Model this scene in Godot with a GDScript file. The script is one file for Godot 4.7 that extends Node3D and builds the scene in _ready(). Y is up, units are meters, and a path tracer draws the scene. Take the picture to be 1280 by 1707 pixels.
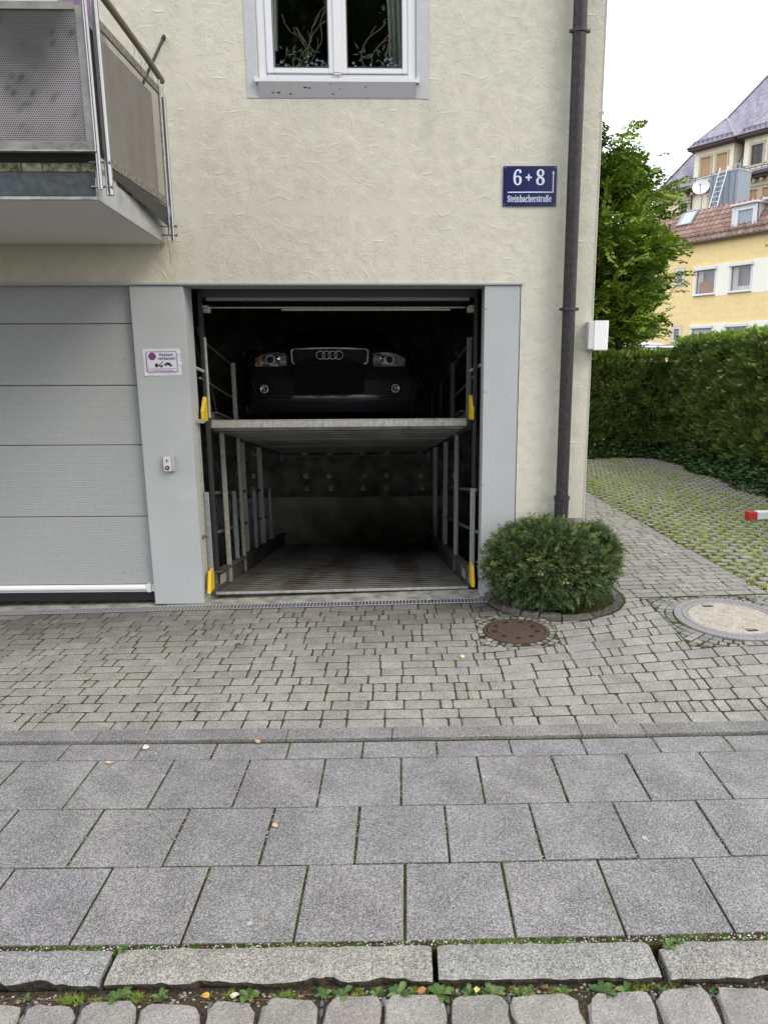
extends Node3D
# x right, y up, metres; the garage front is the plane z = 0 and the street lies towards +z.

var rng := RandomNumberGenerator.new()
var used := {}
var mats := {}

# ---------------------------------------------------------------- geometry collector
class G:
	var v := PackedVector3Array()
	var n := PackedVector3Array()
	var c := PackedColorArray()
	var u := PackedVector2Array()
	var col := Color(1, 1, 1)
	func _p(a: Vector3, na: Vector3, ua := Vector2.ZERO) -> void:
		v.push_back(a); n.push_back(na); c.push_back(col); u.push_back(ua)
	func tri(a: Vector3, b: Vector3, d: Vector3) -> void:
		var nn := (b - a).cross(d - a).normalized()
		_p(a, nn); _p(d, nn); _p(b, nn)
	func trin(a: Vector3, b: Vector3, d: Vector3, na: Vector3, nb: Vector3, nd: Vector3) -> void:
		_p(a, na); _p(d, nd); _p(b, nb)
	func quad(a: Vector3, b: Vector3, d: Vector3, e: Vector3) -> void:
		tri(a, b, d); tri(a, d, e)
	func quadn(a: Vector3, b: Vector3, d: Vector3, e: Vector3, na: Vector3, nb: Vector3, nd: Vector3, ne: Vector3) -> void:
		trin(a, b, d, na, nb, nd); trin(a, d, e, na, nd, ne)
	func quaduv(a: Vector3, b: Vector3, d: Vector3, e: Vector3, ua: Vector2, ub: Vector2, ud: Vector2, ue: Vector2, ca := Color.WHITE, cb := Color.WHITE, cd := Color.WHITE, ce := Color.WHITE) -> void:
		var nn := (b - a).cross(d - a).normalized()
		col = ca; _p(a, nn, ua); col = cd; _p(d, nn, ud); col = cb; _p(b, nn, ub)
		col = ca; _p(a, nn, ua); col = ce; _p(e, nn, ue); col = cd; _p(d, nn, ud)
		col = Color.WHITE
	func box(at: Vector3, s: Vector3, bev := 0.0, bs := Basis()) -> void:
		var h := s * 0.5
		bev = minf(bev, minf(h.x, minf(h.y, h.z)) * 0.9)
		var ax := [Vector3(1, 0, 0), Vector3(0, 1, 0), Vector3(0, 0, 1)]
		for k in 3:
			for sg in [1.0, -1.0]:
				var nn: Vector3 = ax[k] * sg
				var a: Vector3 = ax[(k + 1) % 3]
				var b: Vector3 = ax[(k + 2) % 3] * sg
				var ha: float = h[(k + 1) % 3] - bev
				var hb: float = h[(k + 2) % 3] - bev
				var o: Vector3 = nn * h[k]
				quad(at + bs * (o - a * ha - b * hb), at + bs * (o + a * ha - b * hb), at + bs * (o + a * ha + b * hb), at + bs * (o - a * ha + b * hb))
		if bev <= 0.0:
			return
		for k in 3:
			var i := (k + 1) % 3
			var j := (k + 2) % 3
			for si in [1.0, -1.0]:
				for sj in [1.0, -1.0]:
					var p: Vector3 = ax[i] * si * h[i] + ax[j] * sj * (h[j] - bev)
					var q: Vector3 = ax[i] * si * (h[i] - bev) + ax[j] * sj * h[j]
					var l: Vector3 = ax[k] * (h[k] - bev)
					if si * sj > 0: quad(at + bs * (p - l), at + bs * (q - l), at + bs * (q + l), at + bs * (p + l))
					else: quad(at + bs * (q - l), at + bs * (p - l), at + bs * (p + l), at + bs * (q + l))
		for sx in [1.0, -1.0]:
			for sy in [1.0, -1.0]:
				for sz in [1.0, -1.0]:
					var p := Vector3(sx * h.x, sy * (h.y - bev), sz * (h.z - bev))
					var q := Vector3(sx * (h.x - bev), sy * h.y, sz * (h.z - bev))
					var r := Vector3(sx * (h.x - bev), sy * (h.y - bev), sz * h.z)
					if sx * sy * sz > 0: tri(at + bs * p, at + bs * q, at + bs * r)
					else: tri(at + bs * p, at + bs * r, at + bs * q)
	func tube(pts: Array, r, seg := 8, cap := true) -> void:
		# r: one radius or one per point
		var rings := []
		var nrm := Vector3.UP
		for i in pts.size():
			var t: Vector3
			if i == 0: t = pts[1] - pts[0]
			elif i == pts.size() - 1: t = pts[i] - pts[i - 1]
			else: t = (pts[i + 1] - pts[i]).normalized() + (pts[i] - pts[i - 1]).normalized()
			t = t.normalized()
			if i == 0: nrm = Vector3.UP if absf(t.y) < 0.9 else Vector3.RIGHT
			nrm = (nrm - t * nrm.dot(t)).normalized()
			var b := t.cross(nrm)
			var rr: float = r[i] if r is Array else r
			var ring := []
			for k in seg:
				var a := TAU * k / seg
				var d := nrm * cos(a) + b * sin(a)
				ring.append([pts[i] + d * rr, d])
			rings.append(ring)
		for i in pts.size() - 1:
			for k in seg:
				var k2 := (k + 1) % seg
				var A = rings[i][k]; var B = rings[i][k2]; var C = rings[i + 1][k2]; var D = rings[i + 1][k]
				quadn(A[0], B[0], C[0], D[0], A[1], B[1], C[1], D[1])
		if cap:
			for k in range(1, seg - 1):
				tri(rings[0][0][0], rings[0][k + 1][0], rings[0][k][0])
				var z := pts.size() - 1
				tri(rings[z][0][0], rings[z][k][0], rings[z][k + 1][0])
	func lathe(prof: Array, seg: int, at := Vector3.ZERO, bs := Basis()) -> void:
		# prof: Vector2(radius, height) from bottom to top along y
		for i in prof.size() - 1:
			var p: Vector2 = prof[i]
			var q: Vector2 = prof[i + 1]
			var sl := Vector2(q.y - p.y, p.x - q.x).normalized()
			for k in seg:
				var a := TAU * k / seg
				var b := TAU * (k + 1) / seg
				var da := Vector3(cos(a), 0, -sin(a))
				var db := Vector3(cos(b), 0, -sin(b))
				var na := bs * (da * sl.x + Vector3.UP * sl.y)
				var nb := bs * (db * sl.x + Vector3.UP * sl.y)
				var A := at + bs * (da * p.x + Vector3.UP * p.y)
				var B := at + bs * (db * p.x + Vector3.UP * p.y)
				var C := at + bs * (db * q.x + Vector3.UP * q.y)
				var D := at + bs * (da * q.x + Vector3.UP * q.y)
				if p.x < 1e-5: trin(A, C, D, na, nb, na)
				elif q.x < 1e-5: trin(A, B, C, na, nb, nb)
				else: quadn(A, B, C, D, na, nb, nb, na)
	func poly_prism(poly: PackedVector2Array, base: float, tops: PackedFloat32Array, bev: float, inset := 1.0) -> void:
		# poly: (x, z); tops: height of each corner
		var m := poly.size()
		var area := 0.0
		for i in m: area += poly[i].cross(poly[(i + 1) % m])
		if area > 0:
			poly.reverse(); tops.reverse()
		var cen := Vector2.ZERO
		for p in poly: cen += p / m
		var inn := PackedVector2Array()
		for i in m:
			var e1 := (poly[i] - poly[(i + m - 1) % m]).normalized()
			var e2 := (poly[(i + 1) % m] - poly[i]).normalized()
			var n1 := Vector2(e1.y, -e1.x)
			var n2 := Vector2(e2.y, -e2.x)
			if n1.dot(cen - poly[i]) < 0: n1 = -n1
			if n2.dot(cen - poly[i]) < 0: n2 = -n2
			var bi := (n1 + n2)
			var l := maxf(0.35, bi.length_squared() * 0.5)
			inn.push_back(poly[i] + bi / l * bev * inset)
		var T := []
		var R := []
		var B := []
		for i in m:
			T.append(Vector3(inn[i].x, tops[i], inn[i].y))
			R.append(Vector3(poly[i].x, tops[i] - bev * 0.8, poly[i].y))
			B.append(Vector3(poly[i].x, base, poly[i].y))
		for i in range(1, m - 1): tri(T[0], T[i], T[i + 1])
		for i in m:
			var j := (i + 1) % m
			quad(R[i], R[j], T[j], T[i])
			quad(B[i], B[j], R[j], R[i])
	func extrude(poly: PackedVector2Array, z0: float, z1: float, xf := Transform3D()) -> void:
		# an outline in x, y between z0 (back) and z1 (front)
		if Geometry2D.is_polygon_clockwise(poly): poly.reverse()
		var ids := Geometry2D.triangulate_polygon(poly)
		for i in range(0, ids.size(), 3):
			var a := poly[ids[i]]; var b := poly[ids[i + 1]]; var d := poly[ids[i + 2]]
			if (b - a).cross(d - a) < 0:
				var t := b; b = d; d = t
			tri(xf * Vector3(a.x, a.y, z1), xf * Vector3(b.x, b.y, z1), xf * Vector3(d.x, d.y, z1))
			tri(xf * Vector3(a.x, a.y, z0), xf * Vector3(d.x, d.y, z0), xf * Vector3(b.x, b.y, z0))
		var m := poly.size()
		for i in m:
			var a := poly[i]; var b := poly[(i + 1) % m]
			quad(xf * Vector3(a.x, a.y, z0), xf * Vector3(b.x, b.y, z0), xf * Vector3(b.x, b.y, z1), xf * Vector3(a.x, a.y, z1))
	func holed(x0: float, x1: float, y0: float, y1: float, z: float, depth: float, holes: Array, back := true, step := 0.0, tone = null) -> void:
		# a wall in the x-y plane facing +z with openings [x0, x1, y0, y1] and their reveals
		var xs := [x0, x1]
		var ys := [y0, y1]
		for h in holes: xs.append_array([h[0], h[1]]); ys.append_array([h[2], h[3]])
		if step > 0.0:
			for i in int((x1 - x0) / step): xs.append(x0 + i * step)
			for i in int((y1 - y0) / step): ys.append(y0 + i * step)
		xs.sort(); ys.sort()
		for i in xs.size() - 1:
			for j in ys.size() - 1:
				var cx: float = (xs[i] + xs[i + 1]) * 0.5
				var cy: float = (ys[j] + ys[j + 1]) * 0.5
				if xs[i + 1] - xs[i] < 1e-5 or ys[j + 1] - ys[j] < 1e-5: continue
				var inside := cx < x0 or cx > x1 or cy < y0 or cy > y1
				for h in holes:
					if cx > h[0] and cx < h[1] and cy > h[2] and cy < h[3]: inside = true
				if inside: continue
				if tone != null:
					quaduv(Vector3(xs[i], ys[j], z), Vector3(xs[i + 1], ys[j], z), Vector3(xs[i + 1], ys[j + 1], z), Vector3(xs[i], ys[j + 1], z), Vector2.ZERO, Vector2.ZERO, Vector2.ZERO, Vector2.ZERO, tone.call(xs[i], ys[j]), tone.call(xs[i + 1], ys[j]), tone.call(xs[i + 1], ys[j + 1]), tone.call(xs[i], ys[j + 1]))
				else: quad(Vector3(xs[i], ys[j], z), Vector3(xs[i + 1], ys[j], z), Vector3(xs[i + 1], ys[j + 1], z), Vector3(xs[i], ys[j + 1], z))
				if back: quad(Vector3(xs[i + 1], ys[j], z - depth), Vector3(xs[i], ys[j], z - depth), Vector3(xs[i], ys[j + 1], z - depth), Vector3(xs[i + 1], ys[j + 1], z - depth))
		for h in holes:
			var d := z - depth
			quad(Vector3(h[0], h[2], d), Vector3(h[0], h[2], z), Vector3(h[0], h[3], z), Vector3(h[0], h[3], d)) if false else quad(Vector3(h[0], h[2], z), Vector3(h[0], h[2], d), Vector3(h[0], h[3], d), Vector3(h[0], h[3], z))
			quad(Vector3(h[1], h[2], d), Vector3(h[1], h[2], z), Vector3(h[1], h[3], z), Vector3(h[1], h[3], d))
			quad(Vector3(h[0], h[2], z), Vector3(h[1], h[2], z), Vector3(h[1], h[2], d), Vector3(h[0], h[2], d))
			quad(Vector3(h[0], h[3], d), Vector3(h[1], h[3], d), Vector3(h[1], h[3], z), Vector3(h[0], h[3], z))
	func mesh() -> ArrayMesh:
		var a := []
		a.resize(Mesh.ARRAY_MAX)
		a[Mesh.ARRAY_VERTEX] = v; a[Mesh.ARRAY_NORMAL] = n; a[Mesh.ARRAY_COLOR] = c; a[Mesh.ARRAY_TEX_UV] = u
		var m := ArrayMesh.new()
		m.add_surface_from_arrays(Mesh.PRIMITIVE_TRIANGLES, a)
		return m

# ---------------------------------------------------------------- naming
func numbered(parent: Node, called: String) -> String:
	var k := str(parent.get_instance_id()) + called
	var i: int = used.get(k, 0)
	used[k] = i + 1
	return called if i == 0 else "%s_%03d" % [called, i]

func thing(called: String, label: String, category: String, at := Vector3.ZERO, turn := 0.0, group := "") -> Node3D:
	var o := Node3D.new()
	o.name = numbered(self, called)
	add_child(o, true)
	o.position = at
	o.rotation.y = turn
	tag(o, label, category, group)
	return o

func tag(o: Node, label: String, category: String, group := "") -> void:
	o.set_meta("label", label)
	o.set_meta("category", category)
	if group: o.set_meta("group", group)

func struct(called: String) -> Node3D:
	var o := Node3D.new()
	o.name = numbered(self, called)
	add_child(o, true)
	o.set_meta("kind", "structure")
	return o

func part(called: String, g, m: Material, parent: Node = self, xf := Transform3D()) -> MeshInstance3D:
	var o := MeshInstance3D.new()
	o.mesh = g.mesh() if g is G else g
	o.material_override = m
	o.name = numbered(parent, called)
	parent.add_child(o, true)
	o.transform = xf
	return o

func stuff(o: Node) -> Node:
	o.set_meta("kind", "stuff")
	return o

func scatter(called: String, mesh: Mesh, m: Material, xfs: Array, cols: Array, parent: Node) -> MultiMeshInstance3D:
	var mm := MultiMesh.new()
	mm.transform_format = MultiMesh.TRANSFORM_3D
	mm.use_colors = true
	mm.mesh = mesh
	mm.instance_count = xfs.size()
	for i in xfs.size():
		mm.set_instance_transform(i, xfs[i])
		mm.set_instance_color(i, cols[i])
	var o := MultiMeshInstance3D.new()
	o.multimesh = mm
	o.material_override = m
	o.name = numbered(parent, called)
	parent.add_child(o, true)
	o.set_meta("kind", "stuff")
	return o

# ---------------------------------------------------------------- materials
func lin(r: float, g: float, b: float) -> Color:
	return Color(r, g, b).linear_to_srgb()

func mat(r: float, g: float, b: float, rough := 0.8, metal := 0.0) -> StandardMaterial3D:
	var k := "%f %f %f %f %f" % [r, g, b, rough, metal]
	if mats.has(k): return mats[k]
	var m := StandardMaterial3D.new()
	m.albedo_color = lin(r, g, b)
	m.roughness = rough
	m.metallic = metal
	m.metallic_specular = 0.4
	m.vertex_color_use_as_albedo = true
	mats[k] = m
	return m

func surf(base: Color, rough: float, albedo: Texture2D, normal: Texture2D, metres: float, nscale := 1.0, world := true, metal := 0.0) -> StandardMaterial3D:
	# a triplanar material whose textures repeat every «metres»
	var m := StandardMaterial3D.new()
	m.albedo_color = base
	m.roughness = rough
	m.metallic = metal
	m.metallic_specular = 0.35
	m.albedo_texture = albedo
	if normal:
		m.normal_enabled = true
		m.normal_texture = normal
		m.normal_scale = nscale
	m.uv1_triplanar = true
	m.uv1_world_triplanar = world
	m.uv1_scale = Vector3.ONE / metres
	m.vertex_color_use_as_albedo = true
	return m

func fnl(sd: int, f: float, oct := 4, type := FastNoiseLite.TYPE_SIMPLEX_SMOOTH) -> FastNoiseLite:
	var n := FastNoiseLite.new()
	n.seed = sd
	n.frequency = f
	n.noise_type = type
	n.fractal_octaves = oct
	return n

func noise_tex(sd: int, f: float, stops: Array, oct := 4, size := 512, type := FastNoiseLite.TYPE_SIMPLEX_SMOOTH) -> NoiseTexture2D:
	var t := NoiseTexture2D.new()
	t.width = size; t.height = size
	t.seamless = true
	t.noise = fnl(sd, f, oct, type)
	var gr := Gradient.new()
	gr.offsets = PackedFloat32Array(stops.map(func(s): return s[0]))
	gr.colors = PackedColorArray(stops.map(func(s): return s[1]))
	t.color_ramp = gr
	return t

func norm_tex(sd: int, f: float, strength := 4.0, oct := 4, size := 512, type := FastNoiseLite.TYPE_SIMPLEX_SMOOTH) -> NoiseTexture2D:
	var t := NoiseTexture2D.new()
	t.width = size; t.height = size
	t.seamless = true
	t.as_normal_map = true
	t.bump_strength = strength
	t.noise = fnl(sd, f, oct, type)
	return t

func gray(x: float) -> Color:
	return Color(x, x, x)

func speckle(sd: int, size: int, lo: float, hi: float, warm := 0.0, big := 0.5) -> ImageTexture:
	# grains of two sizes and slow blotches, as in washed concrete
	var r := RandomNumberGenerator.new()
	r.seed = sd
	var slow := fnl(sd + 1, 0.011, 3)
	var im := Image.create(size, size, false, Image.FORMAT_RGB8)
	var coarse := PackedFloat32Array()
	var hs := size / 2
	coarse.resize(hs * hs)
	for i in hs * hs: coarse[i] = r.randf()
	for y in size:
		for x in size:
			var a := coarse[(y / 2) * hs + x / 2]
			var t := a * big + r.randf() * (1.0 - big)
			var ty := TAU * y / size
			var tx := TAU * x / size
			var s := slow.get_noise_3d(cos(tx) * 60.0, sin(tx) * 60.0 + cos(ty) * 60.0, sin(ty) * 60.0)
			var k := clampf(lerpf(lo, hi, t) + s * 0.10, 0.0, 1.0)
			im.set_pixel(x, y, Color(k, k * (1.0 - warm * 0.5), k * (1.0 - warm)))
	return ImageTexture.create_from_image(im)

func stucco() -> Array:
	# trowelled scratch plaster: [normal map, colour map]
	var S := 1024
	var r := RandomNumberGenerator.new()
	r.seed = 77
	var h := PackedFloat32Array()
	h.resize(S * S)
	var n1 := fnl(5, 0.16, 3)
	var n2 := fnl(6, 0.045, 3)
	var n3 := fnl(9, 0.02, 2)
	var n4 := fnl(10, 0.009, 2)
	for y in S:
		for x in S:
			var ly := mini(y, S - y) ; var lx := mini(x, S - x)
			var edge := clampf(mini(lx, ly) / 40.0, 0.0, 1.0)
			var m := clampf(n3.get_noise_2d(x, y) * 2.2 + 0.55, 0.15, 1.0)
			h[y * S + x] = (n1.get_noise_2d(x * 1.7, y * 1.7) * 1.05 * m + n2.get_noise_2d(x, y) * 0.45 + n4.get_noise_2d(x, y) * 0.9) * edge
	for k in 430:
		var p := Vector2(r.randf() * S, r.randf() * S)
		if n3.get_noise_2d(p.x * 0.4, p.y * 0.4) < -0.12: continue
		var a := r.randf() * TAU if r.randf() < 0.5 else r.randf_range(-0.7, 0.5)
		var bend := r.randf_range(-0.010, 0.010)
		var len := int(r.randf_range(24, 130))
		var w := r.randf_range(1.0, 2.0)
		var amp := 0.2 + 1.5 * pow(r.randf(), 2.6)
		var side := 1.0 if r.randf() < 0.5 else -1.0
		for i in len:
			a += bend
			p += Vector2(cos(a), sin(a))
			var f := sin(PI * i / len) * amp
			var nx := -sin(a) * side
			var ny := cos(a) * side
			for d in range(-2, 16):
				var q := p + Vector2(nx, ny) * d
				var X := posmod(int(q.x), S)
				var Y := posmod(int(q.y), S)
				var g := 0.0
				if d <= 0: g = exp(-d * d / (w * 0.5))
				else: g = exp(-d * 0.22)
				h[Y * S + X] = maxf(h[Y * S + X], h[Y * S + X] * 0.6 + f * g)
	var nm := Image.create(S, S, false, Image.FORMAT_RGB8)
	var cm := Image.create(S, S, false, Image.FORMAT_RGB8)
	for y in S:
		for x in S:
			var c := h[y * S + x]
			var dx := h[y * S + (x + 1) % S] - h[y * S + (x + S - 1) % S]
			var dy := h[((y + 1) % S) * S + x] - h[((y + S - 1) % S) * S + x]
			var nn := Vector3(-dx * 0.8, dy * 0.8, 1.0).normalized()
			nm.set_pixel(x, y, Color(nn.x * 0.5 + 0.5, nn.y * 0.5 + 0.5, nn.z * 0.5 + 0.5))
			var t := clampf(0.93 + clampf(c, -1.5, 1.2) * 0.035, 0.0, 1.0)
			cm.set_pixel(x, y, Color(t, t, t))
	return [ImageTexture.create_from_image(nm), ImageTexture.create_from_image(cm)]

var m_wall; var m_plain; var m_slab; var m_granite; var m_brick; var m_bed; var m_cobble; var m_conc; var m_grey; var m_door
var m_alu; var m_galv; var m_steel; var m_pvc; var m_glass; var m_dark; var m_soil; var m_perf; var m_leaf; var m_bark; var m_iron; var m_rust; var m_yellow; var m_pipe
var m_dirtmetal; var m_interior; var m_lowwall; var m_black; var m_steelpost

func make_materials() -> void:
	var st := stucco()
	m_wall = surf(lin(0.71, 0.685, 0.575), 0.93, st[1], st[0], 1.5, 1.0)
	m_plain = surf(lin(0.50, 0.505, 0.52), 0.9, noise_tex(3, 0.01, [[0.0, gray(0.95)], [1.0, gray(1.0)]]), norm_tex(4, 0.12, 1.5), 0.5, 0.25)
	var spk := speckle(11, 512, 0.44, 1.06, 0.0, 0.7)
	var rough_n := norm_tex(12, 0.19, 5.0, 3)
	m_slab = surf(lin(0.388, 0.380, 0.376), 0.86, spk, rough_n, 0.95, 0.5)
	m_brick = surf(lin(0.49, 0.476, 0.455), 0.9, speckle(21, 512, 0.52, 1.04, 0.02, 0.7), rough_n, 0.85, 0.6)
	m_granite = surf(lin(0.46, 0.45, 0.43), 0.82, speckle(31, 512, 0.45, 1.08, 0.02, 0.7), norm_tex(32, 0.05, 7.0, 5), 0.9, 0.8)
	m_cobble = surf(lin(0.42, 0.41, 0.395), 0.8, speckle(41, 512, 0.55, 1.05, 0.03, 0.6), norm_tex(42, 0.045, 6.0, 5), 0.6, 0.8)
	m_conc = surf(lin(0.40, 0.385, 0.34), 0.9, noise_tex(51, 0.02, [[0.0, gray(0.62)], [0.5, gray(0.86)], [1.0, gray(1.0)]], 6), norm_tex(52, 0.09, 3.0), 1.6, 0.5)
	m_bed = surf(lin(0.105, 0.092, 0.058), 0.95, noise_tex(61, 0.02, [[0.0, Color(0.55, 0.46, 0.36)], [0.42, Color(0.7, 0.62, 0.45)], [0.58, Color(0.62, 0.85, 0.28)], [1.0, Color(0.55, 1.0, 0.2)]], 5), norm_tex(62, 0.16, 8.0), 0.7, 1.0)
	m_soil = surf(lin(0.105, 0.08, 0.055), 0.97, noise_tex(63, 0.05, [[0.0, gray(0.4)], [0.5, gray(0.8)], [1.0, Color(1, 0.92, 0.8)]], 6), norm_tex(64, 0.12, 10.0), 0.4, 1.0)
	m_grey = surf(lin(0.415, 0.432, 0.435), 0.45, noise_tex(71, 0.006, [[0.0, gray(0.965)], [1.0, gray(1.0)]], 3), null, 1.4)
	m_door = door_material()
	m_alu = surf(lin(0.62, 0.61, 0.58), 0.42, noise_tex(81, 0.02, [[0.0, gray(0.62)], [0.5, gray(0.85)], [1.0, gray(1.0)]], 5), null, 0.8, 1.0, true, 0.6)
	m_dirtmetal = surf(lin(0.34, 0.335, 0.315), 0.5, noise_tex(82, 0.012, [[0.0, Color(0.45, 0.43, 0.38)], [0.3, gray(0.8)], [1.0, gray(1.0)]], 5), null, 1.1, 0.3, true, 0.3)
	m_steel = mat(0.36, 0.36, 0.355, 0.25, 0.9)
	m_galv = surf(lin(0.52, 0.50, 0.44), 0.5, noise_tex(84, 0.02, [[0.0, gray(0.82)], [1.0, gray(1.0)]], 4), null, 0.6, 1.0, true, 0.45)
	m_steelpost = surf(lin(0.40, 0.42, 0.44), 0.5, noise_tex(85, 0.02, [[0.0, gray(0.82)], [1.0, gray(1.0)]], 4), null, 0.6, 1.0, true, 0.5)
	m_pvc = mat(0.68, 0.69, 0.71, 0.35)
	m_glass = StandardMaterial3D.new()
	m_glass.transparency = BaseMaterial3D.TRANSPARENCY_ALPHA
	m_glass.albedo_color = Color(0.02, 0.025, 0.025, 0.06)
	m_glass.roughness = 0.02
	m_dark = mat(0.03, 0.03, 0.032, 0.7)
	m_black = mat(0.012, 0.012, 0.013, 0.6)
	m_pipe = surf(lin(0.062, 0.056, 0.058), 0.5, noise_tex(91, 0.02, [[0.0, gray(0.7)], [1.0, gray(1.0)]], 5), null, 0.6, 1.0, true, 0.2)
	m_iron = surf(lin(0.40, 0.395, 0.405), 0.6, noise_tex(92, 0.04, [[0.0, Color(0.68, 0.65, 0.63)], [1.0, gray(1.0)]], 5), norm_tex(93, 0.1, 3.0), 0.4, 0.5, true, 0.3)
	m_rust = surf(lin(0.165, 0.105, 0.088), 0.75, noise_tex(94, 0.04, [[0.0, gray(0.6)], [1.0, gray(1.0)]], 5), norm_tex(95, 0.1, 4.0), 0.3, 0.6, true, 0.2)
	m_yellow = surf(lin(0.75, 0.50, 0.03), 0.5, noise_tex(96, 0.03, [[0.0, gray(0.72)], [0.4, gray(0.95)], [1.0, gray(1.0)]], 4), null, 0.3)
	m_interior = surf(lin(0.42, 0.40, 0.35), 0.92, noise_tex(97, 0.012, [[0.0, gray(0.6)], [1.0, gray(1.0)]], 5), norm_tex(98, 0.05, 3.0), 2.2, 0.4)
	m_lowwall = surf(lin(0.78, 0.76, 0.68), 0.92, noise_tex(99, 0.008, [[0.0, gray(0.75)], [1.0, gray(1.0)]], 3), norm_tex(98, 0.05, 3.0), 2.0, 0.4)
	m_leaf = StandardMaterial3D.new()
	m_leaf.albedo_color = Color(1, 1, 1)
	m_leaf.vertex_color_use_as_albedo = true
	m_leaf.roughness = 0.55
	m_leaf.metallic_specular = 0.3
	m_leaf.backlight_enabled = true
	m_leaf.backlight = Color(0.26, 0.32, 0.08)
	m_bark = surf(lin(0.11, 0.095, 0.075), 0.95, noise_tex(101, 0.05, [[0.0, gray(0.5)], [1.0, gray(1.0)]], 5), norm_tex(102, 0.08, 8.0), 0.5, 1.0)

func door_material() -> StandardMaterial3D:
	# fine horizontal ribs pressed into the sheet, 9 mm apart
	var im := Image.create(64, 256, false, Image.FORMAT_RGB8)
	for y in 256:
		var ph := fposmod(y / 16.0, 1.0)
		var s := 0.0
		if ph < 0.22: s = 0.42
		elif ph > 0.5 and ph < 0.72: s = -0.42
		var nn := Vector3(0, s, 1).normalized()
		for x in 64: im.set_pixel(x, y, Color(0.5, nn.y * 0.5 + 0.5, nn.z * 0.5 + 0.5))
	var m := surf(lin(0.345, 0.36, 0.357), 0.5, noise_tex(73, 0.006, [[0.0, gray(0.97)], [1.0, gray(1.0)]], 3), null, 1.0)
	m.normal_enabled = true
	m.normal_texture = ImageTexture.create_from_image(im)
	m.normal_scale = 0.6
	m.uv1_scale = Vector3(4.6, 4.6, 4.6)
	return m

# ---------------------------------------------------------------- ground level
func gy(x: float, z: float) -> float:
	# the yard is level at the pavement and tips gently up to the right along the garage
	var k := clampf((2.0 - z) / 1.8, 0.0, 1.0)
	return 0.018 * clampf(x + 0.3, -4.0, 3.2) * k * k * (3.0 - 2.0 * k)

# ---------------------------------------------------------------- start
func _ready() -> void:
	rng.seed = 4242
	camera_and_light()
	make_materials()
	build_ground()
	build_pavement()
	build_driveway()
	build_parking()
	build_house()
	build_window()
	build_garage_interior()
	build_balcony()
	build_lift()
	build_car()
	build_wall_things()
	build_bush()
	build_covers()
	build_hedges()
	build_tree()
	build_yellow_house()
	build_old_house()
	build_street_side()
	build_small_things()

func camera_and_light() -> void:
	var cam := Camera3D.new()
	cam.name = "camera"
	add_child(cam)
	cam.transform = Transform3D(Basis(Vector3.UP, deg_to_rad(-1.241)) * Basis(Vector3.RIGHT, deg_to_rad(-11.856)) * Basis(Vector3.BACK, deg_to_rad(-0.14)), Vector3(0, 1.9, 5.55))
	cam.projection = Camera3D.PROJECTION_FRUSTUM
	cam.near = 0.05
	cam.far = 600.0
	cam.size = 0.05 * 2.0 * 853.5 / 1183.0
	cam.frustum_offset = Vector2(-0.05 * 60.0 / 1183.0, 0)
	cam.current = true
	var we := WorldEnvironment.new()
	we.name = "world_environment"
	add_child(we)
	var e := Environment.new()
	we.environment = e
	e.background_mode = Environment.BG_SKY
	var sm := ProceduralSkyMaterial.new()
	sm.sky_top_color = Color(0.93, 0.95, 0.99)
	sm.sky_horizon_color = Color(0.97, 0.98, 1.0)
	sm.sky_curve = 0.2
	sm.sky_energy_multiplier = 1.25
	sm.ground_bottom_color = Color(0.35, 0.35, 0.33)
	sm.ground_horizon_color = Color(0.6, 0.6, 0.6)
	sm.sun_angle_max = 1.0
	var sky := Sky.new()
	sky.sky_material = sm
	e.sky = sky
	e.tonemap_mode = Environment.TONE_MAPPER_LINEAR
	e.tonemap_exposure = 1.45
	e.sdfgi_enabled = true
	e.ssao_enabled = true
	e.ssil_enabled = true
	var sun := DirectionalLight3D.new()
	sun.name = "sun"
	add_child(sun)
	sun.light_energy = 0.5
	sun.light_color = Color(1.0, 0.97, 0.92)
	sun.light_angular_distance = 25.0
	sun.shadow_enabled = true
	sun.look_at_from_position(Vector3(8, 8.5, 5.5), Vector3.ZERO)

# ---------------------------------------------------------------- paving
func flat_tops(poly: PackedVector2Array, lift: float, tilt := 0.0) -> PackedFloat32Array:
	var t := PackedFloat32Array()
	var a := rng.randf_range(-tilt, tilt)
	var b := rng.randf_range(-tilt, tilt)
	var c := poly[0]
	for p in poly: t.push_back(gy(p.x, p.y) + lift + (p.x - c.x) * a + (p.y - c.y) * b)
	return t

func build_ground() -> void:
	var s := struct("ground")
	var g := G.new()
	var H := 300.0
	# one sheet with an opening where the car pit goes down
	var y := -0.13
	var px0 := -4.3; var px1 := 1.30; var pz0 := -6.55; var pz1 := -0.18
	g.quad(Vector3(-H, y, H), Vector3(H, y, H), Vector3(H, y, pz1), Vector3(-H, y, pz1))
	g.quad(Vector3(-H, y, pz0), Vector3(H, y, pz0), Vector3(H, y, -H), Vector3(-H, y, -H))
	g.quad(Vector3(-H, y, pz1), Vector3(px0, y, pz1), Vector3(px0, y, pz0), Vector3(-H, y, pz0))
	g.quad(Vector3(px1, y, pz1), Vector3(H, y, pz1), Vector3(H, y, pz0), Vector3(px1, y, pz0))
	part("soil", g, surf(lin(0.10, 0.10, 0.06), 0.95, noise_tex(111, 0.02, [[0.0, gray(0.6)], [1.0, gray(1.0)]], 5), null, 3.0), s)

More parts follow.
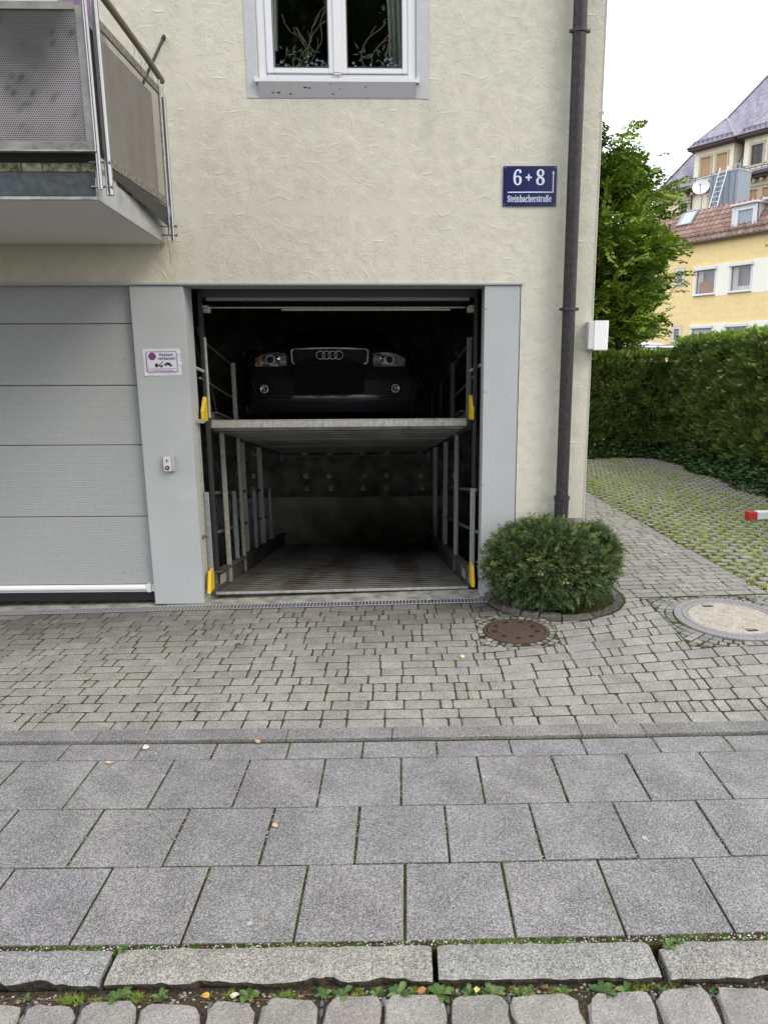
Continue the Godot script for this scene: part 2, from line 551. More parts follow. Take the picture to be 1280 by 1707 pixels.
func build_pavement() -> void:
	var s := struct("pavement")
	# bedding seen in the joints
	var g := G.new()
	g.box(Vector3(0, -0.068, 2.87), Vector3(9.0, 0.120, 1.34))
	part("joint_bed", g, m_bed, s)
	var rows := [[2.222, 2.375, -1.71, 0.3722], [2.375, 2.763, -1.506, 0.3697], [2.763, 3.130, -1.688, 0.3705], [3.130, 3.507, -1.509, 0.3748]]
	for ri in rows.size():
		var r = rows[ri]
		for k in range(-6, 16):
			var x0: float = r[2] + k * r[3]
			if x0 < -3.3 or x0 > 3.0: continue
			var x1: float = x0 + r[3]
			var j := 0.0035
			var p := PackedVector2Array([Vector2(x0 + j + rng.randf_range(0, 0.003), r[0] + j), Vector2(x1 - j - rng.randf_range(0, 0.003), r[0] + j), Vector2(x1 - j - rng.randf_range(0, 0.003), r[1] - j), Vector2(x0 + j + rng.randf_range(0, 0.003), r[1] - j)])
			for i in 4: p[i].y += -0.018 * p[i].x * p[i].x / 4.0 + rng.randf_range(-0.0015, 0.0015)
			var q := G.new()
			var t := rng.randf_range(0.93, 1.05) - (0.05 if x0 < -0.6 else 0.0)
			q.col = Color(t * 1.01, t * rng.randf_range(0.98, 1.0), t * rng.randf_range(0.97, 1.02))
			q.poly_prism(p, -0.05, flat_tops(p, rng.randf_range(-0.0015, 0.0015), 0.004), 0.004)
			part("paving_slab", q, m_slab, s)
	for k in 22:
		var gm := G.new()
		var c := Vector3(rng.randf_range(-1.6, 1.7), 0.0015, rng.randf_range(2.3, 3.45))
		var rr := rng.randf_range(0.005, 0.013)
		gm.lathe([Vector2(rr, 0.0), Vector2(rr * 0.8, 0.0011), Vector2(0, 0.0013)], 9, c, Basis.from_scale(Vector3(1.0, 1.0, rng.randf_range(0.6, 1.3))))
		part("gum_spot", gm, mat(0.16, 0.155, 0.15, 0.9) if k % 3 else mat(0.36, 0.35, 0.34, 0.9), s)
	# dark pebbles and moss left in the joints
	var stone := G.new()
	stone.lathe([Vector2(0, -0.6), Vector2(0.8, -0.3), Vector2(1.0, 0.1), Vector2(0.6, 0.6), Vector2(0, 0.8)], 6)
	var xf := []
	var cl := []
	for k in 2600:
		var ri := rng.randi_range(0, 3)
		var r = rows[ri]
		var p: Vector3
		if rng.randf() < 0.5:
			p = Vector3(rng.randf_range(-2.4, 2.4), 0, r[1])
			p.z += -0.018 * p.x * p.x / 4.0
			if ri < 3 and rng.randf() < 0.5: continue
		else:
			var k2 := rng.randi_range(-3, 11)
			p = Vector3(r[2] + k2 * r[3], 0, rng.randf_range(r[0], r[1]))
		if ri == 3 or rng.randf() < 0.2: p = Vector3(rng.randf_range(-1.7, 1.7), 0, rng.randf_range(3.500, 3.526))
		p += Vector3(rng.randf_range(-0.003, 0.003), -0.009, rng.randf_range(-0.003, 0.003))
		var sc := rng.randf_range(0.0018, 0.0045)
		xf.append(Transform3D(Basis(Vector3.UP, rng.randf() * TAU).scaled(Vector3(sc, sc * 0.8, sc)), p))
		var t := rng.randf_range(0.12, 0.6)
		cl.append(Color(t, t * 0.97, t * 0.92))
	scatter("joint_gravel", stone.mesh(), mat(1, 1, 1, 0.9), xf, cl, s)
	# moss cushions
	xf = []; cl = []
	for k in 2600:
		var r = rows[rng.randi_range(0, 3)]
		var p: Vector3
		var u := rng.randf()
		if u < 0.34: p = Vector3(rng.randf_range(-2.6, 2.6), 0, r[1])
		elif u < 0.75: p = Vector3(r[2] + rng.randi_range(-3, 11) * r[3], 0, rng.randf_range(r[0], r[1]))
		else: p = Vector3(rng.randf_range(-2, 2), 0, rng.randf_range(3.505, 3.522))
		p.z += -0.018 * p.x * p.x / 4.0
		if sin(p.x * 9.0 + p.z * 5.0) + sin(p.x * 3.1 - p.z * 7.0) < 0.3: continue
		p += Vector3(rng.randf_range(-0.004, 0.004), -0.008, rng.randf_range(-0.004, 0.004))
		var sc := rng.randf_range(0.003, 0.007)
		xf.append(Transform3D(Basis(Vector3.UP, rng.randf() * TAU).scaled(Vector3(sc, sc * 0.7, sc)), p))
		var mo := rng.randf()
		cl.append(Color(0.035 + mo * 0.055, 0.05 + mo * 0.075, 0.018))
	scatter("joint_moss", stone.mesh(), mat(1, 1, 1, 0.95), xf, cl, s)

	# narrow edging stones between slabs and bricks
	var e := struct("edging")
	var ex := [-3.5, -2.55, -1.60, -0.62, 0.345 - 0.42, 0.91, 1.245, 2.2, 3.2]
	for i in ex.size() - 1:
		var p := PackedVector2Array([Vector2(ex[i] + 0.002, 2.098), Vector2(ex[i + 1] - 0.002, 2.098), Vector2(ex[i + 1] - 0.002, 2.205), Vector2(ex[i] + 0.002, 2.205)])
		for k in 4: p[k].y += -0.018 * p[k].x * p[k].x / 5.0
		var q := G.new()
		var t := rng.randf_range(0.84, 0.96)
		q.col = Color(t, t * 0.985, t * 0.96)
		q.poly_prism(p, -0.05, flat_tops(p, 0.014), 0.005)
		part("edging_stone", q, m_slab, e)

	# granite kerb with a broken front edge
	var kb := struct("kerb")
	var kx := [-2.5, -0.966, 0.086, 0.812, 2.5]
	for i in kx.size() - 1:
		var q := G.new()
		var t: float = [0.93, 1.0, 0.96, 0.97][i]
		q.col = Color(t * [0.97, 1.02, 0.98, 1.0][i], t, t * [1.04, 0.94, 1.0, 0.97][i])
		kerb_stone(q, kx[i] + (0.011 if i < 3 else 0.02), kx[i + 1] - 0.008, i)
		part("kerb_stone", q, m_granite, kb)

	# the road of big granite setts
	var st := struct("street")
	g = G.new()
	g.box(Vector3(0, -0.072, 3.640 + 4.0), Vector3(60, 0.06, 8.0))
	part("gutter_soil", g, m_soil, st)
	for row in 4:
		var z0 := 3.686 + row * 0.180
		var x := -1.30 - row * 0.07
		var widths := [0.13, 0.17, 0.185, 0.2, 0.16, 0.19, 0.185, 0.2, 0.19, 0.225, 0.225, 0.185, 0.2, 0.2, 0.18, 0.2]
		for w in widths:
			var q := G.new()
			var t := rng.randf_range(0.86, 1.05)
			q.col = Color(t * rng.randf_range(0.98, 1.04), t, t * rng.randf_range(0.94, 1.03))
			sett(q, x + 0.008, x + w - 0.008, z0 + rng.randf_range(0, 0.016), z0 + 0.168)
			part("granite_sett", q, m_cobble, st)
			x += w
	# chips wedged between the setts and the far road surface
	g = G.new()
	g.box(Vector3(0, -0.095, 8.2), Vector3(60, 0.05, 7.5))
	part("road_surface", g, surf(lin(0.18, 0.18, 0.175), 0.9, noise_tex(113, 0.05, [[0.0, gray(0.6)], [1.0, gray(1.0)]], 5), null, 0.5), st)
	xf = []; cl = []
	var x := -1.30
	for w in [0.13, 0.17, 0.185, 0.2, 0.16, 0.19, 0.185, 0.2, 0.19, 0.225, 0.225, 0.185, 0.2, 0.2]:
		x += w
		for k in rng.randi_range(0, 2):
			var sc := rng.randf_range(0.009, 0.015)
			xf.append(Transform3D(Basis(Vector3.UP, rng.randf_range(-0.4, 0.4)).scaled(Vector3(sc * 0.75, sc * 0.8, sc * 1.5)), Vector3(x + rng.randf_range(-0.004, 0.004), -0.040, 3.705 + k * 0.033)))
			var t := rng.randf_range(0.05, 0.15)
			cl.append(Color(t, t, t * 1.04))
	for k in 560:
		var sc := rng.randf_range(0.0015, 0.005)
		xf.append(Transform3D(Basis(Vector3.UP, rng.randf() * TAU).scaled(Vector3(sc * 1.4, sc, sc)), Vector3(rng.randf_range(-1.5, 1.5), -0.0415, rng.randf_range(3.655, 3.71))))
		var t := rng.randf_range(0.08, 0.42)
		cl.append(Color(t, t * 0.92, t * 0.8))
	scatter("wedge_chips", stone.mesh(), mat(1, 1, 1, 0.8), xf, cl, st)

func kerb_stone(q: G, x0: float, x1: float, sd: int) -> void:
	var nz := fnl(200 + sd, 2.2, 4)
	var nb := fnl(300 + sd, 6.0, 3)
	var N := int((x1 - x0) / 0.022)
	var zs := [0.0, 0.18, 0.38, 0.6, 0.8, 0.93, 1.0]
	var grid := []
	for i in N + 1:
		var f := float(i) / N
		var x := lerpf(x0, x1, f)
		var front := 3.664 + nz.get_noise_1d(x * 2.0) * 0.012 + 0.012 * x
		var chip := maxf(0.0, nb.get_noise_1d(x * 0.8 + 40.0) - 0.20) * 0.075
		if absf(x - 0.43) < 0.07 and sd == 2: chip += 0.014 * (1.0 - absf(x - 0.43) / 0.07)
		var back := 3.526 + nz.get_noise_1d(x * 3.0 + 90.0) * 0.006 + 0.006 * x
		if sd == 3: back += maxf(0.0, 0.10 - (x - x0)) * 0.28
		var line := []
		for k in zs.size():
			var z := lerpf(back, front - chip, zs[k])
			var y := nb.get_noise_2d(x * 1.4, z * 3.0) * 0.0045
			if k == 5: y -= 0.003
			if k == 6: y -= 0.006 + chip * 0.25
			if k == 0: y -= 0.006
			var e := minf(f, 1.0 - f) * (x1 - x0)
			y -= maxf(0.0, 0.004 - e) * 0.8
			line.append(Vector3(x, y, z))
		line.append(Vector3(x, -0.024, front - chip * 0.9 - 0.007 + nb.get_noise_1d(x * 3.0) * 0.006))
		line.append(Vector3(x, -0.10, front - 0.040))
		line.push_front(Vector3(x, -0.1, back))
		grid.append(line)
	var stone_col := q.col
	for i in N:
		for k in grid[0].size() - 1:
			q.col = stone_col if k < 7 else Color(stone_col.r * 0.30, stone_col.g * 0.27, stone_col.b * 0.23)  # lower front face coloured darker and browner than the rest
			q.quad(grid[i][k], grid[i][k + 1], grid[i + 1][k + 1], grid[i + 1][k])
	q.col = stone_col
	for e in [0, N]:
		var L = grid[e]
		for k in range(1, L.size() - 1):
			if e == 0: q.tri(L[0], L[k + 1], L[k])
			else: q.tri(L[0], L[k], L[k + 1])

func sett(q: G, x0: float, x1: float, z0: float, z1: float) -> void:
	# a rounded, uneven natural stone block
	var N := 7
	var sk := rng.randf_range(-0.012, 0.012)
	var sk2 := rng.randf_range(-0.012, 0.012)
	var nz := fnl(rng.randi_range(0, 9999), 9.0, 3)
	var grid := []
	var fr := [0.0, 0.045, 0.18, 0.4, 0.6, 0.82, 0.955, 1.0]
	for i in N + 1:
		var line := []
		for k in N + 1:
			var fx: float = fr[i]
			var fz: float = fr[k]
			var ex := minf(fx, 1.0 - fx)
			var ez := minf(fz, 1.0 - fz)
			var x := lerpf(x0, x1, fx) + sk * (fz - 0.5) * 2.0
			var z := lerpf(z0, z1, fz) + sk2 * (fx - 0.5) * 2.0
			var cr := maxf(0.0, 0.10 - ex) * maxf(0.0, 0.10 - ez) * 100.0
			x += (0.5 - fx) * cr * 0.06
			z += (0.5 - fz) * cr * 0.06
			x += nz.get_noise_2d(z * 3, i * 7) * 0.010
			z += nz.get_noise_2d(x * 3, k * 9 + 50) * 0.008
			var y := -0.025 + nz.get_noise_2d(x, z) * 0.006
			if ex < 0.01 or ez < 0.01: y -= 0.009 + absf(nz.get_noise_2d(x * 5.0, z * 5.0)) * 0.010
			elif ex < 0.06 or ez < 0.06: y -= 0.001
			line.append(Vector3(x, y, z))
		grid.append(line)
	for i in N:
		for k in N:
			q.quad(grid[i][k], grid[i][k + 1], grid[i + 1][k + 1], grid[i + 1][k])
	var rim := []
	for i in N: rim.append(grid[i][0])
	for k in N: rim.append(grid[N][k])
	for i in N: rim.append(grid[N - i][N])
	for k in N: rim.append(grid[0][N - k])
	for i in rim.size():
		var a: Vector3 = rim[i]
		var b: Vector3 = rim[(i + 1) % rim.size()]
		q.quad(Vector3(b.x, -0.1, b.z), Vector3(a.x, -0.1, a.z), a, b)

const RING := Vector2(1.20, 0.02)
const RING_R := 0.52

func circle_poly(c: Vector2, r: float, n := 28) -> PackedVector2Array:
	var p := PackedVector2Array()
	for i in n: p.push_back(c + Vector2(cos(TAU * i / n), sin(TAU * i / n)) * r)
	return p

func rect_poly(x0: float, z0: float, x1: float, z1: float) -> PackedVector2Array:
	return PackedVector2Array([Vector2(x0, z0), Vector2(x1, z0), Vector2(x1, z1), Vector2(x0, z1)])

func poly_area(p: PackedVector2Array) -> float:
	var a := 0.0
	for i in p.size(): a += p[i].cross(p[(i + 1) % p.size()])
	return absf(a) * 0.5

func is_convex(p: PackedVector2Array) -> bool:
	var s := 0.0
	for i in p.size():
		var a := p[(i + 1) % p.size()] - p[i]
		var b := p[(i + 2) % p.size()] - p[(i + 1) % p.size()]
		var k := a.cross(b)
		if absf(k) < 1e-9: continue
		if s * k < 0: return false
		s = k
	return true

func clip_out(p: PackedVector2Array, holes: Array) -> PackedVector2Array:
	# what is left of a paving stone where it is cut round something
	for h in holes:
		if Geometry2D.intersect_polygons(p, h).is_empty(): continue
		var rest := Geometry2D.clip_polygons(p, h)
		var best := PackedVector2Array()
		var a := 0.0
		for q in rest:
			if not Geometry2D.is_polygon_clockwise(q) and poly_area(q) > a:
				a = poly_area(q); best = q
			elif Geometry2D.is_polygon_clockwise(q) and poly_area(q) > a and rest.size() == 1:
				a = poly_area(q); best = q
		p = best
		if p.size() < 3: return PackedVector2Array()
	if p.size() > 4 and not is_convex(p):
		p = Geometry2D.convex_hull(p)
		if p.size() > 1 and p[0] == p[p.size() - 1]: p.remove_at(p.size() - 1)
	return p

func stones(called: String, rest_called: String, polys: Array, s: Node3D, m: Material, lift: float, bev: float, tone: Callable, most := 300) -> void:
	# the stones that show largest are parts of their own, the others one joined part
	var eye := Vector2(0, 5.55)
	var order := []
	for p in polys:
		var c := Vector2.ZERO
		for q in p: c += q / p.size()
		var seen := 1.0 if absf(c.x + 0.02 * (5.5 - c.y)) < (5.9 - c.y) * 0.58 and not (c.x < 1.4 and c.y < 0.0) else 0.05
		order.append([-poly_area(p) * seen / pow(eye.distance_to(c), 3.0), p, c])
	order.sort_custom(func(a, b): return a[0] < b[0])
	var rest := G.new()
	for i in order.size():
		var q := G.new() if i < most else rest
		q.col = tone.call(order[i][2])
		q.poly_prism(order[i][1], -0.06, flat_tops(order[i][1], lift + rng.randf_range(-0.0008, 0.002), 0.006), bev)
		if i < most: part(called, q, m, s)
	if order.size() > most: stuff(part(rest_called, rest, m, s))

func worn(p: PackedVector2Array) -> PackedVector2Array:
	# the corners of a tumbled stone are broken off
	var q := PackedVector2Array()
	var n := p.size()
	for i in n:
		var a := (p[(i + n - 1) % n] - p[i]).normalized()
		var b := (p[(i + 1) % n] - p[i]).normalized()
		q.push_back(p[i] + a * rng.randf_range(0.004, 0.014))
		q.push_back(p[i] + b * rng.randf_range(0.004, 0.014))
	return q

func row_z(x: float, r: float) -> float:
	return 2.092 - 0.1085 * r - maxf(0.0, x - 0.55) * 0.0215 * r - 0.018 * x * x / 5.0 * maxf(0.0, 1.0 - r / 8.0)

func brick_lengths(x0: float, x1: float) -> Array:
	var out := []
	var x := x0
	while x < x1:
		var u := rng.randf()
		var l := 0.206 if u < 0.40 else (0.139 if u < 0.74 else 0.071)
		out.append([x, x + l])
		x += l
	return out

func brick_tone(c: Vector2) -> Color:
	var t := rng.randf_range(0.86, 1.06)
	# oily tread of cars in front of the two doors
	var oil := 0.0
	if c.y < 1.3: oil = 0.44 * smoothstep(1.25, 0.25, c.y + 0.15 * sin(c.x * 5.0)) * clampf(sin(c.x * 2.1 + 0.6) * 0.35 + 0.75, 0.0, 1.0) * smoothstep(1.6, 0.5, c.x)
	t -= oil
	return Color(t, t * rng.randf_range(0.975, 1.0), t * rng.randf_range(0.94, 0.99))

const COVER_A := Vector2(0.79, 0.745)
const COVER_B := Vector2(2.41, 0.615)

func build_driveway() -> void:
	var s := struct("driveway")
	var g := G.new()
	for i in 24:
		for k in 11:
			var x0 := -4.2 + i * 0.36; var x1 := x0 + 0.36
			var z0 := 2.1 - k * 0.1785; var z1 := z0 - 0.1785
			g.quad(Vector3(x0, gy(x0, z0) - 0.0032, z0), Vector3(x1, gy(x1, z0) - 0.0032, z0), Vector3(x1, gy(x1, z1) - 0.0032, z1), Vector3(x0, gy(x0, z1) - 0.0032, z1))
	part("joint_bed", g, m_bed, s)
	var holes := [circle_poly(RING, RING_R + 0.06, 36), rect_poly(0.511, 0.456, 1.069, 1.034), rect_poly(1.92, 0.135, 2.902, 1.095), rect_poly(-6, -3, 1.42, 0.135), rect_poly(1.60, -3, 3.2, 0.128), rect_poly(1.42, -3, 1.62, 0.12)]
	var polys := []
	for r in 19:
		for b in brick_lengths(-3.6 - rng.randf() * 0.2, 3.3):
			var j := 0.0042
			var x0: float = b[0] + j
			var x1: float = b[1] - j
			if x1 < -3.5 or x0 > 3.3: continue
			var a := func(): return rng.randf_range(-0.003, 0.003)
			var jz := 0.0052
			var p := PackedVector2Array([Vector2(x0 + a.call(), row_z(x0, r) - jz + a.call()), Vector2(x1 + a.call(), row_z(x1, r) - jz + a.call()), Vector2(x1 + a.call(), row_z(x1, r + 1) + jz + a.call()), Vector2(x0 + a.call(), row_z(x0, r + 1) + jz + a.call())])
			# the stones lean with the fan
			if x0 > 0.55:
				var lean := minf(0.03, (x0 - 0.55) * 0.012)
				p[2].x += lean * 0.5; p[3].x += lean * 0.5
			if p[0].y < 0.0: continue
			p = worn(p)
			p = clip_out(p, holes)
			if p.size() < 3 or poly_area(p) < 0.0009: continue
			polys.append(p)
	stones("brick", "brick_field", polys, s, m_brick, 0.0, 0.0042, brick_tone)
	# moss and grass in the joints of the yard
	var xf := []
	var cl := []
	for k in 8200:
		var r := rng.randi_range(1, 18)
		var x := rng.randf_range(-3.2, 3.1)
		var z := row_z(x, r)
		if rng.randf() < 0.35: z += rng.randf_range(-0.05, 0.05)
		if z < 0.16 or Vector2(x, z).distance_to(RING) < 0.6: continue
		if absf(x - COVER_A.x) < 0.27 and absf(z - COVER_A.y) < 0.28: continue
		if absf(x - COVER_B.x) < 0.5 and absf(z - COVER_B.y) < 0.5: continue
		if sin(x * 4.3 + z * 6.0) + sin(x * 1.7 - z * 3.0) < -0.3: continue
		if z < 0.7 and x < -1.0 and rng.randf() < 0.75: continue
		var sc := rng.randf_range(0.003, 0.0065)
		xf.append(Transform3D(Basis(Vector3.UP, rng.randf() * TAU).scaled(Vector3(sc, sc * 0.8, sc)), Vector3(x, gy(x, z) - 0.0045, z)))
		var mg := rng.randf()
		cl.append(Color(0.050 + mg * 0.075, 0.060 + mg * 0.105, 0.02))
	var cushion := G.new()
	cushion.lathe([Vector2(1.0, -0.3), Vector2(0.9, 0.35), Vector2(0.45, 0.8), Vector2(0, 0.9)], 6)
	scatter("joint_moss", cushion.mesh(), mat(1, 1, 1, 0.95), xf, cl, s)

	# path along the side of the house
	var pth := struct("garden_path")
	g = G.new()
	g.quad(Vector3(1.3, 0.0258, 0.2), Vector3(2.9, 0.0546, 0.2), Vector3(2.9, 0.0546, -9.0), Vector3(1.3, 0.0258, -9.0))
	g.quad(Vector3(2.9, 0.0546, 0.2), Vector3(2.99, 0.0546, 0.2), Vector3(2.99, 0.0546, -9.0), Vector3(2.9, 0.0546, -9.0))
	part("joint_bed", g, m_bed, pth)
	polys = []
	var edge := func(z: float) -> float: return 2.955 + (z - 0.1) * 0.066
	holes = [circle_poly(RING, RING_R + 0.06, 36)]
	for r in 80:
		var z0 := 0.115 - r * 0.1085
		for b in brick_lengths(1.46 + rng.randf() * 0.06, 3.4):
			var x0: float = b[0] + 0.003
			var x1: float = minf(b[1] - 0.003, edge.call(z0))
			if x1 - x0 < 0.03: continue
			var sk := 0.012 * (x0 - 1.4)
			var sk1 := 0.012 * (x1 - 1.4)
			var p := PackedVector2Array([Vector2(x0, z0 - 0.006 - sk), Vector2(x1, z0 - 0.006 - sk1), Vector2(x1 - 0.006, z0 - 0.1025 - sk1), Vector2(x0 - 0.006, z0 - 0.1025 - sk)])
			p = worn(p)
			p = clip_out(p, holes)
			if p.size() < 3 or poly_area(p) < 0.0008: continue
			polys.append(p)
	stones("path_brick", "path_brick_field", polys, pth, m_brick, 0.0, 0.005, brick_tone)

func build_parking() -> void:
	var s := struct("parking_area")
	var g := G.new()
	var q := func(x0: float, z0: float, x1: float, z1: float): g.quad(Vector3(x0, gy(x0, z0) - 0.008, z0), Vector3(x1, gy(x1, z0) - 0.008, z0), Vector3(x1, gy(x1, z1) - 0.008, z1), Vector3(x0, gy(x0, z1) - 0.008, z1))
	q.call(3.2, 2.0, 9.0, -9.2); q.call(1.45, -4.0, 3.2, -9.2); q.call(2.5, 0.2, 3.2, -4.0)
	part("soil_bed", g, m_soil, s)
	var polys := []
	var tuft := []
	for r in 84:
		var z0 := 1.15 - r * 0.118
		var off := 0.0775 * (r % 2) + 0.028 * r
		off = fposmod(off, 0.155)
		for k in 44:
			var x0 := 1.5 + k * 0.155 + off
			var c := Vector2(x0 + 0.06, z0 - 0.045)
			var left := maxf(1.5, 2.962 + (c.y - 0.1) * 0.066)
			if c.x + 0.05 < left: continue
			if c.y > 0.05 and c.x < 3.2: continue
			if c.x > 5.15 + maxf(0.0, (c.y + 7.0)) * 0.10 + 0.25 or c.y < -8.5: continue
			var h := 0.062
			var w := 0.044
			var n := 0.022
			var stone := (PackedVector2Array([c + Vector2(-h + n, -w), c + Vector2(h - n, -w), c + Vector2(h, -w + n), c + Vector2(h, w - n), c + Vector2(h - n, w), c + Vector2(-h + n, w), c + Vector2(-h, w - n), c + Vector2(-h, -w + n)]))
			if c.x - h < left:
				var cut := Geometry2D.intersect_polygons(stone, rect_poly(left, c.y - 0.2, left + 1.0, c.y + 0.2))
				if cut.is_empty() or poly_area(cut[0]) < 0.0012: continue
				stone = cut[0]
			polys.append(stone)
			tuft.append(Vector3(c.x + 0.0775, gy(c.x, c.y) - 0.006, c.y))
			tuft.append(Vector3(c.x + rng.randf_range(-0.05, 0.05), gy(c.x, c.y) - 0.006, c.y - 0.059))
	var tone := func(c: Vector2) -> Color:
		var t := rng.randf_range(0.82, 1.0)
		return Color(t, t * 0.97, t * 0.93)
	stones("grass_paver", "grass_paver_field", polys, s, m_brick, 0.0, 0.008, tone)
	# grass between the pavers
	var blades := G.new()
	for k in 9:
		var a := rng.randf() * TAU
		var d := Vector3(cos(a), 0, sin(a))
		var o := Vector3(rng.randf_range(-0.4, 0.4), 0, rng.randf_range(-0.3, 0.3))
		var w := Vector3(-d.z, 0, d.x) * 0.055
		var l := rng.randf_range(0.6, 1.2)
		blades.tri(o - w, o + w, o + d * l * 0.55 + Vector3.UP * l * 0.8)
	var xf := []
	var cl := []
	var pn := fnl(404, 0.5, 3)
	for t in tuft:
		var lush := smoothstep(-7.2, -3.0, t.z) * 0.9 + pn.get_noise_2d(t.x, t.z) * 0.9
		if t.x > 4.3 + (t.z + 8.0) * 0.10: lush -= 0.25
		if t.x < 3.3: lush += 0.35
		if rng.randf() > lush + 0.30: continue
		for k in 3:
			var sc := rng.randf_range(0.032, 0.072)
			xf.append(Transform3D(Basis(Vector3.UP, rng.randf() * TAU).scaled(Vector3(sc, sc * rng.randf_range(0.5, 0.95), sc)), t + Vector3(rng.randf_range(-0.025, 0.025), 0, rng.randf_range(-0.015, 0.015))))
			var u := rng.randf()
			cl.append(Color(0.19 + u * 0.15, 0.29 + u * 0.15, 0.04 + u * 0.03))
	var gr := scatter("grass", blades.mesh(), m_leaf, xf, cl, self)
	tag(gr, "light green grass growing between the parking pavers", "grass")
	# specks of fallen blossom and dry bits
	xf = []; cl = []
	var fl := G.new()
	fl.quad(Vector3(-1, 0, 0.6), Vector3(1, 0.1, 0.7), Vector3(0.8, 0, -0.6), Vector3(-0.9, 0.15, -0.6))
	for k in 420:
		var z := rng.randf_range(-8.3, 0.0)
		var x := rng.randf_range(1.7, 5.2)
		if x < 2.9 and z > -5.0: continue
		var sc := rng.randf_range(0.006, 0.016)
		xf.append(Transform3D(Basis(Vector3.UP, rng.randf() * TAU).scaled(Vector3(sc, sc, sc)), Vector3(x, gy(x, z) + 0.004, z)))
		var u := rng.randf()
		cl.append(Color(0.5 + u * 0.25, 0.48 + u * 0.22, 0.33 + u * 0.2))
	scatter("dry_petals", fl.mesh(), m_leaf, xf, cl, s)

# ---------------------------------------------------------------- the cream house with the garage
var house: Node3D
const OPEN_L := -6.2
const OPEN_R := 0.884

func build_house() -> void:
	house = thing("apartment_house", "cream rough plastered apartment house with two garage openings and a tall white window", "building")
	var g := G.new()
	g.holed(-12.0, 1.432, -0.12, 9.2, 0.0, 0.3, [[OPEN_L, OPEN_R, -0.12, 2.472], [-1.012, 0.102, 3.868, 5.25], [-6.0, -3.2, 3.1, 5.25]], true, 0.07, wall_tone)
	part("front_wall", g, m_wall, house)
	g = G.new()
	g.box(Vector3(1.282, 4.54, -4.155), Vector3(0.30, 9.32, 7.70))
	g.box(Vector3(-11.85, 4.54, -4.155), Vector3(0.30, 9.32, 7.70))
	g.box(Vector3(-5.284, 4.54, -8.16), Vector3(13.43, 9.32, 0.30))
	part("side_wall", g, m_wall, house)
	g = G.new()
	g.box(Vector3(-5.3, 9.3, -4.1), Vector3(14.2, 0.2, 9.2))
	part("roof", g, mat(0.1, 0.07, 0.06), house)
	g = G.new()
	g.box(Vector3(1.158, 0.30, 0.004), Vector3(0.545, 0.76, 0.012))
	g.box(Vector3(1.436, 0.30, -4.0), Vector3(0.012, 0.76, 8.0))
	part("plinth", g, m_conc, house)
	# metal corner bead of the plaster
	g = G.new()
	g.box(Vector3(1.433, 4.9, 0.001), Vector3(0.010, 8.5, 0.010), 0.004)
	part("corner_bead", g, mat(0.62, 0.58, 0.50), house)
	# metal trim over both openings
	g = G.new()
	g.box(Vector3(-2.65, 2.4805, 0.006), Vector3(7.09, 0.019, 0.024), 0.003)
	g.box(Vector3(-2.65, 2.469, -0.10), Vector3(7.06, 0.006, 0.19))
	part("lintel_trim", g, m_grey, house)
	# sheet metal claddings of the piers
	g = G.new()
	pier(g, -2.032, -1.637, -0.014, 2.463, true)
	part("pier_cladding", g, m_grey, house).set_meta("label", "broad light grey pier cladding with parking notice and key switch")
	g = G.new()
	pier(g, 0.611, 0.879, 0.022, 2.466, false)
	part("pier_cladding", g, m_grey, house).set_meta("label", "narrow light grey pier cladding behind the round bush")
	g = G.new()
	g.box(Vector3(0.8825, 1.25, -0.01), Vector3(0.003, 2.44, 0.02))
	part("pier_joint", g, m_dark, house)
	# screws along the edge of the right pier
	for y in [0.22, 0.95, 1.68, 2.30]:
		g = G.new()
		g.lathe([Vector2(0.006, 0), Vector2(0.006, 0.002), Vector2(0, 0.003)], 8, Vector3(0.622, y, 0.003), Basis(Vector3.RIGHT, PI / 2))
		part("screw", g, m_steel, house)
	for x in [-1.3, -0.75, -0.2, 0.3]:
		g = G.new()
		g.lathe([Vector2(0.007, 0), Vector2(0.007, 0.002), Vector2(0, 0.004)], 8, Vector3(x, 2.466, 0.0), Basis(Vector3.RIGHT, PI))
		part("screw", g, m_steel, house)
	for k in 26:
		g = G.new()
		var on_door := k % 3 == 0
		var sx := rng.randf_range(-2.9, -2.1) if on_door else (rng.randf_range(-2.0, -1.66) if k % 3 == 1 else rng.randf_range(0.64, 0.86))
		var sy := 0.15 + 2.2 * pow(rng.randf(), 1.6)
		g.box(Vector3(sx, sy, -0.0465 if on_door else 0.0042), Vector3(rng.randf_range(0.003, 0.016), rng.randf_range(0.002, 0.006), 0.0012), 0.0, Basis(Vector3.BACK, rng.randf_range(-0.8, 0.8)))
		part("scuff_mark", g, mat(0.17, 0.165, 0.155, 0.8), house)
	# closed sectional door on the left
	var door := part("garage_door", slab(Vector3(-4.1, 2.46, -0.075), Vector3(4.1, 0.12, 0.03)), m_door, house)
	door.set_meta("label", "closed grey sectional garage door with fine horizontal ribs")
	var ys := [2.472, 2.196, 1.736, 1.277, 0.704, 0.138]
	for i in 5:
		var q := G.new()
		q.box(Vector3(-4.075, (ys[i] + ys[i + 1]) * 0.5, -0.062), Vector3(4.08, ys[i] - ys[i + 1] - 0.005, 0.03), 0.004)
		part("door_panel", q, m_door, door)
	g = G.new()
	g.tube([Vector3(-6.1, 0.112, -0.045), Vector3(-2.10, 0.112, -0.045)], 0.026, 12)
	g.box(Vector3(-4.1, 0.082, -0.055), Vector3(4.05, 0.012, 0.036), 0.003)
	part("bottom_bar", g, mat(0.70, 0.70, 0.68, 0.5), door)
	g = G.new()
	g.box(Vector3(-2.085, 0.112, -0.045), Vector3(0.036, 0.07, 0.056), 0.005)
	g.box(Vector3(-2.052, 0.112, -0.048), Vector3(0.024, 0.062, 0.05), 0.005)
	part("end_bracket", g, mat(0.62, 0.62, 0.60, 0.5), door)
	g = G.new()
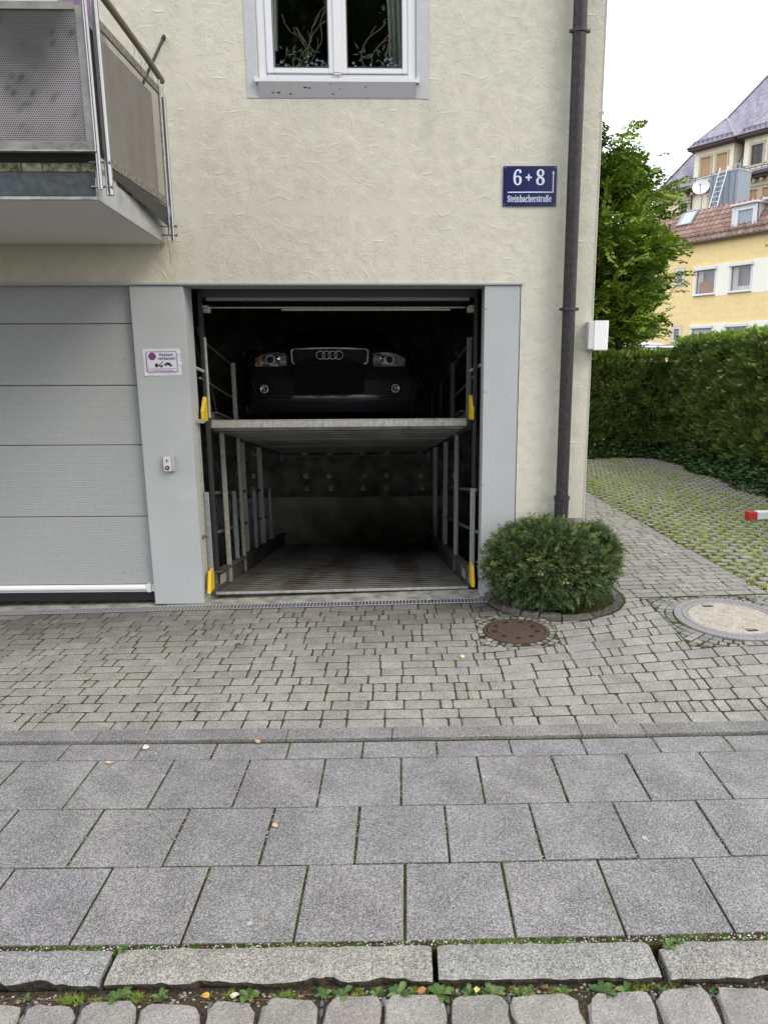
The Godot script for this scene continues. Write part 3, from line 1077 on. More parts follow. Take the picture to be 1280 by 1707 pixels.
	g.box(Vector3(-4.1, 0.04, -0.06), Vector3(4.1, 0.07, 0.05))
	part("rubber_seal", g, m_black, door)
	# concrete threshold of both bays
	g = G.new()
	for i in 14:
		var x0 := -4.2 + i * 0.345
		var x1 := x0 + 0.345
		if x1 > 0.61: x1 = 0.612
		var a := gy(x0, 0) + 0.004
		var b := gy(x1, 0) + 0.004
		g.quad(Vector3(x0, a - 0.008, 0.034), Vector3(x1, b - 0.008, 0.034), Vector3(x1, b, 0.02), Vector3(x0, a, 0.02))
		g.quad(Vector3(x0, a, 0.02), Vector3(x1, b, 0.02), Vector3(x1, b + 0.004, -0.185), Vector3(x0, a + 0.004, -0.185))
		g.quad(Vector3(x0, -0.2, 0.034), Vector3(x1, -0.2, 0.034), Vector3(x1, b - 0.008, 0.034), Vector3(x0, a - 0.008, 0.034))
		g.quad(Vector3(x0, -0.2, -0.185), Vector3(x0, a + 0.004, -0.185), Vector3(x1, b + 0.004, -0.185), Vector3(x1, -0.2, -0.185))
	part("threshold", g, m_conc, house)
	# rainwater pipe
	var pipe := G.new()
	pipe.tube([Vector3(1.232, 9.0, 0.085), Vector3(1.229, 4.5, 0.085), Vector3(1.233, 0.86, 0.085)], 0.048, 20)
	var dp := part("downpipe", pipe, m_pipe, house)
	g = G.new()
	g.tube([Vector3(1.233, 0.87, 0.085), Vector3(1.233, 0.0, 0.085)], 0.055, 20)
	part("stand_pipe", g, m_pipe, dp)
	g = G.new()
	g.tube([Vector3(1.233, 0.845, 0.085), Vector3(1.233, 0.875, 0.085)], 0.061, 20)
	part("joint_collar", g, m_pipe, dp)
	for y in [2.29, 4.145]:
		g = G.new()
		g.tube([Vector3(1.231, y - 0.012, 0.085), Vector3(1.231, y + 0.012, 0.085)], 0.0545, 20)
		for sg in [-1.0, 1.0]:
			g.box(Vector3(1.231 + sg * 0.063, y, 0.085), Vector3(0.02, 0.022, 0.014), 0.003)
		g.box(Vector3(1.231, y, 0.018), Vector3(0.02, 0.016, 0.036))
		part("pipe_clamp", g, mat(0.05, 0.046, 0.05, 0.5, 0.3), dp)

var wn1 := fnl(881, 0.7, 4)
var wn2 := fnl(882, 3.0, 3)
func wall_tone(x: float, y: float) -> Color:
	# weathering: cloudy tone, streaks below the window, splash water at the foot, soot over the garage; under the balcony a painted shade tint
	var t := 0.97 + wn1.get_noise_2d(x, y) * 0.07 + wn2.get_noise_2d(x * 2.0, y) * 0.025
	var warm := 0.0
	if x > -1.2 and x < 0.3 and y < 3.76:
		var streak := clampf(wn2.get_noise_2d(x * 5.0, 3.0) + 0.25, 0.0, 0.8)
		t -= 0.10 * streak * exp(-(3.76 - y) / 0.35)
	if y < 1.1: t -= 0.10 * clampf((1.1 - y) * (0.6 + wn2.get_noise_2d(x * 1.5, y * 2.0)), 0.0, 1.0)
	if x < 0.95 and y > 2.45 and y < 2.75: t -= 0.05 * (2.75 - y) / 0.3 * (0.7 + wn2.get_noise_2d(x * 3.0, 9.0))
	if x < -1.7 and y < 2.76: warm = 0.05  # brownish shade under the balcony put into the wall colour
	return Color(t, t * (1.0 - warm * 0.3), t * (1.0 - warm))

func slab(at: Vector3, s: Vector3, bev := 0.0) -> G:
	var g := G.new()
	g.box(at, s, bev)
	return g

func pier(g: G, x0: float, x1: float, y0: float, y1: float, dent: bool) -> void:
	# a folded sheet that bellies slightly along its lower edge
	var N := 26
	for i in N:
		var a := lerpf(y0, y1, float(i) / N)
		var b := lerpf(y0, y1, float(i + 1) / N)
		var w := func(y: float) -> float:
			var k := 0.0
			if dent: k = 0.007 * exp(-pow((y - 0.98) / 0.07, 2.0)) + 0.004 * exp(-pow((y - 0.55) / 0.2, 2.0))
			return k
		var za: float = 0.004 - w.call(a)
		var zb: float = 0.004 - w.call(b)
		var xs := [x0, lerpf(x0, x1, 0.5), x1 - 0.012, x1 - 0.003, x1]
		for k in 4:
			var fa := [0.004, 0.004, za, za, za - 0.009]
			var fb := [0.004, 0.004, zb, zb, zb - 0.009]
			if k == 3 and false: continue
			g.quad(Vector3(xs[k], a, fa[k]), Vector3(xs[k + 1], a, fa[k + 1]), Vector3(xs[k + 1], b, fb[k + 1]), Vector3(xs[k], b, fb[k]))
		g.quad(Vector3(x1, a, za - 0.009), Vector3(x1, a, -0.2), Vector3(x1, b, -0.2), Vector3(x1, b, zb - 0.009))
		g.quad(Vector3(x0, a, -0.2), Vector3(x0, a, 0.004), Vector3(x0, b, 0.004), Vector3(x0, b, -0.2))
	g.quad(Vector3(x1, y0, -0.2), Vector3(x0, y0, -0.2), Vector3(x0, y1, -0.2), Vector3(x1, y1, -0.2))
	g.quad(Vector3(x0, y1, 0.004), Vector3(x1, y1, 0.004), Vector3(x1, y1, -0.2), Vector3(x0, y1, -0.2))

func build_window() -> void:
	# smooth light band round the opening
	var g := G.new()
	g.holed(-1.093, 0.19, 3.741, 5.6, 0.004, 0.003, [[-1.012, 0.102, 3.868, 5.25]], false)
	for e in [-1.093, 0.19]:
		g.box(Vector3(e, 4.67, 0.001), Vector3(0.002, 1.86, 0.006))
	part("window_band", g, m_plain, house)
	var z := -0.06
	var k := 1.010
	var win := part("window", slab(Vector3(-0.455, 5.23, z), Vector3(1.13, 0.06, 0.07), 0.004), m_pvc, house)
	win.set_meta("label", "white double casement window with twigs and flowers behind the glass")
	var fr := func(called: String, x0: float, x1: float, y0: float, y1: float, zz: float, t: float, par: Node):
		part(called, slab(Vector3((x0 + x1) * 0.5, (y0 + y1) * 0.5, zz), Vector3(x1 - x0, y1 - y0, t), 0.004), m_pvc, par)
	fr.call("frame", -1.010, -0.950, 3.872, 5.20, z + 0.02, 0.06, win)
	fr.call("frame", 0.040, 0.100, 3.872, 5.20, z + 0.02, 0.06, win)
	fr.call("frame", -0.949, 0.039, 3.872, 3.900, z + 0.02, 0.06, win)
	for s in [[-0.948, -0.452, -0.898, -0.515], [-0.451, 0.038, -0.384, 0.002]]:
		fr.call("sash", s[0], s[2], 3.902, 5.19, z + 0.032, 0.06, win)
		fr.call("sash", s[3], s[1], 3.902, 5.19, z + 0.032, 0.06, win)
		fr.call("sash", s[2] + 0.0005, s[3] - 0.0005, 3.902, 3.938, z + 0.032, 0.06, win)
		var q := G.new()
		q.box(Vector3((s[2] + s[3]) * 0.5, 4.56, z + 0.02), Vector3(s[3] - s[2] + 0.01, 1.26, 0.004))
		part("pane", q, m_glass, win)
		q = G.new()
		for e in [s[2] + 0.003, s[3] - 0.003]: q.box(Vector3(e, 4.56, z + 0.062), Vector3(0.005, 1.24, 0.004))
		q.box(Vector3((s[2] + s[3]) * 0.5, 3.941, z + 0.062), Vector3(s[3] - s[2], 0.005, 0.004))
		part("glazing_seal", q, mat(0.05, 0.05, 0.05, 0.7), win)
	fr.call("astragal", -0.478, -0.426, 3.903, 5.19, z + 0.066, 0.012, win)
	part("catch", slab(Vector3(-0.452, 3.895, z + 0.066), Vector3(0.05, 0.012, 0.012), 0.003), mat(0.6, 0.58, 0.52), win)
	# folded sill
	var sl := G.new()
	sl.quad(Vector3(-1.032, 3.858, 0.036), Vector3(0.120, 3.858, 0.036), Vector3(0.120, 3.872, -0.05), Vector3(-1.032, 3.872, -0.05))
	sl.box(Vector3(-0.456, 3.846, 0.034), Vector3(1.152, 0.024, 0.004))
	for x in [-1.030, 0.118]: sl.box(Vector3(x, 3.853, 0.014), Vector3(0.008, 0.036, 0.046), 0.003)
	part("window_sill", sl, m_pvc, win)
	var ap := G.new()
	ap.quad(Vector3(-1.008, 3.746, 0.006), Vector3(0.100, 3.746, 0.006), Vector3(0.100, 3.834, 0.046), Vector3(-1.008, 3.834, 0.046))
	ap.tri(Vector3(-1.008, 3.746, 0.006), Vector3(-1.008, 3.834, 0.046), Vector3(-1.008, 3.834, 0.006))
	ap.tri(Vector3(0.100, 3.746, 0.006), Vector3(0.100, 3.834, 0.006), Vector3(0.100, 3.834, 0.046))
	part("sill_apron", ap, m_plain, win)
	for spot in 9:
		var fl := G.new()
		var fx := rng.randf_range(-0.95, 0.05)
		var ff := rng.randf()
		fl.lathe([Vector2(rng.randf_range(0.003, 0.009), 0), Vector2(0.003, 0.001), Vector2(0, 0.0012)], 7, Vector3(fx, lerpf(3.76, 3.83, ff), lerpf(0.0126, 0.0445, ff)), Basis(Vector3.RIGHT, PI / 2 + 0.43) * Basis.from_scale(Vector3(1.6, 1, 0.7)))
		part("flaked_spot", fl, mat(0.05, 0.045, 0.04, 0.9), win)
	# dark room behind
	g = G.new()
	var a := Vector3(-3.2, 2.95, -4.0)
	var b := Vector3(1.1, 5.4, -0.302)
	g.quad(Vector3(a.x, a.y, a.z), Vector3(b.x, a.y, a.z), Vector3(b.x, b.y, a.z), Vector3(a.x, b.y, a.z))
	g.quad(Vector3(a.x, a.y, b.z), Vector3(a.x, a.y, a.z), Vector3(a.x, b.y, a.z), Vector3(a.x, b.y, b.z))
	g.quad(Vector3(b.x, a.y, a.z), Vector3(b.x, a.y, b.z), Vector3(b.x, b.y, b.z), Vector3(b.x, b.y, a.z))
	g.quad(Vector3(a.x, a.y, b.z), Vector3(b.x, a.y, b.z), Vector3(b.x, a.y, a.z), Vector3(a.x, a.y, a.z))
	g.quad(Vector3(a.x, b.y, a.z), Vector3(b.x, b.y, a.z), Vector3(b.x, b.y, b.z), Vector3(a.x, b.y, b.z))
	part("room", g, mat(0.10, 0.09, 0.08, 0.9), house)
	g = G.new()
	g.box(Vector3(-0.455, 3.855, -0.25), Vector3(1.3, 0.03, 0.30), 0.005)
	part("inner_sill", g, mat(0.35, 0.33, 0.3, 0.5), house)
	# curtains
	var cg := G.new()
	var N := 40
	for i in N:
		for j in 14:
			var P := func(ii: int, jj: int) -> Vector3:
				var u := float(ii) / N
				var v := float(jj) / 14.0
				var x := lerpf(-0.09 - 0.09 * v * v * 1.0, 0.12, u)
				return Vector3(x, 3.90 + v * 1.35, -0.20 + sin(u * 38.0) * 0.018 + sin(u * 17.0 + v) * 0.012)
			cg.quad(P.call(i, j), P.call(i + 1, j), P.call(i + 1, j + 1), P.call(i, j + 1))
	tag(part("curtain", cg, mat(0.30, 0.36, 0.31, 0.9)), "pale green curtain gathered at the right side of the window", "curtain")
	cg = G.new()
	for i in 16:
		var P := func(ii: int, v: float) -> Vector3: return Vector3(-1.02 + 0.008 * ii + v * 0.02, 4.12 + v * 1.1, -0.20 + sin(ii * 1.6) * 0.015)
		cg.quad(P.call(i, 0.0), P.call(i + 1, 0.0), P.call(i + 1, 1.0), P.call(i, 1.0))
	tag(part("curtain", cg, mat(0.30, 0.33, 0.33, 0.9)), "narrow edge of a grey curtain at the left side of the window", "curtain")
	window_plant(-0.74, "flower pot with bare curling twigs standing in for tree reflections behind the left window pane", 5)
	window_plant(-0.20, "flower pot with forked twigs and feathery leaves standing in for tree reflections behind the right window pane", 9)

func window_plant(x: float, label: String, sd: int) -> void:
	var r := RandomNumberGenerator.new()
	r.seed = sd
	var t := thing("stand_in_plant", label, "plant", Vector3(x, 3.872, -0.16), 0.0, "pots on the window sill")  # plants stand in for the trees mirrored in the panes
	var g := G.new()
	g.lathe([Vector2(0.0, 0.0), Vector2(0.05, 0.0), Vector2(0.075, 0.075), Vector2(0.082, 0.075), Vector2(0.082, 0.092), Vector2(0.07, 0.092), Vector2(0.0, 0.085)], 18)
	part("pot", g, mat(0.14, 0.15, 0.13, 0.6), t)
	for k in 5:
		var s := G.new()
		var p := Vector3(r.randf_range(-0.05, 0.05), 0.08, r.randf_range(-0.02, 0.02))
		var d := Vector3(r.randf_range(-0.5, 0.5), 1.0, 0).normalized()
		var pts := [p]
		var n := r.randi_range(9, 15)
		for i in n:
			d = (d + Vector3(r.randf_range(-0.55, 0.55), r.randf_range(-0.10, 0.22), r.randf_range(-0.1, 0.1))).normalized()
			p += d * 0.034
			p.z = clampf(p.z, -0.06, 0.09)
			pts.append(p)
			if r.randf() < 0.3 and i > 2:
				var q := p
				var e := (d + Vector3(r.randf_range(-1.2, 1.2), 0.2, 0)).normalized()
				var tw := [q]
				for j in r.randi_range(2, 5):
					e = (e + Vector3(r.randf_range(-0.6, 0.6), r.randf_range(-0.2, 0.3), 0)).normalized()
					q += e * 0.026
					tw.append(q)
				s.tube(tw, 0.0022, 5)
		s.tube(pts, 0.0026, 6)
		part("twig", s, mat(0.22, 0.20, 0.14, 0.8), t)
	var lf := G.new()
	for k in 46:
		var a := Vector3(r.randf_range(-0.13, 0.16), r.randf_range(0.05, 0.22), r.randf_range(0.0, 0.07))
		var d := Vector3(r.randf_range(-1, 1), r.randf_range(-0.2, 1), r.randf_range(-0.3, 0.3)).normalized() * r.randf_range(0.03, 0.07)
		var w := d.cross(Vector3(0, 0.2, 1)).normalized() * 0.006
		lf.quad(a, a + d * 0.5 - w, a + d, a + d * 0.5 + w)
	part("leaves", lf, mat(0.06, 0.10, 0.05, 0.6), t)
	lf = G.new()
	for k in 26:
		var a := Vector3(r.randf_range(-0.20, 0.20), r.randf_range(0.05, 0.15), r.randf_range(0.03, 0.07))
		if k > 16: a = Vector3(r.randf_range(0.05, 0.18), r.randf_range(0.1, 0.2), 0.05)
		var s := r.randf_range(0.006, 0.012)
		lf.quad(a + Vector3(-s, 0, 0), a + Vector3(0, -s, s * 0.5), a + Vector3(s, 0, 0), a + Vector3(0, s, s * 0.5))
	part("blossoms", lf, mat(0.36, 0.36, 0.58, 0.7), t)

func build_garage_interior() -> void:
	var x0 := -4.2; var x1 := 1.2; var zb := -6.4; var y0 := -1.75; var y1 := 2.86
	var g := G.new()
	g.box(Vector3((x0 + x1) * 0.5, y1 + 0.05, -3.36), Vector3(x1 - x0, 0.10, 6.10))
	part("garage_ceiling", g, m_interior, house)
	g = G.new()
	g.box(Vector3((x0 + x1) * 0.5, y0 - 0.05, -3.3), Vector3(x1 - x0, 0.10, 6.2))
	part("pit_floor", g, m_interior, house)
	g = G.new()
	g.box(Vector3((x0 + x1) * 0.5, (-0.33 + y1) * 0.5, zb - 0.05), Vector3(x1 - x0, y1 + 0.33, 0.10))
	part("garage_back_wall", g, m_interior, house)
	g = G.new()
	g.box(Vector3((x0 + x1) * 0.5, (y0 - 0.335) * 0.5, zb - 0.04), Vector3(x1 - x0, -0.335 - y0, 0.12))
	part("pit_back_wall", g, m_lowwall, house)
	g = G.new()
	g.box(Vector3(x1 + 0.05, (y0 + y1) * 0.5, -3.3), Vector3(0.1, y1 - y0, 6.3))
	part("garage_side_wall", g, m_interior, house)
	g = G.new()
	g.box(Vector3(x0 - 0.05, (y0 + y1) * 0.5, -3.3), Vector3(0.1, y1 - y0, 6.3))
	part("garage_side_wall", g, m_interior, house)
	g = G.new()
	g.box(Vector3((x0 + x1) * 0.5, -0.98, -0.235), Vector3(x1 - x0, 1.56, 0.10))
	part("pit_front_wall", g, m_conc, house)
	# opened door: its lower edge under the ceiling, its rail and the shaft
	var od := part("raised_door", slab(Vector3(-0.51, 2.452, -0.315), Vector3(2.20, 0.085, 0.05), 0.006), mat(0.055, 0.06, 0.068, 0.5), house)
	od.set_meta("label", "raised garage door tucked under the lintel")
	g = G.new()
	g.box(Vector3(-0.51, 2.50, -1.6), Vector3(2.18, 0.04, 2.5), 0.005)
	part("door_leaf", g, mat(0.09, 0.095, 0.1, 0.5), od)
	g = G.new()
	g.tube([Vector3(-1.55, 2.398, -0.30), Vector3(0.52, 2.398, -0.30)], 0.016, 12)
	part("bottom_roll", g, mat(0.20, 0.205, 0.21, 0.5), od)
	g = G.new()
	g.box(Vector3(-0.52, 2.336, -0.36), Vector3(2.03, 0.011, 0.022), 0.002)
	g.box(Vector3(-0.30, 2.320, -0.365), Vector3(1.35, 0.016, 0.02), 0.002)
	part("light_rail", g, m_galv, od)
	for sx in [-1.575, 0.55]:
		g = G.new()
		g.box(Vector3(sx, 2.318, -0.34), Vector3(0.085, 0.05, 0.05), 0.006)
		g.box(Vector3(sx, 2.34, -0.33), Vector3(0.06, 0.02, 0.08), 0.004)
		part("rail_bracket", g, m_galv, od)
	for sx in [-1.60, 0.575]:
		g = G.new()
		g.box(Vector3(sx, 1.25, -0.30), Vector3(0.03, 2.4, 0.06), 0.004)
		part("guide_rail", g, m_dark, od)
	# light dabs of old mortar round the formwork holes
	var r := RandomNumberGenerator.new()
	r.seed = 31
	var spots := []
	for x in [-2.55, -1.67, -1.28, -0.69, -0.30, 0.28, 0.85]:
		spots.append(Vector2(x, 0.025)); spots.append(Vector2(x + r.randf_range(-0.03, 0.03), -0.19))
		spots.append(Vector2(x + r.randf_range(-0.03, 0.03), 0.42))
		spots.append(Vector2(x + r.randf_range(-0.05, 0.05), 1.55)); spots.append(Vector2(x + r.randf_range(-0.05, 0.05), 2.05))
	for p in spots:
		var q := G.new()
		for k in 6:
			var a := TAU * k / 6 + r.randf() * 0.6
			var c := Vector3(p.x + cos(a) * 0.034, p.y + sin(a) * 0.034, zb + 0.004)
			if k == 0: c = Vector3(p.x, p.y - 0.01, zb + 0.004)
			var s := r.randf_range(0.017, 0.021) * (1.5 if k == 0 else 1.0)
			q.lathe([Vector2(s, -0.004), Vector2(s * 0.9, 0.003), Vector2(0, 0.006)], 7, c, Basis(Vector3.RIGHT, PI / 2))
		part("mortar_dab", q, mat(0.82, 0.80, 0.75, 0.9), house)
	# conduits and hoses on the left wall
	for d in [[-1.72, 2.2, -0.6, -1.72, -0.9, -2.0], [-1.95, 2.4, -1.0, -1.85, -0.3, -2.6], [-2.3, 1.9, -2.0, -2.2, -1.0, -3.0]]:
		g = G.new()
		var pts := []
		for i in 9:
			var f := i / 8.0
			pts.append(Vector3(lerpf(d[0], d[3], f) + sin(f * 7.0) * 0.03, lerpf(d[1], d[4], f), lerpf(d[2], d[5], f)))
		g.tube(pts, 0.008, 6)
		part("hose", g, mat(0.07, 0.07, 0.07, 0.5), house)

# ---------------------------------------------------------------- balcony
func perforated(warm: float) -> StandardMaterial3D:
	var W := 64
	var Hh := 110
	var im := Image.create(W, Hh, false, Image.FORMAT_RGBA8)
	for y in Hh:
		for x in W:
			var best := 1e9
			for c in [Vector2(0, 0), Vector2(W, 0), Vector2(0, Hh), Vector2(W, Hh), Vector2(W * 0.5, Hh * 0.5)]:
				best = minf(best, c.distance_to(Vector2(x + 0.5, y + 0.5)))
			var hole := best < 19.5
			im.set_pixel(x, y, Color(1, 1, 1, 0.0 if hole else 1.0))
	var m := StandardMaterial3D.new()
	m.albedo_texture = ImageTexture.create_from_image(im)
	m.albedo_color = lin(0.315, 0.303, 0.312 - warm * 0.03)
	m.transparency = BaseMaterial3D.TRANSPARENCY_ALPHA_SCISSOR
	m.alpha_scissor_threshold = 0.5
	m.roughness = 0.6
	m.metallic = 0.15
	m.vertex_color_use_as_albedo = true
	m.cull_mode = BaseMaterial3D.CULL_DISABLED
	return m

func stained_sheet(o: Vector3, ax: Vector3, ay: Vector3, w: float, h: float, stain: Callable) -> G:
	var g := G.new()
	var nx := int(w / 0.025)
	var ny := int(h / 0.025)
	var col := func(a: float, b: float) -> Color: return stain.call(a * w, b * h)
	for i in nx:
		for j in ny:
			var a := float(i) / nx; var b := float(j) / ny
			var c := float(i + 1) / nx; var d := float(j + 1) / ny
			var uv := func(p: float, q: float) -> Vector2: return Vector2(p * w / 0.0118, q * h / 0.0204)
			g.quaduv(o + ax * a * w + ay * b * h, o + ax * c * w + ay * b * h, o + ax * c * w + ay * d * h, o + ax * a * w + ay * d * h, uv.call(a, b), uv.call(c, b), uv.call(c, d), uv.call(a, d), col.call(a, b), col.call(c, b), col.call(c, d), col.call(a, d))
	return g

func slanted(at: Vector3, s: Vector3) -> G:
	var g := G.new()
	g.box(at, s, 0.002, Basis(Vector3.UP, 0.0765))
	return g

func soffit_slab(x0: float, yb: float, zf: float) -> G:
	var g := G.new()
	g.poly_prism(PackedVector2Array([Vector2(x0, 0.002), Vector2(-1.745, 0.002), Vector2(-1.634, zf - 0.002), Vector2(x0, zf - 0.002)]), yb, PackedFloat32Array([yb + 0.11, yb + 0.11, yb + 0.11, yb + 0.11]), 0.002)
	g.quad(Vector3(x0, yb, 0.002), Vector3(-1.745, yb, 0.002), Vector3(-1.634, yb, zf - 0.002), Vector3(x0, yb, zf - 0.002))
	return g

func build_balcony() -> void:
	var yb := 2.759
	var xr := -1.665
	var zf := 1.452
	var x0 := -5.4
	var bal := part("balcony", soffit_slab(x0, yb, zf), mat(0.70, 0.70, 0.70, 0.85), house)
	bal.set_meta("label", "balcony with weathered perforated metal panels and a pale soffit")
	# sheet edge in front and a thin drip profile
	part("front_fascia", slab(Vector3((x0 - 1.634) * 0.5, yb + 0.075, zf + 0.006), Vector3(-1.634 - x0, 0.118, 0.010), 0.002), surf(lin(0.10, 0.115, 0.125), 0.45, noise_tex(121, 0.02, [[0.0, gray(0.75)], [1.0, gray(1.0)]], 5), null, 0.6, 1.0, true, 0.3), bal)
	part("drip_edge", slab(Vector3((x0 - 1.630) * 0.5, yb + 0.004, zf + 0.010), Vector3(-1.630 - x0, 0.018, 0.018), 0.003), m_alu, bal)
	part("side_fascia", slanted(Vector3(-1.6865, yb + 0.075, zf * 0.5), Vector3(0.008, 0.15, zf - 0.01)), surf(lin(0.42, 0.42, 0.41), 0.6, noise_tex(122, 0.008, [[0.0, gray(0.8)], [0.5, gray(0.95)], [1.0, gray(1.0)]], 4), null, 1.2), bal)
	# row of edge tiles with algae
	var tm := surf(lin(0.44, 0.43, 0.38), 0.8, noise_tex(123, 0.03, [[0.0, Color(0.30, 0.33, 0.19)], [0.4, Color(0.66, 0.67, 0.55)], [1.0, gray(1.0)]], 5), norm_tex(124, 0.08, 2.0), 0.8, 0.4)
	var xx := -1.632
	for k in 16:
		var w: float = [0.27, 0.11, 0.24, 0.24][k % 4]
		part("edge_tile", slab(Vector3(xx - w * 0.5, yb + 0.158, zf - 0.02), Vector3(w - 0.004, 0.044, 0.06), 0.003), tm, bal)
		xx -= w
	for k in 9:
		var w := 0.155
		part("edge_tile", slab(Vector3(-1.672 - 0.0765 * w * k, yb + 0.165, zf - 0.06 - w * (k + 0.5)), Vector3(0.05, 0.05, w - 0.004), 0.003), tm, bal)
	# floor above the tiles, and a dark strip standing in for the shaded gap
	part("balcony_floor", slab(Vector3((x0 + xr) * 0.5 - 0.03, yb + 0.145, zf * 0.5 - 0.03), Vector3(xr - x0 - 0.1, 0.06, zf - 0.12)), m_dark, bal)
	part("gap_shade_strip", slab(Vector3((x0 - 1.600) * 0.5, yb + 0.208, zf - 0.004), Vector3(-1.600 - x0, 0.076, 0.008)), mat(0.025, 0.025, 0.025, 0.8), bal)
	# perforated panels
	var fx1 := -1.642
	var n1 := fnl(131, 2.6, 4)
	var n2 := fnl(132, 9.0, 4)
	var stain_front := func(a: float, b: float) -> Color:
		var x := a - 1.55
		var d := Vector2((x + 0.27) / 0.26, (b - 0.62) / 0.38).length()
		var k := clampf(1.25 - d, 0.0, 1.0) * 1.0 + n1.get_noise_2d(a, b) * 0.28 + n2.get_noise_2d(a, b) * 0.16 + 0.05
		var s := 1.0 - clampf(k, 0.0, 0.72) - clampf(n2.get_noise_2d(a, b) - 0.36, 0.0, 0.3) * 2.0
		s = clampf(s, 0.16, 1.0)
		return Color(s, s * (0.98 + 0.03 * (1.0 - s)), s * (1.0 - 0.12 * (1.0 - s)))
	var fpan := part("front_panel", stained_sheet(Vector3(fx1 - 1.55, 3.030, 1.50), Vector3.RIGHT, Vector3.UP, 1.55, 0.612, stain_front), perforated(0.0), bal)
	part("front_panel", stained_sheet(Vector3(fx1 - 3.3, 3.030, 1.50), Vector3.RIGHT, Vector3.UP, 1.62, 0.612, stain_front), fpan.material_override, bal)
	var fm: Material = m_dirtmetal
	var z := 1.5
	part("panel_frame", slab(Vector3(fx1 + 0.027, 3.325, z), Vector3(0.054, 0.68, 0.012), 0.002), fm, bal)
	part("panel_frame", slab(Vector3(fx1 - 0.8, 3.008, z), Vector3(1.6, 0.043, 0.014), 0.002), fm, bal)
	part("panel_frame", slab(Vector3(fx1 - 0.8, 3.660, z), Vector3(1.6, 0.036, 0.014), 0.002), fm, bal)
	part("panel_lip", slab(Vector3(fx1 - 0.775, 2.982, z + 0.012), Vector3(1.65, 0.008, 0.03), 0.002), m_alu, bal)
	# privacy cloth behind the front panel
	part("backing_cloth", slab(Vector3(-3.53, 3.33, 1.455), Vector3(3.75, 0.66, 0.006)), mat(0.055, 0.045, 0.06, 0.95), bal)
	# side panel
	var stain_side := func(a: float, b: float) -> Color:
		var s := 0.80 + n1.get_noise_2d(a * 2.0, b * 0.4 + 7.0) * 0.16 + n2.get_noise_2d(a, b) * 0.08
		return Color(s, s * 0.97, s * 0.90)
	part("side_panel", stained_sheet(Vector3(xr, 3.045, 1.165), Vector3(0, 0, -1), Vector3.UP, 1.0, 0.66, stain_side), perforated(0.6), bal)
	var wm := surf(lin(0.36, 0.33, 0.27), 0.6, noise_tex(125, 0.03, [[0.0, gray(0.5)], [1.0, gray(1.0)]], 5), null, 0.5, 1.0, true, 0.2)
	part("side_frame", slab(Vector3(xr, 3.375, 1.19), Vector3(0.014, 0.76, 0.05), 0.002), wm, bal)
	part("side_frame", slab(Vector3(xr, 3.375, 0.148), Vector3(0.014, 0.76, 0.036), 0.002), wm, bal)
	part("side_frame", slab(Vector3(xr, 3.020, 0.67), Vector3(0.016, 0.050, 1.0), 0.002), wm, bal)
	part("side_frame", slab(Vector3(xr, 3.730, 0.67), Vector3(0.016, 0.050, 1.0), 0.002), wm, bal)
	part("side_backing", slab(Vector3(xr - 0.05, 3.38, 0.67), Vector3(0.006, 0.66, 1.0)), mat(0.09, 0.082, 0.07, 0.95), bal)
	# posts of polished tube, two pairs
	var g := G.new()
	g.tube([Vector3(-1.588, 2.80, 1.505), Vector3(-1.588, 4.1, 1.505)], 0.013, 10)
	g.tube([Vector3(-1.557, 2.78, 1.46), Vector3(-1.557, 4.1, 1.46)], 0.019, 12)
	part("corner_post", g, m_steel, bal)
	g = G.new()
	g.tube([Vector3(-1.645, 2.76, 0.125), Vector3(-1.645, 3.70, 0.125)], 0.014, 10)
	g.tube([Vector3(-1.66, 2.80, 0.155), Vector3(-1.66, 3.80, 0.155)], 0.008, 8)
	part("wall_post", g, m_steel, bal)
	for p in [Vector3(-1.575, 2.94, 1.47), Vector3(-1.575, 2.82, 1.47), Vector3(-1.65, 2.86, 0.13), Vector3(-1.65, 2.80, 0.13)]:
		g = G.new()
		g.tube([p - Vector3(0.075, 0, 0), p + Vector3(0.036, 0, 0)], 0.006, 8)
		g.tube([p + Vector3(0.028, 0, 0), p + Vector3(0.038, 0, 0)], 0.011, 6)
		part("bolt", g, m_steel, bal)
	# handrails
	g = G.new()
	var rail := []
	for i in 14:
		var f := i / 13.0
		rail.append(Vector3(-1.66 + sin(f * 9.0) * 0.002, 3.905 - 0.10 * pow(f, 2.0) * 0.9, 1.46 - f * 1.37))
	g.tube(rail, 0.021, 12)
	part("hand_rail", g, mat(0.17, 0.145, 0.105, 0.65), bal)
	g = G.new()
	g.tube([Vector3(-5.4, 3.70, 1.505), Vector3(-1.60, 3.70, 1.505)], 0.014, 10)
	part("front_rail", g, m_dirtmetal, bal)
	# loose wires and a strip of torn foil at the wall end
	g = G.new()
	for k in 6:
		var pts := []
		var a := Vector3(-1.652 + k * 0.004, 3.80, 0.10 + 0.12 * k)
		for i in 7: pts.append(a + Vector3(sin(i * 1.7 + k) * 0.006, -i * 0.02, sin(i + k * 2.0) * 0.008))
		g.tube(pts, 0.0014, 4)
		part("loose_wire", g, mat(0.05, 0.045, 0.04, 0.7), bal)
		g = G.new()
	for k in 5:
		var pts := []
		var a := Vector3(-1.648, 2.93 - k * 0.02, 0.20 + 0.05 * k)
		for i in 8: pts.append(a + Vector3(0.006 + sin(i * 1.1 + k) * 0.008, -i * (0.028 if k != 1 else 0.045), sin(i * 0.9 + k * 2.0) * 0.012))
		g.tube(pts, 0.0013, 4)
		part("loose_wire", g, mat(0.05, 0.045, 0.04, 0.7), bal)
		g = G.new()
	g = G.new()
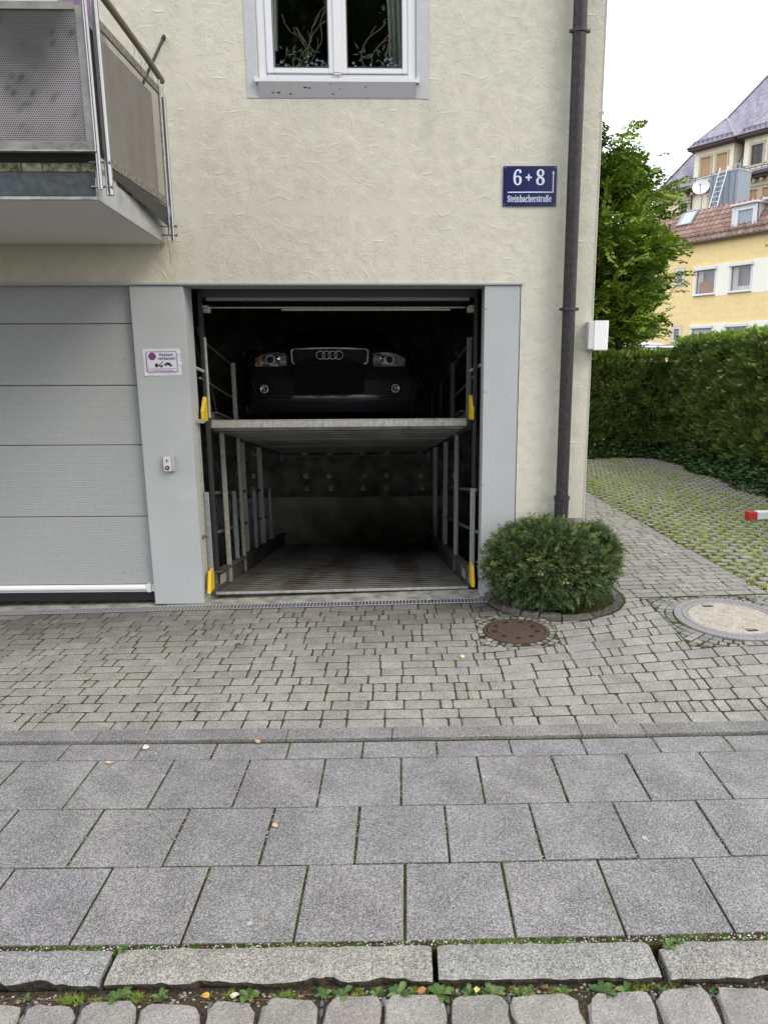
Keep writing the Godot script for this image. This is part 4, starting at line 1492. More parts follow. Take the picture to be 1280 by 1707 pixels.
	for i in 12:
		var f0 := i / 12.0
		var f1 := (i + 1) / 12.0
		var P := func(f: float, up: float) -> Vector3: return Vector3(xr + 0.012 + sin(f * 5.0) * 0.008, 2.985 - up * (0.045 + 0.09 * f), 1.15 - f * 0.98)
		g.quad(P.call(f0, 1.0), P.call(f1, 1.0), P.call(f1, 0.0), P.call(f0, 0.0))
	part("foil_strip", g, mat(0.03, 0.03, 0.03, 0.5), bal)
	# things on the balcony
	var cg := G.new()
	for i in 18:
		for j in 6:
			var P := func(a: int, b: int) -> Vector3:
				var u := a / 18.0
				var v := b / 6.0
				return Vector3(-1.74 - 0.05 * v + sin(u * 30.0) * 0.012, 3.62 + v * 0.62, 1.46 - u * 0.80 * (1.0 - v * 0.75) - 0.02)
			cg.quad(P.call(i, j), P.call(i + 1, j), P.call(i + 1, j + 1), P.call(i, j + 1))
	tag(part("cloth", cg, mat(0.30, 0.22, 0.36, 0.95)), "lilac folded cloth hanging behind the balcony hand rail", "cloth")
	var st := thing("stick", "dark stick with a thicker tip leaning over the balcony hand rail", "stick", Vector3(-1.665, 3.70, 0.44))
	g = G.new()
	var tip := Vector3(0.015, 0.50, -0.52)
	g.tube([Vector3(0, -0.03, 0.03), tip], 0.010, 8)
	part("shaft", g, mat(0.03, 0.032, 0.03, 0.5), st)
	g = G.new()
	g.tube([tip * 0.80, tip], 0.014, 8)
	part("grip", g, mat(0.02, 0.02, 0.02, 0.5), st)

# ---------------------------------------------------------------- car lift
const SLOPE := -9.5
const LIFT_AT := Vector3(-0.512, 0, 0)
const LIFT_TURN := 0.047

func deck(g: G, length: float, half: float, up: bool) -> void:
	# trapezoid sheet, ribs across the platform
	var pitch := 0.24 if up else 0.125
	var w := pitch / 0.125
	var n := int(length / pitch)
	for i in n:
		var z := -i * pitch
		var pts := [Vector2(z, 0.0), Vector2(z - 0.050 * w, 0.0), Vector2(z - 0.062 * w, -0.066), Vector2(z - 0.113 * w, -0.066), Vector2(z - 0.125 * w, 0.0)]
		var tn := 0.25 + 1.0 * fposmod(sin(i * 12.9898) * 43758.5453, 1.0)
		for k in 4:
			var a: Vector2 = pts[k]
			var b: Vector2 = pts[k + 1]
			g.col = Color(tn, tn, tn) if k == 2 else Color.WHITE
			if not up and k < 3:
				for c in 20:
					var xa := lerpf(-half, half, c / 20.0)
					var xb := lerpf(-half, half, (c + 1) / 20.0)
					var zz := -a.x
					var rust := 0.0
					for sp in [Vector3(-0.48, 0.62, 0.26), Vector3(0.50, 0.62, 0.24), Vector3(0.1, 1.9, 0.4)]:
						rust = maxf(rust, 1.3 - Vector2((xa - sp.x) / sp.z, (zz - sp.y) / (sp.z * 1.2)).length() + 0.35 * sin(xa * 23.0 + i * 1.7))
					rust = clampf(rust * 1.5, 0.0, 1.0)
					g.col = Color(1, 1, 1).lerp(Color(0.55, 0.33, 0.22), rust)
					g.quad(Vector3(xa, a.y, a.x), Vector3(xb, a.y, a.x), Vector3(xb, b.y, b.x), Vector3(xa, b.y, b.x))
				continue
			g.quad(Vector3(-half, a.y, a.x), Vector3(half, a.y, a.x), Vector3(half, b.y, b.x), Vector3(-half, b.y, b.x))
			g.quad(Vector3(half, a.y - 0.004, a.x), Vector3(-half, a.y - 0.004, a.x), Vector3(-half, b.y - 0.004, b.x), Vector3(half, b.y - 0.004, b.x))

func build_lift() -> void:
	var t := thing("car_lift", "two level galvanised car parking lift with yellow corner guards inside the garage", "car lift", LIFT_AT, LIFT_TURN)
	var tilt := Basis(Vector3.RIGHT, deg_to_rad(SLOPE))
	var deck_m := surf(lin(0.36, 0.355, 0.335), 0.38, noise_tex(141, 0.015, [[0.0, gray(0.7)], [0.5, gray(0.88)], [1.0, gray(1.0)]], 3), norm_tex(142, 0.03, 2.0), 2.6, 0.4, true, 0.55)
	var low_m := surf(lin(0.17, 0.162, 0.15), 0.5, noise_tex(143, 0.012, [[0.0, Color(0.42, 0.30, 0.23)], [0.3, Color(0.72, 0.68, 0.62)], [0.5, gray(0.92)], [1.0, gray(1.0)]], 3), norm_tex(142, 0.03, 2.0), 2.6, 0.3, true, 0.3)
	for lvl in 2:
		var o := Transform3D(tilt, Vector3(0, 1.432, -0.42)) if lvl == 1 else Transform3D(tilt, Vector3(0, 0.045, -0.16))
		var half := 1.045
		var g := G.new()
		deck(g, 4.7, half, lvl == 1)
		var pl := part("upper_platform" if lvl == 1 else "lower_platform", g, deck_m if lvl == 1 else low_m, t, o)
		g = G.new()
		if lvl == 1:
			g.box(Vector3(0, -0.028, 0.012), Vector3(2.12, 0.060, 0.028), 0.005)
			g.box(Vector3(0, 0.006, -0.03), Vector3(2.12, 0.010, 0.09), 0.003)
		else:
			g.box(Vector3(0, -0.01, 0.0), Vector3(2.1, 0.022, 0.04), 0.004)
		part("front_edge", g, surf(lin(0.50, 0.49, 0.44), 0.45, noise_tex(144, 0.02, [[0.0, gray(0.7)], [1.0, gray(1.0)]], 4), null, 0.5, 1.0, true, 0.45), pl)
		for sx in [-1.0, 1.0]:
			g = G.new()
			g.box(Vector3(sx * 1.085, 0.05 if lvl == 0 else 0.0, -2.4), Vector3(0.05, 0.20 if lvl == 0 else 0.15, 4.62), 0.004)
			g.box(Vector3(sx * 1.06, 0.155 if lvl == 0 else 0.08, -2.4), Vector3(0.09, 0.012, 4.62), 0.003)
			part("side_beam", g, surf(lin(0.20, 0.195, 0.175), 0.55, noise_tex(145, 0.02, [[0.0, gray(0.5)], [1.0, gray(1.0)]], 4), null, 0.6, 1.0, true, 0.3), pl)
		if lvl == 1:
			for k in 3:
				g = G.new()
				g.box(Vector3(0, -0.060, -1.35 - k * 1.4), Vector3(2.1, 0.03, 0.06), 0.004)
				part("cross_beam", g, m_galv, pl)
		# yellow corner guards
		for sx in [-1.0, 1.0]:
			g = G.new()
			var at := Vector3(sx * 1.075, 1.448, -0.20) if lvl == 1 else Vector3(sx * 1.078, 0.075, -0.055)
			var hh := 0.19 if lvl == 1 else 0.165
			var outline := PackedVector2Array([Vector2(0, 0), Vector2(0, 0.085), Vector2(-0.10, hh), Vector2(-0.17, hh), Vector2(-0.17, 0)]) if lvl == 1 else PackedVector2Array([Vector2(0.02, 0), Vector2(-0.05, hh), Vector2(-0.14, hh), Vector2(-0.14, 0)])
			g.extrude(outline, -0.013, 0.013, Transform3D(Basis(Vector3(0, 0, 1), Vector3(0, 1, 0), Vector3(-1, 0, 0)), at))
			part("corner_guard", g, m_yellow, t)
			if lvl == 0:
				g = G.new()
				g.box(Vector3(sx * 1.055, 0.075, -0.32), Vector3(0.006, 0.085, 0.22), 0.002)
				part("type_plate", g, mat(0.33, 0.32, 0.28, 0.5), pl)
	# standing posts that carry the upper platform
	var top := func(z: float) -> float: return 1.432 + (z + 0.42) * 0.167 - 0.06
	var bot := func(z: float) -> float: return 0.045 + (z + 0.16) * 0.167
	for p in [[-1.12, -0.16, 0.03, 0], [-1.055, -0.78, 0.040, 0], [-1.06, -1.56, 0.034, 0], [-1.12, -2.1, 0.05, 0], [-1.10, -3.1, 0.06, 0], [1.07, -1.22, 0.04, 1], [1.09, -2.4, 0.05, 1], [1.08, -3.6, 0.06, 1]]:
		var g := G.new()
		var a: float = bot.call(p[1])
		var b: float = top.call(p[1])
		if p[1] > -0.3: b = 1.44
		g.box(Vector3(p[0], (a + b) * 0.5, p[1]), Vector3(p[2], b - a, 0.03), 0.003)
		part("post", g, m_galv if p[3] == 0 else m_steelpost, t)
		g = G.new()
		g.box(Vector3(p[0] + (0.02 if p[3] == 0 else -0.02), b + 0.015, p[1]), Vector3(0.09, 0.03, 0.06), 0.003)
		part("post_head", g, m_galv, t)
	# guard rails along both sides of both platforms
	for sx in [-1.0, 1.0]:
		for lvl in 2:
			var base := func(z: float) -> float: return (bot.call(z) + 0.14) if lvl == 0 else (1.432 + (z + 0.42) * 0.167 + 0.02)
			var hh := 0.70 if lvl == 0 else 0.64
			var legs := [-0.20, -1.34, -2.5, -3.7] if lvl == 0 else [-0.34, -1.52, -2.7, -3.9]
			var off := 1.10 if lvl == 0 else 1.075
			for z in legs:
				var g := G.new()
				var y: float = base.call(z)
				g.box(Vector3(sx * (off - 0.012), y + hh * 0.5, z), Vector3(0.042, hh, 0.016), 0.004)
				part("rail_leg", g, (m_galv if sx < 0 else mat(0.10, 0.10, 0.10, 0.5, 0.3)) if lvl == 1 else m_steelpost, t)  # upper right legs coloured darker as the unlit side, left ones as lit
			for hgt in [hh - 0.012, hh * 0.48]:
				var g := G.new()
				var pts := []
				for i in 12:
					var z: float = lerpf(legs[0] + (0.10 if hgt < hh * 0.6 else 0.0), legs[3], i / 11.0)
					pts.append(Vector3(sx * (off + 0.012), base.call(z) + hgt, z))
				g.tube(pts, 0.015 if lvl == 0 else 0.010, 8)
				part("rail_tube", g, mat(0.16, 0.155, 0.14, 0.5, 0.4), t)
			if lvl == 1:
				var g := G.new()
				g.tube([Vector3(sx * off, base.call(-0.34) + hh * 0.58, -0.33), Vector3(sx * (off + 0.13), base.call(-0.34) + hh * 0.72, -0.12)], 0.014, 8)
				part("rail_stub", g, m_galv, t)
	# light tube across the rear
	var g2 := G.new()
	g2.tube([Vector3(-1.17, 0.42, -6.05), Vector3(1.16, 0.42, -6.05)], 0.014, 8)
	part("rear_tie_bar", g2, m_galv, t)
	for sx in [-1.2, 1.19]:
		g2 = G.new()
		g2.box(Vector3(sx, 0.42, -6.05), Vector3(0.05, 0.16, 0.05), 0.004)
		part("tie_bracket", g2, m_steelpost, t)
	for k in 3:
		g2 = G.new()
		g2.tube([Vector3(-1.16, 1.1 - k * 0.15, -1.2 - k * 0.7), Vector3(-1.20, -0.1, -0.75 - k * 0.7)], 0.007, 6)
		part("lift_cable", g2, m_dark, t)

# ---------------------------------------------------------------- car
func build_car() -> void:
	var tilt := Basis(Vector3.UP, LIFT_TURN) * Basis(Vector3.RIGHT, deg_to_rad(SLOPE))
	var car := thing("parked_car", "dark saloon car facing out on the upper lift platform", "car")
	car.transform = Transform3D(tilt, LIFT_AT + Basis(Vector3.UP, LIFT_TURN) * Vector3(-0.135, 1.262, -1.32))
	var paint := mat(0.02, 0.021, 0.026, 0.2)
	paint = paint.duplicate()
	paint.clearcoat_enabled = true
	paint.clearcoat = 0.5
	paint.clearcoat_roughness = 0.04
	# stations along the centre line: z, y, half width, sweep back at the edge, drop at the edge
	var S := [[-0.06, 0.19, 0.74, 0.22, 0.0], [-0.01, 0.24, 0.80, 0.21, 0.0], [0.015, 0.31, 0.835, 0.21, 0.0], [0.01, 0.50, 0.85, 0.21, 0.0], [-0.02, 0.555, 0.85, 0.20, 0.0], [-0.055, 0.60, 0.845, 0.19, 0.0], [-0.075, 0.655, 0.83, 0.19, 0.0], [-0.11, 0.79, 0.79, 0.19, 0.012], [-0.16, 0.825, 0.77, 0.17, 0.02], [-0.45, 0.885, 0.78, 0.08, 0.05], [-0.85, 0.935, 0.77, 0.0, 0.06], [-1.10, 0.965, 0.73, 0.18, 0.03], [-1.45, 1.17, 0.665, 0.17, 0.05], [-1.82, 1.375, 0.575, 0.12, 0.05], [-2.2, 1.425, 0.565, 0.03, 0.05], [-2.8, 1.41, 0.56, 0.0, 0.05], [-3.3, 1.33, 0.565, -0.05, 0.05], [-3.85, 1.03, 0.66, -0.06, 0.03], [-4.35, 0.99, 0.72, -0.08, 0.03], [-4.45, 0.85, 0.76, -0.12, 0.02], [-4.47, 0.30, 0.78, -0.14, 0.0]]
	var NX := 16
	var P := func(i: int, k: int) -> Vector3:
		var s = S[i]
		var f := k * 2.0 / NX - 1.0
		var a := absf(f)
		return Vector3(f * s[2], s[1] - s[4] * pow(a, 2.4), s[0] - s[3] * pow(a, 2.3))
	var body := G.new()
	var glassg := G.new()
	for i in S.size() - 1:
		for k in NX:
			var tgt := body
			if (i == 11 or i == 12) and k > 0 and k < NX - 1: tgt = glassg
			tgt.quad(P.call(i, k), P.call(i, k + 1), P.call(i + 1, k + 1), P.call(i + 1, k))
	for sx in [-1, 1]:
		for i in S.size() - 1:
			var a: Vector3 = P.call(i, 0 if sx < 0 else NX)
			var b: Vector3 = P.call(i + 1, 0 if sx < 0 else NX)
			var low := func(p: Vector3, lv: int) -> Vector3:
				var y := [0.84, 0.62, 0.24]
				var x := [0.845, 0.872, 0.86]
				var taper := clampf((p.z + 0.55) * 0.13, 0.0, 0.05)
				return Vector3(sx * (x[lv] - taper), minf(p.y, y[lv]), minf(p.z, -0.20))
			var la := [a, low.call(a, 0), low.call(a, 1), low.call(a, 2)]
			var lb := [b, low.call(b, 0), low.call(b, 1), low.call(b, 2)]
			for k in 3:
				if sx > 0: body.quad(la[k + 1], lb[k + 1], lb[k], la[k])
				else: body.quad(lb[k + 1], la[k + 1], la[k], lb[k])
	var bo := part("body", smooth(body), paint, car)
	part("windscreen", smooth(glassg), mat(0.008, 0.009, 0.010, 0.05), car)
	# shut line of the bonnet and the bumper seam
	var g := G.new()
	for k in NX: g.box((P.call(8, k) + P.call(8, k + 1)) * 0.5 + Vector3(0, 0.0, 0.0), Vector3(0.10, 0.004, 0.004))
	part("bonnet_seam", g, m_black, bo)
	# grille: frame, slats, four linked rings
	var fz := func(x: float, y: float) -> float: return -0.062 - (y - 0.62) * 0.30 - 0.19 * pow(absf(x) / 0.82, 2.3) + 0.014
	var grille := part("grille", slab(Vector3(0, 0.728, -0.112), Vector3(0.70, 0.14, 0.03), 0.004, ), mat(0.008, 0.008, 0.009, 0.5), car)
	for i in 7:
		g = G.new()
		var y := 0.670 + i * 0.019
		for k in 8:
			var xa := -0.345 + k * 0.0863
			var xb := xa + 0.0863
			g.tube([Vector3(xa, y, fz.call(xa, y) - 0.004), Vector3(xb, y, fz.call(xb, y) - 0.004)], 0.0035, 5, false)
		part("grille_slat", g, mat(0.02, 0.02, 0.021, 0.35, 0.2), grille)
	var chrome := mat(0.95, 0.95, 0.96, 0.32, 0.3)
	g = G.new()
	var outl := []
	for c in [[-0.345, 0.655], [0.345, 0.655], [0.362, 0.672], [0.372, 0.785], [0.355, 0.800], [0.18, 0.808], [0.0, 0.811], [-0.18, 0.808], [-0.355, 0.800], [-0.372, 0.785], [-0.362, 0.672], [-0.345, 0.655], [-0.335, 0.655]]:
		outl.append(Vector3(c[0], c[1], fz.call(c[0], c[1]) + 0.004))
	g.tube(outl, 0.0085, 7)
	part("grille_frame", g, chrome, grille)
	for k in 4:
		g = G.new()
		var c := Vector3(-0.0870 + k * 0.058, 0.737, 0.0)
		var ring := []
		for i in 27:
			var a := TAU * i / 26
			var p := c + Vector3(cos(a) * 0.041, sin(a) * 0.041, 0)
			p.z = fz.call(p.x, p.y) + 0.010 + 0.003 * (k % 2)
			ring.append(p)
		g.tube(ring, 0.0040, 7, false)
		part("emblem_ring", g, chrome, grille)
	# headlights
	var r := RandomNumberGenerator.new()
	r.seed = 8
	for sx in [-1.0, 1.0]:
		var hx := [0.418, 0.50, 0.58, 0.66, 0.735]
		var lo := [0.640, 0.633, 0.636, 0.642, 0.652]
		var hi := [0.762, 0.778, 0.780, 0.768, 0.730]
		var z := func(x: float, y: float) -> float: return -0.055 - (y - 0.62) * 0.30 - 0.19 * pow(x / 0.82, 2.3) + 0.012
		g = G.new()
		for i in 4:
			for k in 5:
				var pt := func(ii: int, kk: int) -> Vector3:
					var y: float = lerpf(lo[ii], hi[ii], kk / 5.0)
					return Vector3(sx * hx[ii], y, z.call(hx[ii], y) + 0.008 - r.randf() * 0.016)
				var tone := pow(r.randf(), 1.6)
				g.col = Color(0.16 + tone * 0.84, 0.16 + tone * 0.80, 0.16 + tone * 0.74)  # facet tones paint the broken reflections of a bright reflector
				g.quad(pt.call(i, k), pt.call(i + 1, k), pt.call(i + 1, k + 1), pt.call(i, k + 1))
		var hl := part("headlight", g, mat(0.95, 0.95, 0.97, 0.35, 0.15), car)
		g = G.new()
		var ca := Vector3(sx * 0.578, 0.705, z.call(0.578, 0.705) + 0.014)
		g.lathe([Vector2(0.048, -0.02), Vector2(0.047, 0.004), Vector2(0.040, 0.006), Vector2(0.036, -0.004)], 20, ca, Basis(Vector3.RIGHT, PI / 2))
		part("projector_ring", g, chrome, hl)
		g = G.new()
		g.lathe([Vector2(0.036, -0.012), Vector2(0.028, 0.002), Vector2(0.015, 0.009), Vector2(0, 0.011)], 16, ca, Basis(Vector3.RIGHT, PI / 2))
		part("projector_lens", g, mat(0.03, 0.035, 0.04, 0.04), hl)
		g = G.new()
		var cb := Vector3(sx * 0.475, 0.705, z.call(0.475, 0.705) + 0.012)
		g.lathe([Vector2(0.046, 0.0), Vector2(0.030, -0.012), Vector2(0.008, -0.022), Vector2(0.0, -0.012)], 18, cb, Basis(Vector3.RIGHT, PI / 2))
		part("main_reflector", g, mat(0.85, 0.85, 0.85, 0.08, 1.0), hl)
		g = G.new()
		g.box(Vector3(sx * 0.692, 0.700, z.call(0.692, 0.70) + 0.006), Vector3(0.055, 0.07, 0.012), 0.005, Basis(Vector3.UP, sx * 0.45))
		part("indicator", g, mat(0.62, 0.36, 0.20, 0.25, 0.2), hl)
		g = G.new()
		for i in 4:
			var q := func(ii: int, t: float) -> Vector3:
				var y: float = lerpf(lo[ii], hi[ii], t)
				return Vector3(sx * hx[ii], y, z.call(hx[ii], y) + 0.024)
			g.quad(q.call(i, 0.0), q.call(i + 1, 0.0), q.call(i + 1, 1.0), q.call(i, 1.0))
		part("cover_glass", g, m_glass, hl)
		g = G.new()
		var under := []
		for i in 5: under.append(Vector3(sx * hx[i], lo[i] - 0.004, z.call(hx[i], lo[i]) + 0.020))
		g.tube(under, 0.004, 5)
		part("lower_trim", g, mat(0.35, 0.35, 0.36, 0.2, 0.9), hl)
	# bumper: side openings with slats, fog lamps, black panel added over the number plate
	var bz := func(x: float) -> float: return 0.015 - 0.21 * pow(absf(x) / 0.845, 2.3)
	for sx in [-1.0, 1.0]:
		g = G.new()
		for k in 6:
			var xa := 0.33 + k * 0.068
			var xb := xa + 0.068
			g.quad(Vector3(sx * xa, 0.345, bz.call(xa) + 0.004), Vector3(sx * xb, 0.35, bz.call(xb) + 0.004), Vector3(sx * xb, 0.485, bz.call(xb) + 0.004), Vector3(sx * xa, 0.485, bz.call(xa) + 0.004))
		var op := part("air_opening", g, m_black, car)
		for k in 4:
			g = G.new()
			var y := 0.37 + k * 0.032
			for i in 5:
				var xa := 0.34 + i * 0.047
				g.tube([Vector3(sx * xa, y, bz.call(xa) + 0.010), Vector3(sx * (xa + 0.047), y, bz.call(xa + 0.047) + 0.010)], 0.005, 5, false)
			part("opening_slat", g, mat(0.03, 0.03, 0.03, 0.4), op)
		g = G.new()
		for e in [[0.345, 0.70]]:
			var pts := []
			for i in 8:
				var x: float = lerpf(e[0], e[1], i / 7.0)
				pts.append(Vector3(sx * x, 0.340 + 0.02 * pow(i / 7.0, 3.0), bz.call(x) + 0.008))
			pts.append(Vector3(sx * 0.735, 0.42, bz.call(0.735) + 0.008))
			pts.append(Vector3(sx * 0.75, 0.50, bz.call(0.75) + 0.008))
			g.tube(pts, 0.005, 5)
		part("opening_trim", g, mat(0.10, 0.10, 0.105, 0.2, 0.5), op)
		g = G.new()
		var fc := Vector3(sx * 0.632, 0.415, bz.call(0.632) + 0.012)
		g.lathe([Vector2(0.040, -0.015), Vector2(0.040, 0.004), Vector2(0.034, 0.006)], 18, fc, Basis(Vector3.RIGHT, PI / 2))
		var fog := part("fog_lamp", g, chrome, car)
		g = G.new()
		g.lathe([Vector2(0.034, 0.002), Vector2(0.02, -0.004), Vector2(0.0, -0.006)], 12, fc, Basis(Vector3.RIGHT, PI / 2))
		for i in 4: g.box(fc + Vector3(-0.021 + i * 0.014, 0, 0.005), Vector3(0.005, 0.05, 0.004), 0.001)
		part("fog_lens", g, mat(0.5, 0.5, 0.5, 0.15, 0.8), fog)
	g = G.new()
	g.box(Vector3(0, 0.495, 0.020), Vector3(0.66, 0.30, 0.02), 0.006)  # added blank black panel that hides the number plate
	part("added_plate_panel", g, mat(0.003, 0.003, 0.003, 0.95), car)
	g = G.new()
	var lip := []
	for i in 15:
		var x := -0.62 + i * 0.0886
		lip.append(Vector3(x, 0.292 + 0.03 * pow(absf(x) / 0.62, 3.0), bz.call(x) + 0.004))
	g.tube(lip, 0.004, 5)
	part("spoiler_edge", g, mat(0.06, 0.06, 0.065, 0.25), car)
	# mirrors and wheels
	for sx in [-1.0, 1.0]:
		g = G.new()
		g.box(Vector3(sx * 0.94, 0.98, -1.42), Vector3(0.19, 0.12, 0.09), 0.04)
		g.box(Vector3(sx * 0.83, 0.94, -1.40), Vector3(0.08, 0.03, 0.05), 0.01)
		part("wing_mirror", g, paint, car)
		for zz in [-0.82, -3.45]:
			g = G.new()
			g.lathe([Vector2(0.20, -0.10), Vector2(0.30, -0.10), Vector2(0.315, -0.07), Vector2(0.315, 0.07), Vector2(0.30, 0.10), Vector2(0.20, 0.10)], 26, Vector3(sx * 0.765, 0.316, zz), Basis(Vector3.FORWARD, sx * PI / 2))
			var wh := part("wheel", g, mat(0.015, 0.015, 0.015, 0.85), car)
			g = G.new()
			g.lathe([Vector2(0.205, 0.02), Vector2(0.20, 0.098), Vector2(0.17, 0.085), Vector2(0.0, 0.09)], 20, Vector3(sx * 0.765, 0.316, zz), Basis(Vector3.FORWARD, sx * PI / 2))
			part("rim", g, mat(0.4, 0.4, 0.41, 0.35, 0.8), wh)

func smooth(g: G) -> Mesh:
	var st := SurfaceTool.new()
	st.begin(Mesh.PRIMITIVE_TRIANGLES)
	st.set_smooth_group(0)
	for i in g.v.size():
		st.add_vertex(g.v[i])
	st.generate_normals()
	return st.commit()

# ---------------------------------------------------------------- things on the wall
func letters(called: String, text: String, bold: bool, serif: bool, w: float, h: float, at: Vector3, m: Material, parent: Node, depth := 0.0012) -> void:
	# lettering fitted into a box of w by h centred at «at», facing +z
	var tm := TextMesh.new()
	var f := SystemFont.new()
	f.font_names = PackedStringArray(["Droid Serif" if serif else "Droid Sans"])
	f.font_weight = 700 if bold else 400
	tm.font = f
	tm.text = text
	tm.font_size = 64
	tm.pixel_size = 0.01
	tm.depth = 0.1
	var bb := tm.get_aabb()
	var s := Vector3(w / bb.size.x, h / bb.size.y, depth / 0.1)
	var c := bb.get_center()
	part(called, tm, m, parent, Transform3D(Basis.from_scale(s), at - Vector3(c.x * s.x, c.y * s.y, 0)))

func build_wall_things() -> void:
	# enamelled number sign
	var t := thing("house_number_sign", "dark blue enamel house number sign with white numbers and arrow beside the downpipe", "sign", Vector3(0.926, 3.162, 0.0))
	t.rotation.z = 0.006
	var g := G.new()
	var N := 10
	var W := 0.390
	var Hh := 0.272
	for i in N:
		var P := func(k: int, y: float, back: bool) -> Vector3:
			var x := lerpf(-W * 0.5, W * 0.5, float(k) / N)
			return Vector3(x, y, 0.006 if back else 0.0125 - 0.003 * pow(2.0 * x / W, 2.0))
		var h := Hh * 0.5
		g.quad(P.call(i, -h, false), P.call(i + 1, -h, false), P.call(i + 1, h, false), P.call(i, h, false))
		g.quad(P.call(i, h, false), P.call(i + 1, h, false), P.call(i + 1, h, true), P.call(i, h, true))
		g.quad(P.call(i, -h, true), P.call(i + 1, -h, true), P.call(i + 1, -h, false), P.call(i, -h, false))
		if i == 0: g.quad(P.call(0, -h, true), P.call(0, -h, false), P.call(0, h, false), P.call(0, h, true))
		if i == N - 1: g.quad(P.call(N, -h, false), P.call(N, -h, true), P.call(N, h, true), P.call(N, h, false))
	var blue := mat(0.006, 0.008, 0.075, 0.3).duplicate()
	blue.clearcoat_enabled = true
	blue.clearcoat = 0.2
	part("enamel_plate", g, blue, t)
	var white := mat(0.62, 0.68, 0.82, 0.35)
	letters("digit", "6", true, true, 0.060, 0.108, Vector3(-0.091, 0.060, 0.0128), white, t)
	letters("digit", "8", true, true, 0.062, 0.108, Vector3(0.076, 0.060, 0.0130), white, t)
	g = G.new()
	g.box(Vector3(-0.010, 0.058, 0.0135), Vector3(0.046, 0.012, 0.003), 0.001)
	g.box(Vector3(-0.010, 0.058, 0.0137), Vector3(0.012, 0.046, 0.003), 0.001)
	part("plus_sign", g, white, t)
	letters("street_name", "Steinbacherstraße", true, true, 0.322, 0.050, Vector3(-0.001, -0.085, 0.0134), white, t)
	g = G.new()
	for k in 8:
		var xa := -0.160 + k * 0.0417
		g.box(Vector3(xa + 0.02085, -0.042, 0.0133 - 0.003 * pow(2.0 * (xa + 0.02) / W, 2.0)), Vector3(0.0417, 0.0075, 0.002))
	g.box(Vector3(0.170, 0.024, 0.0122), Vector3(0.0075, 0.135, 0.002))
	g.tri(Vector3(0.160, 0.083, 0.0130), Vector3(0.180, 0.083, 0.0130), Vector3(0.170, 0.106, 0.0130))
	part("arrow_line", g, white, t)
	for sx in [-0.182, 0.182]:
		for sy in [-0.125, 0.125]:
			g = G.new()
			g.lathe([Vector2(0.0045, 0), Vector2(0.004, 0.003), Vector2(0, 0.004)], 8, Vector3(sx, sy, 0.0105), Basis(Vector3.RIGHT, PI / 2))
			part("screw", g, mat(0.3, 0.3, 0.32, 0.4, 0.6), t)

	# taped parking notice
	t = thing("parking_notice", "laminated white notice against parking taped to the broad grey pier", "sign", Vector3(-1.831, 1.911, 0.005))
	t.rotation.z = 0.012
	g = G.new()
	for i in 8:
		var P := func(k: int, y: float) -> Vector3: return Vector3(-0.141 + k * 0.0352 + 0.002 * (0.1 - y), y, 0.0015 + 0.0018 * sin(k * 1.3 + y * 20.0))
		for j in 4: g.quad(P.call(i, -0.100 + j * 0.05), P.call(i + 1, -0.100 + j * 0.05), P.call(i + 1, -0.05 + j * 0.05), P.call(i, -0.05 + j * 0.05))
	part("sleeve", g, mat(0.60, 0.61, 0.67, 0.22), t)
	g = G.new()
	g.box(Vector3(0.0, 0.003, 0.0045), Vector3(0.226, 0.148, 0.0014))
	part("paper", g, mat(0.60, 0.60, 0.68, 0.6), t)
	g = G.new()
	for e in [[0.0, 0.077, 0.228, 0.0045], [0.0, -0.071, 0.228, 0.0045]]: g.box(Vector3(e[0], e[1], 0.0055), Vector3(e[2], e[3], 0.0010))
	for e in [-0.1135, 0.1135]: g.box(Vector3(e, 0.003, 0.0056), Vector3(0.0045, 0.150, 0.0010))
	part("border", g, mat(0.30, 0.10, 0.13, 0.6), t)
	var ink := mat(0.03, 0.03, 0.045, 0.7)
	letters("lettering", "Parken", true, false, 0.100, 0.023, Vector3(0.036, 0.055, 0.0056), ink, t)
	letters("lettering", "verboten!", true, false, 0.132, 0.0235, Vector3(0.038, 0.028, 0.0056), ink, t)
	g = G.new()
	g.lathe([Vector2(0.029, 0), Vector2(0.029, 0.001), Vector2(0, 0.001)], 24, Vector3(-0.070, 0.044, 0.0052), Basis(Vector3.RIGHT, PI / 2))
	part("no_stopping_disc", g, mat(0.26, 0.06, 0.14, 0.6), t)
	g = G.new()
	g.lathe([Vector2(0.0225, 0), Vector2(0.0225, 0.001), Vector2(0, 0.001)], 24, Vector3(-0.070, 0.044, 0.0058), Basis(Vector3.RIGHT, PI / 2))
	part("disc_field", g, mat(0.09, 0.055, 0.21, 0.6), t)
	g = G.new()
	for sg in [1.0, -1.0]: g.box(Vector3(-0.070, 0.044, 0.0072), Vector3(0.042, 0.005, 0.0008), 0.0, Basis(Vector3.BACK, sg * PI / 4))
	part("disc_cross", g, mat(0.24, 0.06, 0.14, 0.6), t)
	# tow truck lifting a car, in black
	g = G.new()
	var xf := Transform3D(Basis(), Vector3(-0.055, -0.035, 0))
	g.extrude(PackedVector2Array([Vector2(0, 0.004), Vector2(0.062, 0.004), Vector2(0.062, 0.012), Vector2(0.026, 0.013), Vector2(0.022, 0.026), Vector2(0.004, 0.026), Vector2(0, 0.014)]), 0.005, 0.0062, xf)
	g.extrude(PackedVector2Array([Vector2(0.030, 0.013), Vector2(0.060, 0.041), Vector2(0.064, 0.038), Vector2(0.038, 0.013)]), 0.005, 0.0061, xf)
	g.extrude(PackedVector2Array([Vector2(0.061, 0.041), Vector2(0.068, 0.022), Vector2(0.0665, 0.022), Vector2(0.060, 0.039)]), 0.005, 0.0060, xf)
